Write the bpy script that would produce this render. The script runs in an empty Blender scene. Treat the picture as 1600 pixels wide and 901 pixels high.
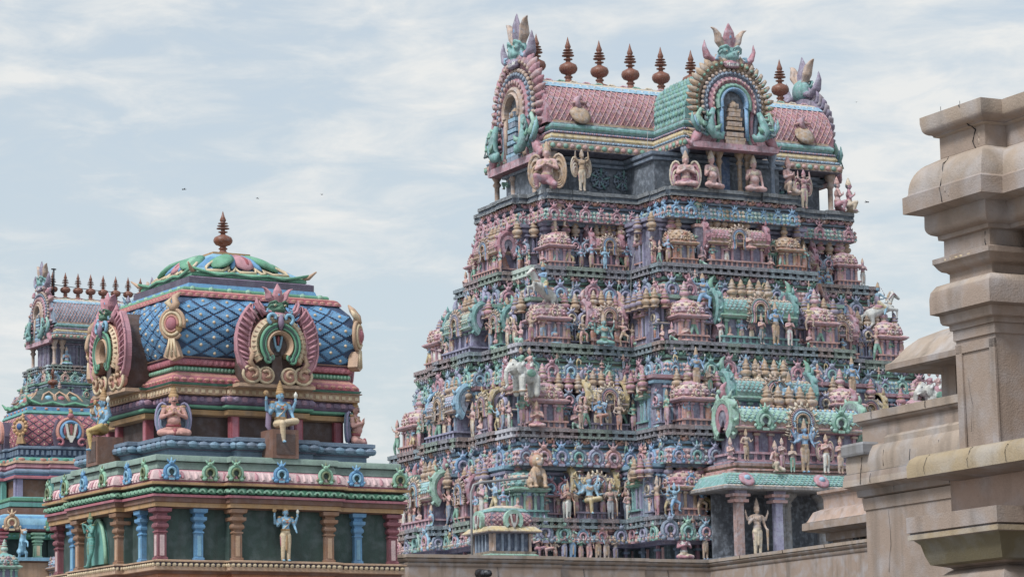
import bpy, math, random
import numpy as np
from mathutils import Matrix, Vector
from mathutils.bvhtree import BVHTree
R = math.radians
scene = bpy.context.scene
COL = scene.collection
rnd = random.Random(11)

# ---------------------------------------------------------------- camera
EYE = 1.6
FPX, PITCH, ROLL = 4600.0, 0.158, 0.019
cd = bpy.data.cameras.new('camera'); cam = bpy.data.objects.new('camera', cd); COL.objects.link(cam)
cd.sensor_width = 36; cd.lens = FPX/1600*36; cd.clip_end = 3000; cd.clip_start = .1
fw = Vector((0, math.cos(PITCH), math.sin(PITCH))); r0 = Vector((1, 0, 0)); u0 = Vector((0, -math.sin(PITCH), math.cos(PITCH)))
rt = r0*math.cos(ROLL) - u0*math.sin(ROLL); up = r0*math.sin(ROLL) + u0*math.cos(ROLL)
cam.matrix_world = Matrix(((rt.x, up.x, -fw.x, 0), (rt.y, up.y, -fw.y, 0), (rt.z, up.z, -fw.z, EYE), (0, 0, 0, 1)))
scene.camera = cam
scene.render.resolution_x = 1024; scene.render.resolution_y = 576

# ---------------------------------------------------------------- sky and sun
SUN_EL, SUN_AZ = 52, -38          # azimuth measured from +Y towards +X, the direction the light comes FROM is behind-left
world = bpy.data.worlds.new('World'); scene.world = world; world.use_nodes = True
nt = world.node_tree; nt.nodes.clear()
def N(t, **k):
    n = nt.nodes.new(t)
    for a, b in k.items(): setattr(n, a, b)
    return n
out = N('ShaderNodeOutputWorld'); bg = N('ShaderNodeBackground'); bgc = N('ShaderNodeBackground'); mix = N('ShaderNodeMixShader')
sky = N('ShaderNodeTexSky'); sky.sky_type = 'NISHITA'; sky.sun_disc = False
sky.sun_elevation = R(SUN_EL); sky.sun_rotation = R(180+SUN_AZ+40); sky.air_density = 1.2; sky.dust_density = 2.5
bg.inputs['Strength'].default_value = .12
tc = N('ShaderNodeTexCoord'); mp = N('ShaderNodeMapping'); mp.inputs['Scale'].default_value = (1.0, 1.0, 3.4); mp.inputs['Rotation'].default_value = (0, .12, .3)
n1 = N('ShaderNodeTexNoise'); n1.inputs['Scale'].default_value = 24; n1.inputs['Detail'].default_value = 10; n1.inputs['Roughness'].default_value = .6; n1.inputs['Distortion'].default_value = .35
n2 = N('ShaderNodeTexNoise'); n2.inputs['Scale'].default_value = 5.0; n2.inputs['Detail'].default_value = 4
cr = N('ShaderNodeValToRGB'); cr.color_ramp.elements[0].position = .41; cr.color_ramp.elements[0].color = (.64, .64, .64, 1)
cr.color_ramp.elements[1].position = .61; cr.color_ramp.elements[1].color = (1, 1, 1, 1)
ad = N('ShaderNodeMath', operation='MULTIPLY_ADD'); ad.inputs[1].default_value = .55; 
ad2 = N('ShaderNodeMath', operation='MULTIPLY'); ad2.inputs[1].default_value = .45
L = nt.links.new
L(tc.outputs['Generated'], mp.inputs['Vector']); L(mp.outputs[0], n1.inputs['Vector']); L(mp.outputs[0], n2.inputs['Vector'])
L(n2.outputs['Fac'], ad2.inputs[0]); L(n1.outputs['Fac'], ad.inputs[0]); L(ad2.outputs[0], ad.inputs[2]); L(ad.outputs[0], cr.inputs['Fac'])
c2 = N('ShaderNodeValToRGB'); c2.color_ramp.elements[0].position = .45; c2.color_ramp.elements[0].color = (.715, .78, .82, 1); c2.color_ramp.elements[1].position = .60; c2.color_ramp.elements[1].color = (.90, .915, .91, 1); L(ad.outputs[0], c2.inputs['Fac'])
L(sky.outputs[0], bg.inputs['Color']); L(c2.outputs['Color'], bgc.inputs['Color']); bgc.inputs['Strength'].default_value = .66
L(cr.outputs['Color'], mix.inputs['Fac']); L(bg.outputs[0], mix.inputs[1]); L(bgc.outputs[0], mix.inputs[2]); L(mix.outputs[0], out.inputs['Surface'])

sl = bpy.data.lights.new('sun', 'SUN'); sl.energy = 2.4; sl.angle = R(14); sl.color = (1, .96, .9)
so = bpy.data.objects.new('sun', sl); COL.objects.link(so)
sd = Vector((math.sin(R(180+SUN_AZ+40+0))*math.cos(R(SUN_EL)), 0, 0))
saz = R(180+38)                    # from behind the camera and to its left
sdir = Vector((math.sin(saz)*math.cos(R(SUN_EL)), math.cos(saz)*math.cos(R(SUN_EL)), math.sin(R(SUN_EL))))
so.rotation_euler = (-sdir).to_track_quat('-Z', 'Y').to_euler()
sky.sun_rotation = saz
vs = scene.view_settings; vs.view_transform = 'Standard'; vs.look = 'None'; vs.gamma = 1; vs.exposure = .47; vs.use_curve_mapping = False

# ---------------------------------------------------------------- colours (linear from the paint's sRGB)
def hx(s):
    c = [int(s[i:i+2], 16)/255 for i in (0, 2, 4)]
    return tuple(x/12.92 if x <= .04045 else ((x+.055)/1.055)**2.4 for x in c)
P = {k: hx(v) for k, v in dict(
    pink='b8848f', rose='a96470', salmon='c08a7c', red='96434a', mauve='7d6a85', lilac='8d89ab', purple='6a6180', plum='554a60',
    blue='5d93bf', skyb='7fb0cc', deep='27568f', navy='203a5e', slate='6b7f96', teal='5c9c96', green='5d9a7c', mint='8ab8a0', olive='6f7d5a', dkgreen='27423a',
    ochre='b08c5e', gold='a8875a', cream='cdbb9c', tan='b5977c', brown='75523f', dkbrown='4d3629', orange='b2714a', yellow='c4ad6e',
    white='d5d6cf', grey='8b8d92', dgrey='4c4f57', dark='1c1d24', ink='101116', skin='c4958c', bluskin='78a5c4', copper='7a5040', stone='80786f').items()}
def mixc(a, b, t): return tuple(a[i]*(1-t)+b[i]*t for i in range(3))

# ---------------------------------------------------------------- materials
def newmat(name):
    m = bpy.data.materials.new(name); m.use_nodes = True; t = m.node_tree; t.nodes.clear()
    o = t.nodes.new('ShaderNodeOutputMaterial'); b = t.nodes.new('ShaderNodeBsdfPrincipled'); t.links.new(b.outputs[0], o.inputs[0])
    return m, t, b
def paint_mat(name, rough=.62, dirt=.5, dscale=2.2, bump=.35, bscale=30, streak=.35, dirtcol=(.035, .032, .035), fade=.18, base=0, grit=.3):
    m, t, b = newmat(name); n = t.nodes.new; L = t.links.new
    at = n('ShaderNodeAttribute'); at.attribute_name = 'paint'
    ge = n('ShaderNodeNewGeometry')
    no = n('ShaderNodeTexNoise'); no.inputs['Scale'].default_value = dscale; no.inputs['Detail'].default_value = 8; no.inputs['Roughness'].default_value = .7
    L(ge.outputs['Position'], no.inputs['Vector'])
    r1 = n('ShaderNodeMapRange'); r1.inputs[1].default_value = .5; r1.inputs[2].default_value = .78; r1.inputs[3].default_value = 0; r1.inputs[4].default_value = dirt; L(no.outputs['Fac'], r1.inputs[0])
    mp = n('ShaderNodeMapping'); mp.inputs['Scale'].default_value = (7, 7, .7); L(ge.outputs['Position'], mp.inputs[0])
    ns = n('ShaderNodeTexNoise'); ns.inputs['Scale'].default_value = 1; ns.inputs['Detail'].default_value = 6; L(mp.outputs[0], ns.inputs['Vector'])
    r2 = n('ShaderNodeMapRange'); r2.inputs[1].default_value = .52; r2.inputs[2].default_value = .75; r2.inputs[3].default_value = 0; r2.inputs[4].default_value = streak; L(ns.outputs['Fac'], r2.inputs[0])
    # faded, chalky patches
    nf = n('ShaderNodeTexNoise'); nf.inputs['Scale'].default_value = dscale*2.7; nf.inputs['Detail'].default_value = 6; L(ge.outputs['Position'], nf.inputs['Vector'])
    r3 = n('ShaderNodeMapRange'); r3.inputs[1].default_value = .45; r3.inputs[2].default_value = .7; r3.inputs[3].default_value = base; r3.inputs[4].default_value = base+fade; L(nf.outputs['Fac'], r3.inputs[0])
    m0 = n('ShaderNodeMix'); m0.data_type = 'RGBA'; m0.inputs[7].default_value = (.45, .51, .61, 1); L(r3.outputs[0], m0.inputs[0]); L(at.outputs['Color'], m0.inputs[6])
    m1 = n('ShaderNodeMix'); m1.data_type = 'RGBA'; m1.inputs[7].default_value = (*dirtcol, 1); L(r1.outputs[0], m1.inputs[0]); L(m0.outputs[2], m1.inputs[6])
    m2 = n('ShaderNodeMix'); m2.data_type = 'RGBA'; m2.inputs[7].default_value = (*dirtcol, 1); L(r2.outputs[0], m2.inputs[0]); L(m1.outputs[2], m2.inputs[6])
    ng = n('ShaderNodeTexNoise'); ng.inputs['Scale'].default_value = bscale*.55; ng.inputs['Detail'].default_value = 7; ng.inputs['Roughness'].default_value = .75; L(ge.outputs['Position'], ng.inputs['Vector'])
    r4 = n('ShaderNodeMapRange'); r4.inputs[1].default_value = .52; r4.inputs[2].default_value = .70; r4.inputs[3].default_value = 0; r4.inputs[4].default_value = grit; L(ng.outputs['Fac'], r4.inputs[0])
    m3 = n('ShaderNodeMix'); m3.data_type = 'RGBA'; m3.inputs[7].default_value = (*[q*1.6 for q in dirtcol], 1); L(r4.outputs[0], m3.inputs[0]); L(m2.outputs[2], m3.inputs[6])
    L(m3.outputs[2], b.inputs['Base Color']); b.inputs['Roughness'].default_value = rough; b.inputs['Specular IOR Level'].default_value = .3
    nb = n('ShaderNodeTexNoise'); nb.inputs['Scale'].default_value = bscale; nb.inputs['Detail'].default_value = 5; L(ge.outputs['Position'], nb.inputs['Vector'])
    bu = n('ShaderNodeBump'); bu.inputs['Strength'].default_value = bump; bu.inputs['Distance'].default_value = .02; L(nb.outputs['Fac'], bu.inputs['Height']); L(bu.outputs[0], b.inputs['Normal'])
    return m
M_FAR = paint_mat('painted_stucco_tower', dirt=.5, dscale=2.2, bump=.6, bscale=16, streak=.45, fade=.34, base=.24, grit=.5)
M_NEAR = paint_mat('painted_stucco_shrine', dirt=.42, dscale=2.6, bump=.3, bscale=50, streak=.34, fade=.10, base=.07)
M_PLASTER = paint_mat('weathered_plaster', rough=.88, dirt=.45, dscale=1.8, bump=.22, bscale=90, streak=.5, dirtcol=(.10, .088, .076), fade=.3)
M_COPPER = paint_mat('copper_finial', rough=.42, dirt=.5, dscale=9, bump=.2, bscale=40, streak=.2)
M_METAL = paint_mat('dull_metal', rough=.5, dirt=.3, dscale=5, bump=.1, streak=.1)

# ---------------------------------------------------------------- mesh builder
def T(x=0, y=0, z=0): return np.array([[1, 0, 0, x], [0, 1, 0, y], [0, 0, 1, z], [0, 0, 0, 1.]])
def RZ(a): c, s = math.cos(a), math.sin(a); return np.array([[c, -s, 0, 0], [s, c, 0, 0], [0, 0, 1, 0], [0, 0, 0, 1.]])
def RX(a): c, s = math.cos(a), math.sin(a); return np.array([[1, 0, 0, 0], [0, c, -s, 0], [0, s, c, 0], [0, 0, 0, 1.]])
def RY(a): c, s = math.cos(a), math.sin(a); return np.array([[c, 0, s, 0], [0, 1, 0, 0], [-s, 0, c, 0], [0, 0, 0, 1.]])
def S(x, y=None, z=None): y = x if y is None else y; z = x if z is None else z; return np.diag([x, y, z, 1.])
I4 = np.eye(4)

class MB:
    def __init__(s): s.v = []; s.f = []; s.c = []; s.sm = []; s.M = I4; s.n = 0
    def add(s, V, F, c, sm=False):
        V = np.asarray(V, float); V = V@s.M[:3, :3].T + s.M[:3, 3]
        flip = np.linalg.det(s.M[:3, :3]) < 0
        s.v.append(V); n = s.n; s.n += len(V)
        per = isinstance(c, list)
        for i, f in enumerate(F):
            f = [k+n for k in f]
            if flip: f = f[::-1]
            s.f.append(f); s.c.append(c[i] if per else c); s.sm.append(sm)
    def merge(s, o, M=I4):
        if not o.f: return
        V = np.concatenate(o.v); s.v.append((V@M[:3, :3].T+M[:3, 3])@s.M[:3, :3].T+s.M[:3, 3])
        n = s.n; s.n += len(V)
        s.f += [[k+n for k in f] for f in o.f]; s.c += o.c; s.sm += o.sm
    def box(s, x, y, z, sx, sy, sz, c, tx=1, ty=1):       # centre x,y ; z is the base
        a, b = sx/2, sy/2
        V = [(x-a, y-b, z), (x+a, y-b, z), (x+a, y+b, z), (x-a, y+b, z), (x-a*tx, y-b*ty, z+sz), (x+a*tx, y-b*ty, z+sz), (x+a*tx, y+b*ty, z+sz), (x-a*tx, y+b*ty, z+sz)]
        s.add(V, [(3, 2, 1, 0), (4, 5, 6, 7), (0, 1, 5, 4), (1, 2, 6, 5), (2, 3, 7, 6), (3, 0, 4, 7)], c)
    def lathe(s, pr, n, c, x=0, y=0, z=0, sq=0, sm=True, rot=0, sx=1, sy=1):   # pr [(r,z)...]; c colour or a list per segment; sq squares the section
        V = []; F = []; C = []
        for r, h in pr:
            for k in range(n):
                a = rot+2*math.pi*k/n; q = 1
                if sq: q = 1+sq*(1/max(abs(math.cos(a)), abs(math.sin(a)))-1)
                V.append((x+r*q*math.cos(a)*sx, y+r*q*math.sin(a)*sy, z+h))
        m = len(pr)
        for j in range(m-1):
            cc = c[min(j, len(c)-1)] if isinstance(c, list) else c
            for k in range(n):
                k2 = (k+1) % n; F.append((j*n+k, j*n+k2, (j+1)*n+k2, (j+1)*n+k)); C.append(cc)
        F.append(tuple(range(n-1, -1, -1))); C.append(C[0]); F.append(tuple((m-1)*n+k for k in range(n))); C.append(C[-2] if len(C) > 1 else C[0])
        s.add(V, F, C, sm)
    def ell(s, x, y, z, rx, ry, rz, c, n=8, m=5):
        V = [(x, y, z-rz)]; F = []
        for j in range(1, m):
            p = math.pi*j/m
            for k in range(n):
                a = 2*math.pi*k/n; V.append((x+rx*math.sin(p)*math.cos(a), y+ry*math.sin(p)*math.sin(a), z-rz*math.cos(p)))
        V.append((x, y, z+rz)); e = len(V)-1
        for k in range(n): F.append((0, 1+(k+1) % n, 1+k)); F.append((e, e-n+k, e-n+(k+1) % n))
        for j in range(m-2):
            for k in range(n): b = 1+j*n; F.append((b+k, b+(k+1) % n, b+n+(k+1) % n, b+n+k))
        s.add(V, F, c, True)
    def tube(s, pts, rad, c, n=6, caps=True, flat=1, closed=False):
        pts = [np.array(p, float) for p in pts]; m = len(pts)
        if not hasattr(rad, '__len__'): rad = [rad]*m
        V = []; pn = None; F = []; C = []
        for i, p in enumerate(pts):
            t = pts[(i+1) % m if closed else min(i+1, m-1)]-pts[i-1 if closed else max(i-1, 0)]; t = t/(np.linalg.norm(t)+1e-9)
            if pn is None:
                pn = np.cross(t, [0, 0, 1.]) if abs(t[2]) < .9 else np.cross(t, [0, 1., 0])
            pn = pn-t*(pn@t); pn = pn/(np.linalg.norm(pn)+1e-9); q = np.cross(t, pn)
            for k in range(n):
                a = 2*math.pi*k/n; V.append(p+rad[i]*(pn*math.cos(a)+q*math.sin(a)*flat))
        per = isinstance(c, list)
        for i in range(m if closed else m-1):
            for k in range(n):
                k2 = (k+1) % n; j = (i+1) % m; F.append((i*n+k, i*n+k2, j*n+k2, j*n+k)); C.append(c[min(i, len(c)-1)] if per else c)
        if caps and not closed:
            F.append(tuple(range(n-1, -1, -1))); C.append(C[0]); F.append(tuple((m-1)*n+k for k in range(n))); C.append(C[-2])
        s.add(V, F, C, True)
    def cap(s, a, b, ra, rb, c, n=8):                       # tapered capsule
        a = np.array(a, float); b = np.array(b, float); d = b-a; l = np.linalg.norm(d)+1e-9; d = d/l
        pts = [a-d*ra*.95, a-d*ra*.6, a, b, b+d*rb*.6, b+d*rb*.95]; s.tube(pts, [ra*.3, ra*.8, ra, rb, rb*.8, rb*.3], c, n)
    def prism(s, pl, y0, y1, c, cs=None, bev=0):            # outline in x,z (CCW seen from -y), y0 front, y1 back
        n = len(pl); cs = cs or c
        V = [(x, y0, z) for x, z in pl]+[(x, y1, z) for x, z in pl]
        F = [tuple(range(n)), tuple(range(2*n-1, n-1, -1))]+[(n+k, n+(k+1) % n, (k+1) % n, k) for k in range(n)]
        s.add(V, F, [c, cs]+[cs]*n)
    def ring(s, cx, cz, r0, r1, a0, a1, y0, y1, c, n=18, cs=None, dome=0, ez=1):      # annular band facing -y, angles in degrees from +x counter-clockwise
        cs = cs or c; A = np.radians(np.linspace(a0, a1, n+1)); V = []; F = []; C = []
        rm = (r0+r1)/2
        for a in A:
            ca, sa = math.cos(a), math.sin(a)*ez
            V += [(cx+r1*ca, y1, cz+r1*sa), (cx+r1*ca, y0+dome*.7, cz+r1*sa), (cx+rm*ca, y0-dome*.3, cz+rm*sa), (cx+r0*ca, y0+dome*.7, cz+r0*sa), (cx+r0*ca, y1, cz+r0*sa)]
        for i in range(n):
            b = 5*i
            for k, cc in ((0, cs), (1, c), (2, c), (3, cs)): F.append((b+k, b+k+1, b+k+6, b+k+5)); C.append(cc)
            F.append((b+4, b, b+5, b+9)); C.append(cs)
        F.append((0, 1, 2, 3, 4)[::-1]); C.append(cs); e = 5*n; F.append((e, e+1, e+2, e+3, e+4)); C.append(cs)
        s.add(V, [f[::-1] for f in F], C)
    def sweep(s, poly, prof, cols, capt=True, capb=True, z0=0, sm=False):
        pr = [(o, z+z0) for o, z in prof]; n = len(poly); V = []; F = []; C = []
        for o, z in pr:
            for x, y in offset(poly, o): V.append((x, y, z))
        for j in range(len(pr)-1):
            cc = cols[min(j, len(cols)-1)] if isinstance(cols, list) else cols
            for k in range(n): k2 = (k+1) % n; F.append((j*n+k, j*n+k2, (j+1)*n+k2, (j+1)*n+k)); C.append(cc)
        if capb: F.append(tuple(range(n-1, -1, -1))); C.append(C[0])
        if capt: F.append(tuple((len(pr)-1)*n+k for k in range(n))); C.append(C[-1] if not capb else C[-2])
        s.add(V, F, C, sm)
    def mesh(s, name, mat):
        me = bpy.data.meshes.new(name)
        V = np.concatenate(s.v) if s.v else np.zeros((0, 3))
        me.from_pydata(V.tolist(), [], s.f); paintmesh(me, s.c, s.sm); me.materials.append(mat); return me
    def obj(s, name, mat, parent=None, M=None):
        return inst(s.mesh(name, mat), name, parent, M)

def soften(me, ang=38):                                   # round what is rounded, keep the arrises
    me.polygons.foreach_set('use_smooth', [True]*len(me.polygons)); me.set_sharp_from_angle(angle=R(ang)); return me
def paintmesh(me, C, sm=None):
    nf = len(me.polygons)
    tot = np.empty(nf, np.int32); me.polygons.foreach_get('loop_total', tot)
    c = np.ones((nf, 4), np.float32); c[:, :3] = np.array(C, np.float32)[:nf]
    a = me.color_attributes.new('paint', 'FLOAT_COLOR', 'CORNER'); a.data.foreach_set('color', np.repeat(c, tot, axis=0).ravel())
    if sm is not None: me.polygons.foreach_set('use_smooth', np.array(sm, bool)[:nf])
    me.update()

def offset(poly, o):
    if abs(o) < 1e-9: return poly
    n = len(poly); r = []
    for i in range(n):
        p0, p1, p2 = poly[i-1], poly[i], poly[(i+1) % n]
        d1 = (p1[0]-p0[0], p1[1]-p0[1]); d2 = (p2[0]-p1[0], p2[1]-p1[1]); l1 = math.hypot(*d1); l2 = math.hypot(*d2)
        n1 = (d1[1]/l1, -d1[0]/l1); n2 = (d2[1]/l2, -d2[0]/l2); k = 1+n1[0]*n2[0]+n1[1]*n2[1]
        r.append((p1[0]+o*(n1[0]+n2[0])/k, p1[1]+o*(n1[1]+n2[1])/k))
    return r
def edges(poly, o=0):
    q = offset(poly, o); n = len(q)
    for i in range(n):
        a, b = q[i], q[(i+1) % n]; l = math.hypot(b[0]-a[0], b[1]-a[1])
        yield i, l, T(a[0], a[1])@RZ(math.atan2(b[1]-a[1], b[0]-a[0]))        # local x along the edge, -y outward
def along(poly, o, sp, fn, only=None, ends=.5):
    for i, l, M in edges(poly, o):
        if only is not None and i not in only: continue
        n = max(1, int(round(l/sp)))
        for k in range(n): fn(M@T((k+.5)*l/n), l/n, i, k)

MC = {}
def tomb(me):                                            # a finished mesh back into a builder, with its colours
    m = MB(); m.add([tuple(v.co) for v in me.vertices], [tuple(p.vertices) for p in me.polygons], [tuple(c) for c in MC[me.name]], True); return m
def inst(me, name, parent=None, M=None, **tags):
    o = bpy.data.objects.new(name, me); COL.objects.link(o)
    if parent is not None: o.parent = parent
    if M is not None: o.matrix_basis = Matrix(np.asarray(M).tolist())
    for k, v in tags.items(): o[k] = v
    return o
def empty(name, M, label, cat, group=None):
    o = bpy.data.objects.new(name, None); o.empty_display_size = .2; COL.objects.link(o); o.matrix_basis = Matrix(np.asarray(M).tolist())
    return tag(o, label, cat, group)
def tag(o, label, cat, group=None):
    o['label'] = label; o['category'] = cat
    if group: o['group'] = group
    return o

# ---------------------------------------------------------------- sculpting: fuse a rough body of capsules into one smooth skin
def sculpt(mb, name, mat, vox, smooth=2):
    src = bpy.data.meshes.new('tmp'); V = np.concatenate(mb.v); src.from_pydata(V.tolist(), [], mb.f); src.update()
    o = bpy.data.objects.new('tmp', src); COL.objects.link(o)
    m = o.modifiers.new('r', 'REMESH'); m.mode = 'VOXEL'; m.voxel_size = vox
    if smooth:
        q = o.modifiers.new('s', 'SMOOTH'); q.factor = .5; q.iterations = smooth
    dg = bpy.context.evaluated_depsgraph_get(); me = bpy.data.meshes.new_from_object(o.evaluated_get(dg)); me.name = name
    bvh = BVHTree.FromPolygons(V.tolist(), mb.f)
    C = []
    for p in me.polygons:
        h = bvh.find_nearest(p.center); C.append(mb.c[h[2]] if h[2] is not None else mb.c[0])
    for a in list(me.color_attributes): me.color_attributes.remove(a)
    me.materials.clear(); me.materials.append(mat); paintmesh(me, C, [True]*len(me.polygons))
    bpy.data.objects.remove(o); bpy.data.meshes.remove(src); MC[me.name] = C
    return me
# ---------------------------------------------------------------- figures (height 1 from sole to hairline, facing -y)
def pts_limb(mb, a, b, c, ra, rb, rc, col, col2=None, n=8):
    mb.cap(a, b, ra, rb, col, n); mb.cap(b, c, rb*.97, rc, col2 or col, n)
def hand(mb, w, d, col, fine, side=1):
    w = np.array(w, float); d = np.array(d, float); d /= np.linalg.norm(d)+1e-9
    k = np.cross(d, [0, 1, 0.]); 
    if np.linalg.norm(k) < .2: k = np.array([1., 0, 0])
    k /= np.linalg.norm(k)
    mb.cap(w, w+d*.035, .015, .019, col, 6)
    if fine:
        for j, l in enumerate((.03, .038, .04, .034)):
            q = w+d*.045+k*(j-1.5)*.0115
            mb.cap(q, q+d*l*.8+np.array([0, -.008, 0]), .0058, .0045, col, 5)
        q = w+d*.015+k*.02*side; mb.cap(q, q+d*.02+k*.012*side, .0062, .005, col, 5)
    else: mb.cap(w+d*.035, w+d*.065, .016, .010, col, 6)

def figure(pose='stand', skin='skin', cloth='white', trim='gold', fine=False, crown=1, arms=None, hair='dark', beard=False, female=False, belly=0, vox=None, name='body', mat=None, dark=0):
    sk = P[skin]; cl = P[cloth]; tr = P[trim]; mb = MB()
    sit = pose in ('cross', 'pendant', 'kneel')
    dz = -.42 if pose == 'cross' else (-.12 if pose == 'pendant' else (-.36 if pose == 'kneel' else 0))
    h = .53+dz                                             # hip height
    sway = {'stand': 0, 'tribhanga': .03, 'dance': .04}.get(pose, 0)
    # trunk
    mb.ell(sway*.6, 0, h+.03, .095, .075, .085, cl, 12, 7)
    mb.ell(sway, -.008-belly*.04, h+.12, .078+belly*.04, .062+belly*.05, .085, sk, 12, 7)
    mb.ell(sway*.5, 0, h+.225, .108, .068, .095, sk, 12, 7)
    if female:
        for q in (-1, 1): mb.ell(q*.045, -.055, h+.22, .04, .04, .04, P['rose'] if crown else sk, 8, 5)
    mb.cap((-.09, 0, h+.29), (.09, 0, h+.29), .042, .042, sk)
    mb.cap((0, 0, h+.29), (0, -.005, h+.365), .036, .032, sk)
    hz = h+.415
    mb.ell(0, -.012, hz, .052, .058, .068, sk, 12, 8); mb.ell(0, -.03, hz-.038, .036, .034, .032, sk, 8, 6)
    mb.ell(0, .018, hz+.012, .057, .055, .066, P[hair], 10, 7)
    mb.ell(0, -.072, hz-.012, .010, .014, .016, sk, 6, 5); mb.cap((0, -.066, hz+.018), (0, -.074, hz-.008), .006, .009, sk, 6)
    for q in (-1, 1):
        mb.ell(q*.056, 0, hz-.008, .010, .018, .024, sk, 6, 5); mb.ell(q*.06, 0, hz-.04, .012, .012, .014, tr, 6, 4)
    # ornaments
    for q, r_, zz in ((0, .066, .30), (0, .085, .262)):
        A = np.linspace(math.pi*1.02, math.pi*1.98, 9); mb.tube([(r_*math.cos(a), -.03+.045*math.sin(a), h+zz+.045*math.sin(a)) for a in A], .011, tr, 6)
    mb.lathe([(.092, -.018), (.1, 0), (.092, .018)], 12, tr, 0, 0, h+.075, sy=.78)
    if fine:                                              # jewelled chest band, sacred thread and shoulder ornaments
        mb.tube([(.09, -.05, h+.27), (.02, -.085, h+.18), (-.07, -.07, h+.09)], .009, P['cream'], 5)
        for q in (-1, 1): mb.ell(q*.128, 0, h+.315, .05, .045, .022, tr, 8, 4); mb.ell(q*.05, -.062, h+.235, .04, .022, .035, sk, 8, 5)
        mb.ell(0, -.095, h+.215, .018, .012, .022, P['red'], 6, 4)
    # legs
    rt_, rk, ra = (.07, .05, .036)
    def leg(hp, k, a, toe=(0, -1, 0), cut=1):
        pts_limb(mb, hp, k, a, rt_, rk, ra, cl, cl if cut else sk)
        if fine:
            for f_ in (.25, .5, .75, .95):                 # pleats round the cloth
                c_ = np.array(hp)*(1-f_)+np.array(k)*f_; mb.ell(c_[0], c_[1], c_[2], rt_*(1.05-.3*f_), rt_*(1.05-.3*f_), .012, mixc(cl, P['tan'], .4), 10, 4)
                c_ = np.array(k)*(1-f_)+np.array(a)*f_; mb.ell(c_[0], c_[1], c_[2], rk*(1.06-.3*f_), rk*(1.06-.3*f_), .010, mixc(cl, P['tan'], .4), 10, 4)
        f = np.array(a, float); t_ = np.array(toe, float); mb.cap(f+np.array([0, 0, -.018])-t_*.01, f+t_*.075+np.array([0, 0, -.024]), .026, .018, sk, 6)
        mb.lathe([(.036, -.008), (.042, 0), (.036, .008)], 8, tr, a[0], a[1], a[2]+.02)
    if pose in ('stand', 'arms_up', 'guard'):
        leg((-.048, 0, .5), (-.055, -.01, .27), (-.058, 0, .045)); leg((.048, 0, .5), (.055, -.012, .27), (.06, 0, .045))
        mb.ell(0, -.055, .36, .028, .018, .17, tr if pose != 'guard' else cl, 8, 6)
        for q in (-1, 1): mb.ell(q*.1, -.01, .4, .02, .02, .13, P['rose'] if cloth != 'rose' else tr, 6, 5)
    elif pose == 'tribhanga':
        leg((-.04, 0, .5), (-.035, -.02, .27), (-.05, 0, .045)); leg((.055, 0, .5), (.085, -.03, .28), (-.005, -.06, .05), cut=1)
        mb.ell(0, -.05, .38, .03, .02, .14, tr, 8, 6)
    elif pose == 'dance':
        leg((-.05, 0, .5), (-.14, -.04, .33), (-.10, 0, .045)); leg((.05, 0, .5), (.19, -.06, .42), (.16, -.05, .2), toe=(.6, -.6, -.3))
    elif pose == 'stride':
        leg((-.05, 0, .5), (-.13, -.05, .30), (-.13, .0, .045), toe=(-.5, -.8, 0)); leg((.05, 0, .5), (.12, -.04, .28), (.19, .02, .045), toe=(.6, -.8, 0))
    elif pose == 'cross':
        for q in (-1, 1):
            pts_limb(mb, (q*.05, 0, .085), (q*.19, -.075, .055), (-q*.03, -.15, .045), .07, .05, .032, cl, sk if not fine else cl)
            mb.cap((-q*.02, -.15, .045), (-q*.09, -.14, .035), .024, .018, sk, 6)
        mb.ell(0, -.13, .06, .05, .05, .04, cl, 8, 5)
    elif pose == 'kneel':
        pts_limb(mb, (-.05, 0, .15), (-.16, -.15, .20), (-.15, -.10, .035), .07, .05, .034, cl); mb.cap((-.15, -.10, .02), (-.17, -.17, .018), .024, .018, sk, 6)
        pts_limb(mb, (.05, 0, .13), (.14, -.16, .05), (.10, .06, .035), .07, .05, .032, cl); mb.cap((.1, .06, .03), (.09, .1, .02), .022, .018, sk, 6)
    elif pose == 'pendant':
        leg((-.05, 0, h-.01), (-.06, -.2, h-.015), (-.035, -.17, h-.27))
        pts_limb(mb, (.05, 0, h), (.2, -.13, h+.03), (.0, -.2, h+.0), .07, .052, .036, cl); mb.cap((.0, -.2, h), (-.07, -.2, h-.01), .024, .018, sk, 6)
        mb.ell(0, -.12, h-.02, .10, .08, .05, cl, 8, 5)
    # arms
    sh = h+.285
    if arms is None:
        arms = {'stand': 'relax_bless', 'tribhanga': 'flute', 'arms_up': 'up', 'cross': 'pray', 'kneel': 'pray', 'pendant': 'four', 'guard': 'guard', 'dance': 'dance', 'stride': 'dance'}[pose]
    def arm(q, e, w, d=None, item=None):
        s0 = (q*.125, 0, sh); e = (q*e[0], e[1], h+e[2]); w = (q*w[0], w[1], h+w[2])
        pts_limb(mb, s0, e, w, .038, .031, .021, sk)
        m_ = [(s0[i]+e[i])/2 for i in range(3)]; mb.ell(*m_, .042, .042, .016, tr, 8, 4); mb.ell(*w, .026, .026, .014, tr, 8, 4)
        dd = np.array(w)-np.array(e) if d is None else np.array((q*d[0], d[1], d[2])); hand(mb, w, dd, sk, fine, q)
        tip = np.array(w)+dd/np.linalg.norm(dd)*.06
        if item == 'disc': mb.lathe([(.012, -.012), (.05, -.01), (.05, .01), (.012, .012)], 12, P['gold'], tip[0], tip[1], tip[2]+.045) if not fine else None
        if item == 'club': mb.cap(tip+np.array([0, 0, .06]), tip+np.array([0, 0, -.36]), .035, .018, P['gold'], 7)
        if item == 'staff': mb.cap(tip+np.array([0, 0, .25]), tip+np.array([0, 0, -h]), .012, .012, P['brown'], 6)
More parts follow.
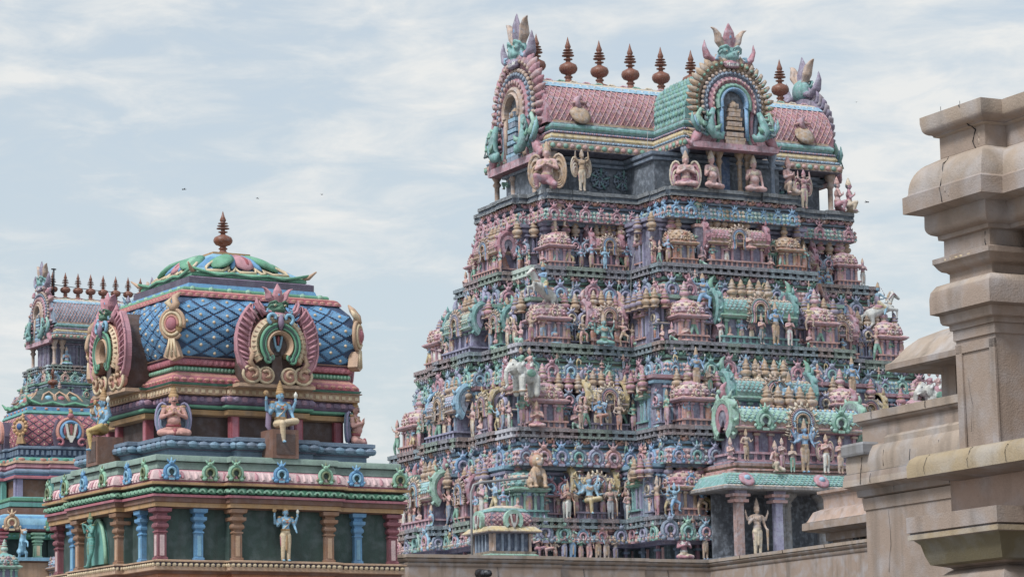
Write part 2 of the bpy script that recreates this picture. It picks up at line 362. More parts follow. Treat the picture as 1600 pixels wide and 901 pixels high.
        if item == 'shell': mb.ell(tip[0], tip[1], tip[2]+.04, .026, .026, .045, P['white'], 7, 5)
        return tip
    tips = []
    if arms == 'pray':
        for q in (-1, 1): arm(q, (.17, -.03, .16), (.022, -.125, .215), (-.2, -.25, 1))
    elif arms == 'up':
        for q in (-1, 1): arm(q, (.20, -.01, .34), (.19, 0, .5), (0, 0, 1))
    elif arms in ('four', 'multi'):
        arm(-1, (.17, -.02, .15), (.16, -.12, .2), (0, -.3, 1)); arm(1, (.18, -.02, .15), (.17, -.1, .08), (.1, -.4, -1))
        tips.append(arm(-1, (.21, .02, .2), (.245, -.03, .34), (0, 0, 1), 'disc')); tips.append(arm(1, (.21, .02, .2), (.245, -.03, .34), (0, 0, 1), 'shell'))
        if arms == 'multi':
            for e, w in (((.25, .03, .27), (.33, 0, .38)), ((.24, .03, .12), (.33, 0, .14)), ((.2, .03, .36), (.22, 0, .5))):
                for q in (-1, 1): arm(q, e, w, item='disc' if q < 0 else None)
    elif arms == 'guard':
        arm(-1, (.19, 0, .14), (.13, -.09, .24), (0, -.2, 1)); arm(1, (.18, 0, .12), (.19, -.08, .0), (0, -.3, -1), 'club')
        arm(-1, (.22, .02, .22), (.27, 0, .36), (0, 0, 1)); arm(1, (.22, .02, .22), (.27, 0, .36), (0, 0, 1))
    elif arms == 'flute':
        arm(-1, (.16, -.06, .19), (.13, -.12, .34), (-.8, -.2, .2)); arm(1, (.17, -.05, .17), (.04, -.13, .33), (-1, -.2, .1))
        mb.cap((-.24, -.125, h+.36), (.06, -.125, h+.385), .011, .011, P['gold'], 6)
    elif arms == 'bow':
        arm(-1, (.22, -.02, .3), (.31, -.06, .42), (.3, 0, 1)); arm(1, (.18, -.04, .16), (.09, -.14, .22), (-1, -.2, .2))
        A = np.linspace(-1.2, 1.2, 9); mb.tube([(-.30-.08*math.cos(a), -.06, h+.42+.32*math.sin(a)) for a in A], .012, P['brown'], 6)
    elif arms == 'dance':
        arm(-1, (.22, -.02, .28), (.30, -.05, .40), (.3, 0, 1)); arm(1, (.2, -.02, .16), (.10, -.13, .14), (-1, -.2, -.3))
    elif arms == 'hip':
        arm(-1, (.2, .02, .13), (.10, -.06, .08), (-1, -.3, -.2)); arm(1, (.17, -.03, .15), (.19, -.13, .2), (.1, -.3, 1))
    else:
        arm(-1, (.165, -.02, .13), (.16, -.12, .2), (0, -.2, 1)); arm(1, (.17, .0, .12), (.18, -.04, -.03), (0, -.2, -1))
    if crown:
        k = 1 if crown == 1 else crown
        cb = hz+.048
        mb.lathe([(.058, -.03), (.066, -.015), (.066, .012), (.05, .02), (.056, .05*k), (.044, .062*k), (.047, .09*k), (.033, .105*k), (.034, .13*k), (.018, .15*k), (.02, .165*k), (.004, .195*k)], 12, tr, 0, .004, cb)
        for q in (-1, 1): mb.ell(q*.06, .0, cb, .014, .012, .026, tr, 6, 4)
    else:
        mb.ell(0, .03, hz+.06, .035, .035, .035, P[hair], 8, 5)
    if beard: mb.ell(0, -.045, hz-.055, .035, .026, .03, P['dark'], 8, 5)
    v = vox or (.0095 if fine else .017)
    me = sculpt(mb, name, mat or M_FAR, v, 2 if fine else 1)
    return me, dict(hz=hz, h=h, tips=tips)

def wing_mb(col, col2, q=1):                               # one tall folded wing behind the shoulder, towards +x*q
    m = MB(); m.M = S(q, 1, 1)
    A = np.linspace(-2.3, 2.6, 16); cx, cz, rx, rz = .135, -.02, .085, .20
    m.prism([(cx+rx*math.cos(a), cz+rz*math.sin(a)) for a in A], -.01, .03, P[col])
    for k, f in enumerate((1, .76, .52, .28)):
        m.tube([(cx+rx*f*math.cos(a), -.012-.006*k, cz-.02*k+rz*f*math.sin(a)) for a in np.linspace(-1.9, 2.3, 12)], .017, P[col if k % 2 else col2], 6)
    return m

P['bodyw'] = hx('cccdc6')
def horse_mb(body='bodyw', rider='blue'):
    b = P[body]; m = MB()                                # rearing, facing +x; length about 1.3
    m.cap((-.35, 0, .62), (.28, 0, .88), .17, .16, b, 10); m.cap((.28, 0, .9), (.52, 0, 1.28), .12, .075, b, 8)
    m.cap((.50, 0, 1.3), (.72, 0, 1.16), .075, .045, b, 8)
    for q in (-1, 1):
        m.cap((.49, q*.04, 1.36), (.50, q*.045, 1.44), .02, .008, b, 5)
        m.cap((-.36, q*.1, .6), (-.30, q*.12, .36), .11, .06, b, 7); m.cap((-.30, q*.12, .36), (-.46, q*.12, .2), .055, .035, b, 6); m.cap((-.46, q*.12, .2), (-.40, q*.12, .02), .035, .03, b, 6)
        m.cap((.3, q*.1, .82), (.58, q*.11, .86+.06*q), .08, .045, b, 7); m.cap((.58, q*.11, .86+.06*q), (.56, q*.11, .62+.05*q), .04, .028, b, 6); m.ell(.57, q*.11, .58+.05*q, .04, .035, .035, P['dgrey'], 6, 5)
    m.tube([(-.48, 0, .62), (-.62, 0, .55), (-.66, 0, .3), (-.6, 0, .12)], [.05, .06, .05, .02], b, 7)
    m.tube([(.42, 0, 1.38), (.34, 0, 1.22), (.26, 0, 1.06)], [.03, .05, .03], P['gold'], 6, flat=.5)
    m.ell(-.02, 0, .86, .19, .19, .06, P['rose'], 10, 5); m.lathe([(.13, -.015), (.135, 0), (.13, .015)], 10, P['gold'], .33, 0, .98); m.tube([(.62, -.06, 1.23), (.5, -.085, 1.3), (.3, -.1, 1.12), (.1, -.1, 1.12)], .014, P['red'], 5); m.tube([(.62, .06, 1.23), (.5, .085, 1.3), (.3, .1, 1.12)], .014, P['red'], 5)
    for q in (-1, 1): m.ell(.56, q*.06, 1.28, .018, .014, .02, P['ink'], 6, 4)
    m.ell(-.1, 0, .80, .22, .185, .05, P['gold'], 10, 5)
    sk = P[rider]
    m.ell(-.05, 0, 1.08, .09, .11, .16, P['green'] if rider == 'blue' else P['mauve'], 8, 6); m.ell(-.03, 0, 1.22, .08, .12, .08, sk, 8, 6); m.ell(-.02, 0, 1.42, .065, .06, .075, sk, 8, 6)
    m.lathe([(.07, 0), (.06, .05), (.04, .1), (.005, .19)], 8, P['gold'], -.02, 0, 1.45)
    for q in (-1, 1):
        m.cap((-.04, q*.1, .98), (.14, q*.2, .82), .07, .05, P['yellow'], 6); m.cap((.14, q*.2, .82), (.06, q*.2, .62), .045, .03, sk, 6)
        m.cap((-.02, q*.12, 1.26), (.1, q*.18, 1.12), .035, .03, sk, 6); m.cap((.1, q*.18, 1.12), (.24, q*.08, 1.14), .03, .022, sk, 6)
    m.cap((.1, -.2, 1.2), (-.2, -.25, 1.62), .016, .012, P['brown'], 6)
    return m
def elephant_mb(body='grey', rider='green'):
    b = P[body]; m = MB()                                # facing +x
    m.ell(-.05, 0, .68, .42, .27, .3, b, 12, 8); m.ell(.42, 0, .86, .2, .18, .21, b, 10, 7); m.ell(.44, 0, 1.0, .12, .13, .1, b, 8, 5)
    m.tube([(.55, 0, .86), (.68, 0, .72), (.71, 0, .5), (.66, 0, .3), (.75, 0, .2), (.82, 0, .26)], [.1, .085, .065, .05, .04, .03], b, 8)
    for q in (-1, 1):
        m.ell(.32, q*.2, .82, .13, .035, .19, b, 8, 6); m.cap((.55, q*.08, .74), (.72, q*.12, .68), .028, .012, P['white'], 6)
        for x in (-.32, .22): m.cap((x, q*.15, .55), (x, q*.15, .08), .12, .09, b, 8)
    m.tube([(-.45, 0, .75), (-.53, 0, .55), (-.5, 0, .35)], [.03, .025, .02], b, 6)
    for q in (-1, 1): m.ell(.55, q*.14, .93, .02, .02, .025, P['ink'], 6, 4); m.ell(-.05, q*.272, .68, .17, .02, .12, P['green'], 10, 5); m.lathe([(.125, -.02), (.13, 0), (.125, .02)], 10, P['gold'], .22, q*.15, .14)
    m.ell(-.05, 0, .80, .26, .285, .2, P['rose'], 10, 6); m.tube([(.3, -.2, .98), (.05, -.3, .74), (-.2, -.3, .74)], .02, P['gold'], 5); m.ell(.46, 0, .98, .11, .1, .13, P['gold'], 8, 5)
    for x, c in ((.12, rider), (-.2, 'skin')):
        sk = P[c]; m.ell(x, 0, 1.1, .09, .1, .15, sk, 8, 6); m.ell(x+.02, 0, 1.34, .06, .06, .07, P['skin'], 8, 6); m.lathe([(.065, 0), (.06, .05), (.005, .14)], 8, P['gold'], x+.02, 0, 1.36)
        for q in (-1, 1): m.cap((x, q*.09, 1.2), (x+.12, q*.15, 1.1), .035, .03, sk, 6); m.cap((x+.12, q*.15, 1.1), (x+.2, q*.07, 1.16), .028, .02, sk, 6); m.cap((x, q*.1, 1.0), (x+.14, q*.24, .9), .06, .04, P['white'], 6)
    return m
def lion_mb(body='ochre', mane='orange', eye='white'):
    b = P[body]; mn = P[mane]; m = MB()                   # seated upright, facing -y
    m.ell(0, .08, .34, .24, .24, .3, b, 10, 8); m.ell(0, -.04, .5, .2, .18, .26, b, 10, 8)
    m.ell(0, -.1, .86, .2, .17, .2, b, 10, 8); m.ell(0, -.02, .88, .27, .14, .26, mn, 12, 7); m.ell(0, -.24, .79, .12, .1, .09, b, 8, 6); m.ell(0, -.25, .73, .1, .08, .03, P['dark'], 8, 5); m.ell(0, -.24, .69, .09, .08, .03, b, 8, 5)
    for q in (-1, 1):
        m.cap((q*.16, -.1, .55), (q*.19, -.22, .34), .09, .07, b, 8); m.cap((q*.19, -.22, .34), (q*.16, -.27, .06), .065, .06, b, 8); m.ell(q*.16, -.31, .05, .07, .09, .05, b, 8, 5)
        m.ell(q*.24, .02, .2, .13, .2, .19, b, 8, 6); m.ell(q*.27, -.15, .05, .07, .12, .05, b, 8, 5); m.ell(q*.09, -.255, .91, .04, .03, .045, P[eye], 7, 5); m.ell(q*.09, -.285, .91, .017, .015, .02, P['ink'], 6, 4)
        m.ell(q*.17, -.08, 1.06, .05, .04, .07, b, 6, 5)
    return m
def yali_mb(body='green', c2='mint'):
    b = P[body]; m = MB()                                # rearing lion-beast bracket facing -y, 1.0 tall, narrow
    m.cap((0, .1, .25), (0, -.02, .62), .13, .12, b, 8); m.cap((0, -.02, .62), (0, -.08, .8), .10, .09, b, 8); m.ell(0, -.13, .86, .11, .12, .1, P[c2], 8, 6); m.ell(0, -.24, .82, .07, .06, .05, b, 7, 5)
    for q in (-1, 1):
        m.cap((q*.08, -.02, .58), (q*.1, -.2, .52), .05, .04, b, 6); m.cap((q*.1, -.2, .52), (q*.09, -.24, .38), .035, .035, b, 6)
        m.cap((q*.09, .1, .25), (q*.12, -.06, .2), .09, .05, b, 7); m.cap((q*.12, -.06, .2), (q*.11, .0, .03), .045, .05, b, 6); m.ell(q*.07, -.2, .9, .03, .03, .03, P['white'], 6, 4)
        m.cap((q*.07, -.06, .92), (q*.12, -.02, 1.04), .035, .01, P[c2], 6)
    m.tube([(0, .2, .3), (0, .3, .5), (0, .2, .8), (0, .12, .98)], [.05, .04, .05, .02], P[c2], 6)
    return m
def kirti_mb(face='green', lips='rose', horn='tan', horns=1):
    f = P[face]; m = MB()                                # kirtimukha mask, ~1 wide, ~1 tall, facing -y
    m.ell(0, .06, .42, .27, .2, .25, f, 12, 8); m.ell(0, -.12, .36, .16, .15, .1, f, 10, 6); m.ell(0, -.22, .43, .055, .06, .05, f, 8, 5)
    m.ell(0, -.08, .2, .24, .16, .07, P[lips], 12, 6); m.ell(0, -.12, .12, .19, .13, .045, P[lips], 12, 6); m.ell(0, -.14, .165, .17, .1, .035, P['plum'], 10, 5)
    for k in range(-3, 4): m.cap((k*.048, -.235+abs(k)*.012, .19), (k*.048, -.24+abs(k)*.012, .135 if abs(k) != 2 else .09), .018, .009, P['white'], 5)
    for q in (-1, 1):
        m.ell(q*.15, -.12, .5, .075, .075, .07, f, 9, 6); m.ell(q*.15, -.175, .49, .048, .03, .035, P['cream'], 8, 5); m.ell(q*.15, -.205, .488, .025, .015, .025, P['ink'], 6, 4)
        m.tube([(q*.04, -.17, .57), (q*.14, -.18, .63), (q*.26, -.1, .58), (q*.3, 0, .46)], [.025, .04, .035, .02], f, 6)
        m.tube([(q*.2, .05, .3), (q*.40, .05, .24), (q*.56, .02, .36), (q*.63, 0, .56), (q*.62, 0, .76)], [.12, .17, .15, .09, .015], P[lips], 8, flat=.5)
        m.tube([(q*.14, .05, .6), (q*.24, .05, .76), (q*.27, .02, .92), (q*.36, 0, 1.04), (q*.48, 0, 1.10)], [.11, .16, .14, .08, .015], P[horn], 8, flat=.5)
        m.tube([(q*.28, -.1, .35), (q*.37, -.14, .36), (q*.38, -.14, .28), (q*.32, -.14, .27)], [.03, .035, .03, .02], P['skyb'], 6)
    m.tube([(0, .02, .6), (0, 0, .82), (0, -.02, 1.0), (0, 0, 1.24)], [.12, .17, .13, .015], P[lips], 8, flat=.6)
    m.ell(0, -.08, .85, .035, .04, .06, P['blue'], 6, 5)
    return m

# ---------------------------------------------------------------- ornaments
def finial_mb(c='copper', n=16):
    m = MB(); k = P[c]
    m.lathe([(.30, 0), (.30, .03), (.25, .08), (.12, .13), (.085, .2), (.13, .23), (.13, .26), (.085, .29), (.10, .33), (.22, .38), (.275, .46), (.285, .53), (.25, .62), (.12, .69), (.07, .72), (.075, .77), (.14, .79), (.14, .81),
             (.06, .83), (.06, .88), (.19, .905), (.19, .925), (.065, .94), (.06, .975), (.17, .995), (.17, 1.01), (.06, 1.03), (.055, 1.06), (.145, 1.08), (.145, 1.095), (.05, 1.11), (.085, 1.16), (.095, 1.2), (.05, 1.32), (.004, 1.5)], n, k)
    return m
def vase_mb(c='gold', c2='ochre', n=9):                    # stuccoed pot finial of the small roofs, 1 tall
    m = MB(); a, b = P[c], P[c2]
    m.lathe([(.16, 0), (.22, .05), (.2, .1), (.12, .13), (.24, .2), (.28, .3), (.24, .4), (.13, .46), (.2, .5), (.22, .56), (.13, .61), (.17, .66), (.16, .72), (.09, .77), (.11, .82), (.07, .9), (.01, 1.0)], n, [a, b, a, b, a, a, b, b, a, a, b, a, a, b, a, a])
    return m
def kudu_mb(c1='blue', c2='pink', c3='dark', lod=0):       # horseshoe ornament 1 wide, 1.15 tall, back at y=0, facing -y
    m = MB(); a, b, d = P[c1], P[c2], P[c3]; n = 12 if lod else 9
    m.ring(0, .42, .30, .47, -55, 235, -.16, 0, a, n, dome=.05)
    m.ring(0, .42, .17, .30, -60, 240, -.22, 0, b, n, dome=.04)
    m.ring(0, .42, .0, .17, -90, 270, -.06, 0, d, 8)
    for q in (-1, 1): m.ell(q*.34, -.1, .08, .15, .12, .11, a, 7, 5); m.ell(q*.5, -.08, .2, .09, .1, .09, b, 6, 4)
    m.box(0, -.08, -.02, .34, .16, .12, b)
    m.ell(0, -.14, .9, .17, .15, .13, a, 8, 5)
    for q in (-1, 1): m.tube([(q*.08, -.1, .95), (q*.2, -.1, 1.02), (q*.26, -.1, 1.14)], [.07, .06, .015], a, 5); m.ell(q*.07, -.27, .93, .035, .03, .035, b, 5, 4)
    m.tube([(0, -.12, .95), (0, -.12, 1.1), (0, -.1, 1.24)], [.08, .06, .012], b, 5)
    return m
def fancykudu_mb(c=('cream', 'green', 'salmon', 'blue'), flames=True, open_=None, nf=15, ez=1.0):   # horseshoe arch of nested bands, radius 1 round (0,1), its legs flaring at the foot
    m = MB(); q = [P[k] for k in c]; a0, a1 = -18, 198
    def legs(r0, r1, y, cc, n=1):
        rm, w = (r0+r1)/2, (r1-r0)/2
        for s in (-1, 1):
            x, z = rm*math.cos(R(a0)), 1+rm*math.sin(R(a0)); m.tube([(s*x, y, z+.03), (s*x*.93, y, z*.72), (s*x*.90, y, .36), (s*(x*.98), y, .16), (s*(x*1.12), y-.02, .05)], [w*1.02, w, w, w*1.1, w*.8], cc, 6, flat=1.1)
    if flames:
        for k in range(nf):
            a = R(a0+k*(a1-a0)/(nf-1)); ca, sa = math.cos(a), math.sin(a)*ez
            m.tube([(.90*ca, -.10, 1+.90*sa), (1.01*ca, -.16, 1+1.01*sa), (1.10*ca, -.12, 1.02+1.10*sa), (1.15*ca, -.06, 1.07+1.15*sa)], [.09, .105, .08, .015], q[0] if k % 2 else mixc(q[0], P['cream'], .25), 6, flat=.6)
            m.ell(.97*ca, -.22, 1+.97*sa, .04, .04, .04, q[3], 6, 4)
        for s in (-1, 1):
            for k in range(4): z = .62-.15*k; x = .90+.03*k; m.tube([(s*(x-.06), -.1, z), (s*(x+.08), -.14, z), (s*(x+.18), -.08, z+.07)], [.07, .07, .012], q[0], 6, flat=.6)
    m.ring(0, 1, .80, .96, a0, a1, -.14, 0, q[0], 22, dome=.05, ez=ez); legs(.80, .94, -.07, q[0])
    for k in range(26):
        a = R(a0+k*(a1-a0)/25); m.ell(.79*math.cos(a), -.18, 1+.79*math.sin(a)*ez, .05, .06, .05, P['tan'], 6, 4)
    m.ring(0, 1, .64, .79, a0, a1, -.2, 0, q[1], 22, dome=.05, ez=ez); legs(.64, .78, -.12, q[1])
    for k in range(24):
        a = R(a0+k*(a1-a0)/23); m.ell(.715*math.cos(a), -.24, 1+.715*math.sin(a)*ez, .03, .05, .045, P['slate'], 5, 4)
    m.ring(0, 1, .48, .64, a0, a1, -.25, 0, q[2], 20, dome=.05, ez=ez); legs(.50, .62, -.16, q[2])
    for k in range(18):
        a = R(a0+k*(a1-a0)/17); m.ell(.56*math.cos(a), -.29, 1+.56*math.sin(a)*ez, .025, .04, .05, mixc(q[2], P['cream'], .4), 5, 4)
    m.ring(0, 1, .36, .48, a0, a1, -.3, 0, q[3], 18, dome=.04, ez=ez); legs(.38, .47, -.2, q[3])
    return m
def plan(A, B, ca=0, da=0, cb=0, db=0):
    if not da: return [(-A, -B), (A, -B), (A, B), (-A, B)]
    return [(-A, -B), (-ca, -B), (-ca, -B-da), (ca, -B-da), (ca, -B), (A, -B), (A, -cb), (A+db, -cb), (A+db, cb), (A, cb), (A, B), (ca, B), (ca, B+da), (-ca, B+da), (-ca, B), (-A, B), (-A, cb), (-A-db, cb), (-A-db, -cb), (-A, -cb)]
def frame(C, a, z=0):                                     # local x runs along the front, -y faces the camera side
    a = R(a); u = (math.sin(a), math.cos(a)); v = (-math.cos(a), math.sin(a))
    return np.array([[u[0], v[0], 0, C[0]], [u[1], v[1], 0, C[1]], [0, 0, 1, z], [0, 0, 0, 1.]])
def roll(o, z0, z1, b, n=5):                              # bulging half round
    return [(o+b*math.sin(math.pi*k/n), z0+(z1-z0)*k/n) for k in range(n+1)]
def kapota(o0, z0, z1, d, n=6):                           # eave that curves in towards the top
    return [(o0-d*(1-math.cos(math.pi/2*k/n)), z0+(z1-z0)*math.sin(math.pi/2*k/n)) for k in range(n+1)]
def pilaster_mb(w, h, c, c2=None, y=0):                   # square pillar with bulb and stepped capital, standing at origin
    m = MB(); c2 = c2 or c; r = [(-w/2, y-w/2), (w/2, y-w/2), (w/2, y+w/2), (-w/2, y+w/2)]
    pr = [(.12*w, 0), (.12*w, .05*h), (0, .06*h), (0, .52*h), (.1*w, .53*h), (.1*w, .55*h), (-.04*w, .57*h), (-.04*w, .59*h), (.18*w, .63*h), (.2*w, .66*h), (.12*w, .70*h), (.0, .72*h), (.02*w, .74*h), (.34*w, .78*h), (.36*w, .84*h), (.1*w, .85*h), (.05*w, .9*h), (.42*w, .93*h), (.46*w, 1.0*h)]
    m.sweep(r, pr, c)
    m.box(0, y-w/2, .08*h, w*.5, w*.1, .4*h, c2)
    return m
def lotusrow(m, poly, o, z, sp, rx, ry, rz, c, c2=None, only=None):
    def fn(Mx, w, i, k):
        s0 = m.M; m.M = s0@Mx; m.ell(0, 0, z, w*.5*rx, ry, rz, c if (k % 2 or c2 is None) else c2, 8, 4); m.M = s0
    along(poly, o, sp, fn, only)
def dentils(m, poly, o, z, sp, w_, d, h, c, only=None):
    def fn(Mx, w, i, k):
        s0 = m.M; m.M = s0@Mx; m.box(0, 0, z, w*w_, d, h, c); m.M = s0
    along(poly, o, sp, fn, only)

def namam_mb(m, x, z, s, y, cw='white', cr='red'):        # U shaped mark with a drop between its arms
    a = P[cw]
    for q in (-1, 1): m.prism([(x+q*s*.42, z+s), (x+q*s*.26, z+s), (x+q*s*.12, z+.2*s), (x+q*s*.24, z+.12*s)][::(1 if q < 0 else -1)], y-.03, y, a)
    m.prism([(x-.24*s, z+.14*s), (x-.14*s, z-.02*s), (x-.06*s, z-.2*s), (x+.06*s, z-.2*s), (x+.14*s, z-.02*s), (x+.24*s, z+.14*s), (x+.12*s, z+.24*s), (x-.12*s, z+.24*s)], y-.035, y, a)
    m.prism([(x-.02*s, z+.3*s), (x+.02*s, z+.3*s), (x+.09*s, z+.8*s), (x, z+1.0*s), (x-.09*s, z+.8*s)], y-.045, y, P[cr])

def gable_parts(root, M, s=1.0, near=True, disc=None, mat=None, face=('dkg2', 'pink', 'pink')):
    """the big horseshoe gable of a shrine dome: frame, wings, scrolls, mask"""
    mat = mat or M_NEAR
    m = MB(); m.M = S(s)
    m.ring(0, .55, .30, .43, -38, 218, -.16, 0, P['cream'], 30, dome=.05, cs=P['salmon'])
    for k in range(25):
        a = R(-36+k*252/24); m.tube([(.34*math.cos(a), -.165, .55+.34*math.sin(a)), (.425*math.cos(a), -.15, .55+.425*math.sin(a))], .012, P['tan'], 5)
    m.ring(0, .55, .155, .225, -52, 232, -.20, 0, P['tan'], 26, dome=.05)
    m.ring(0, .55, 0, .16, -90, 270, -.08, 0, P['dkbrown'], 18)
    m.prism([(-.1, 0), (.1, 0), (.06, .5), (-.06, .5)], -.08, 0, P['dkbrown'])
    for q in (-1, 1):
        for r_, zz, xx, cc, th in ((.085, .13, .39, 'tan', .022), (.07, .12, .18, 'tan', .02)):
            A = np.linspace(0, 4.6, 14); m.tube([(q*(xx+(r_*(1-a/7))*math.cos(a+.6)), -.13, zz+(r_*(1-a/7))*math.sin(a+.6)) for a in A], th, P[cc], 6, flat=1.3)
        m.ell(q*.40, -.05, .13, .135, .07, .12, P['salmon'], 14, 6); m.ell(q*.18, -.05, .12, .115, .07, .11, P['salmon'], 14, 6); m.tube([(q*.40+.135*math.cos(b), -.09, .13+.12*math.sin(b)) for b in np.linspace(0, 6.28, 15)[:-1]], .024, P['cream'], 5, closed=True); m.tube([(q*.18+.115*math.cos(b), -.09, .12+.11*math.sin(b)) for b in np.linspace(0, 6.28, 15)[:-1]], .022, P['cream'], 5, closed=True)
        m.tube([(q*.36, -.12, .2), (q*.45, -.12, .3), (q*.40, -.12, .42), (q*.46, -.1, .52)], [.03, .045, .04, .01], P['tan'], 6)
    g = inst(m.mesh('gable_frame', mat), 'gable_frame', root, M)
    m = MB(); m.M = S(s)
    for q in (-1, 1):
        for r_, w_ in ((.30, .022), (.262, .022), (.238, .018)):
            A = np.radians(np.linspace(80, -38, 14)); pts = [(q*r_*math.cos(a), -.19, .55+r_*math.sin(a)) for a in A]
            B_ = np.linspace(0, 4.3, 9); e = pts[-1]; pts += [(e[0]-q*.05+q*(.05-.006*b)*math.cos(b), -.19, e[2]-.03-(.05-.004*b)*math.sin(b)) for b in B_]
            m.tube(pts, w_, P['green'] if r_ != .262 else P['dkgreen'], 6)
    inst(m.mesh('scroll_band', mat), 'scroll_band', g, None)
    for q in (-1, 1):
        m = MB(); m.M = S(q*s, s, s)
        ol = [(.40, .20), (.50, .17), (.585, .28), (.63, .45), (.635, .64), (.60, .82), (.53, .97), (.44, 1.10), (.385, 1.13), (.40, 1.02), (.36, .93), (.40, .84), (.44, .70), (.455, .52), (.43, .34)]
        m.prism(ol, -.10, .0, P['pink'])
        for k in range(13):                                # feather ridges
            t = k/12; a = R(-42+t*112); x0, z0_ = .44*math.cos(a)+.02, .55+.46*math.sin(a); x1, z1 = .61*math.cos(a*.92)+.03, .60+.56*math.sin(a*.95)+.06
            x1 = min(x1, .63-.25*max(0, t-.7)); m.tube([(x0, -.105, z0_), ((x0+x1)/2+.01, -.135, (z0_+z1)/2), (x1, -.105, z1)], [.014, .022, .012], P['wing1'] if k % 2 else P['pink'], 5)
        m.tube([(x, -.10, z) for x, z in ol], .02, P['pink'], 6, closed=True)
        inst(m.mesh('side_wing', mat), 'side_wing', g, None)
    m = kirti_mb(*face); me = sculpt(m, 'lion_mask', mat, .018, 1)
    inst(me, 'lion_mask', g, T(0, -.10*s, .90*s)@S(.52*s, .52*s, .44*s))
    m = MB(); m.M = S(s)
    if disc != 'none': namam_mb(m, 0, .50, .19, -.085, 'skyb' if disc is None else 'white')
    inst(m.mesh('painted_emblem', mat), 'painted_emblem', g, None)
    m = MB(); m.M = S(s)
    for q in (-1, 1):
        A = np.linspace(0, 4.8, 14); m.tube([(q*(.12+(.085*(1-a/8))*math.cos(a-1.2)), -.2, .93+(.085*(1-a/8))*math.sin(a-1.2)) for a in A], .026, P['skyb'], 6)
    m.tube([(0, -.2, .98), (0, -.22, .86), (0, -.2, .76)], [.03, .05, .02], P['mauve'], 6)
    inst(m.mesh('curl', mat), 'curl', g, None)
    return g

def lattice_face(m, prof, h0, nd, rows, cbase, cpad, cstud, cline, gap=.09):
    """prof: list (half,z) of the dome side; one face only, facing -y; diamonds with studs over a dark groove"""
    zs = [p[1] for p in prof]; hs = [p[0] for p in prof]
    def surf(s_, t, lift=0):                              # s_ in -1..1 across, t in 0..1 up
        z = zs[0]+(zs[-1]-zs[0])*t; h = float(np.interp(z, zs, hs)); dh = (np.interp(z+.02, zs, hs)-np.interp(z-.02, zs, hs))/.04
        n_ = np.array([0, -1, dh]); n_ /= np.linalg.norm(n_)
        return np.array([s_*h, -h, z])+n_*lift
    du, dv = 1.0/nd, .5/rows
    c1, c2, cs = P[cpad[0]], P[cpad[1]], P[cstud]
    for r_ in range(-1, 2*rows+1):
        for k in range(-nd-1, nd+2):
            cu = (2*k+(r_ % 2))*du; cv = (r_+.0)*dv+dv*.5
            if abs(cu) > 1.0-.3*du or cv < .0 or cv > 1.0: continue
            g = 1-gap
            cor = [(cu-du*g, cv), (cu, cv-dv*g), (cu+du*g, cv), (cu, cv+dv*g)]
            cor = [(min(1, max(-1, a)), min(1, max(0, b))) for a, b in cor]
            base = [surf(a, b, .0) for a, b in cor]; top = [surf(cu+(a-cu)*.86, cv+(b-cv)*.86, .022) for a, b in cor]
            inner = [surf(cu+(a-cu)*.45, cv+(b-cv)*.45, .026) for a, b in cor]; c_ = surf(cu, cv, .03)
            V = base+top+inner+[c_]; F = []; C = []
            for i in range(4):
                j = (i+1) % 4; F += [(i, j, 4+j, 4+i), (4+i, 4+j, 8+j, 8+i), (8+i, 8+j, 12)]; C += [c2, c1, c1 if (i % 2) else mixc(c1, c2, .3)]
            m.add(V, F, C)
            if abs(cu) < 1-du*.5 and 0.04 < cv < .96: m.ell(c_[0], c_[1], c_[2], .026, .022, .026, cs, 6, 4)
            for i in range(4):                            # beaded rims
                j = (i+1) % 4
                for w_ in (.2, .4, .6, .8):
                    q = cor[i][0]*(1-w_)+cor[j][0]*w_, cor[i][1]*(1-w_)+cor[j][1]*w_; q = cu+(q[0]-cu)*.93, cv+(q[1]-cv)*.93
                    p_ = surf(q[0], q[1], .016); m.add([p_+np.array(d)*.012 for d in ((-1, 0, 0), (0, 0, -1), (1, 0, 0), (0, 0, 1), (0, -1.6, 0))], [(0, 1, 4), (1, 2, 4), (2, 3, 4), (3, 0, 4)], P[cline])

P['ggrey'] = hx('849c92'); P['wing1'] = hx('9a6878'); P['midb'] = hx('4c86b8'); P['navyb'] = hx('2a4a78'); P['ppink'] = hx('b87a86'); P['dkg2'] = hx('3c6a50'); P['pinkw'] = hx('d6bcbe'); P['pbrown'] = hx('8a674c')
# ================================================================= the near shrine, left
SHC = (-4.42, 43.9); SHA = 58
SM = frame((SHC[0]+.53*.13, SHC[1]-.85*.13), SHA, .51)@S(1, .94, .982)
sh = empty('temple_shrine', SM@T(0, 0, 2.6), 'near temple shrine with blue diamond lattice dome over a green walled storey', 'temple shrine')
SL = T(0, 0, -2.6)                                        # children are given in tower coordinates
def seg(root, LM, mat, name, h, c, d, prof, cols, extra=None):
    m = MB(); poly = plan(h, h, c, d, c, d) if d else plan(h, h)
    m.sweep(poly, prof, [P[k] for k in cols] if isinstance(cols, list) else P[cols])
    if extra: extra(m, poly)
    return inst(soften(m.mesh(name, mat)), name, root, LM)
def s_(name, *a, **k): return seg(sh, SL, M_NEAR, name, *a, **k)
CB, DB = .84, .13
s_('plinth', 1.93, CB, DB, [(0, .4), (0, 3.55), (-.02, 3.56), (-.02, 3.8)], ['salmon', 'brown', 'orange'])
s_('wall', 1.84, CB, DB, [(0, 3.81), (0, 4.76)], 'dkgreen')
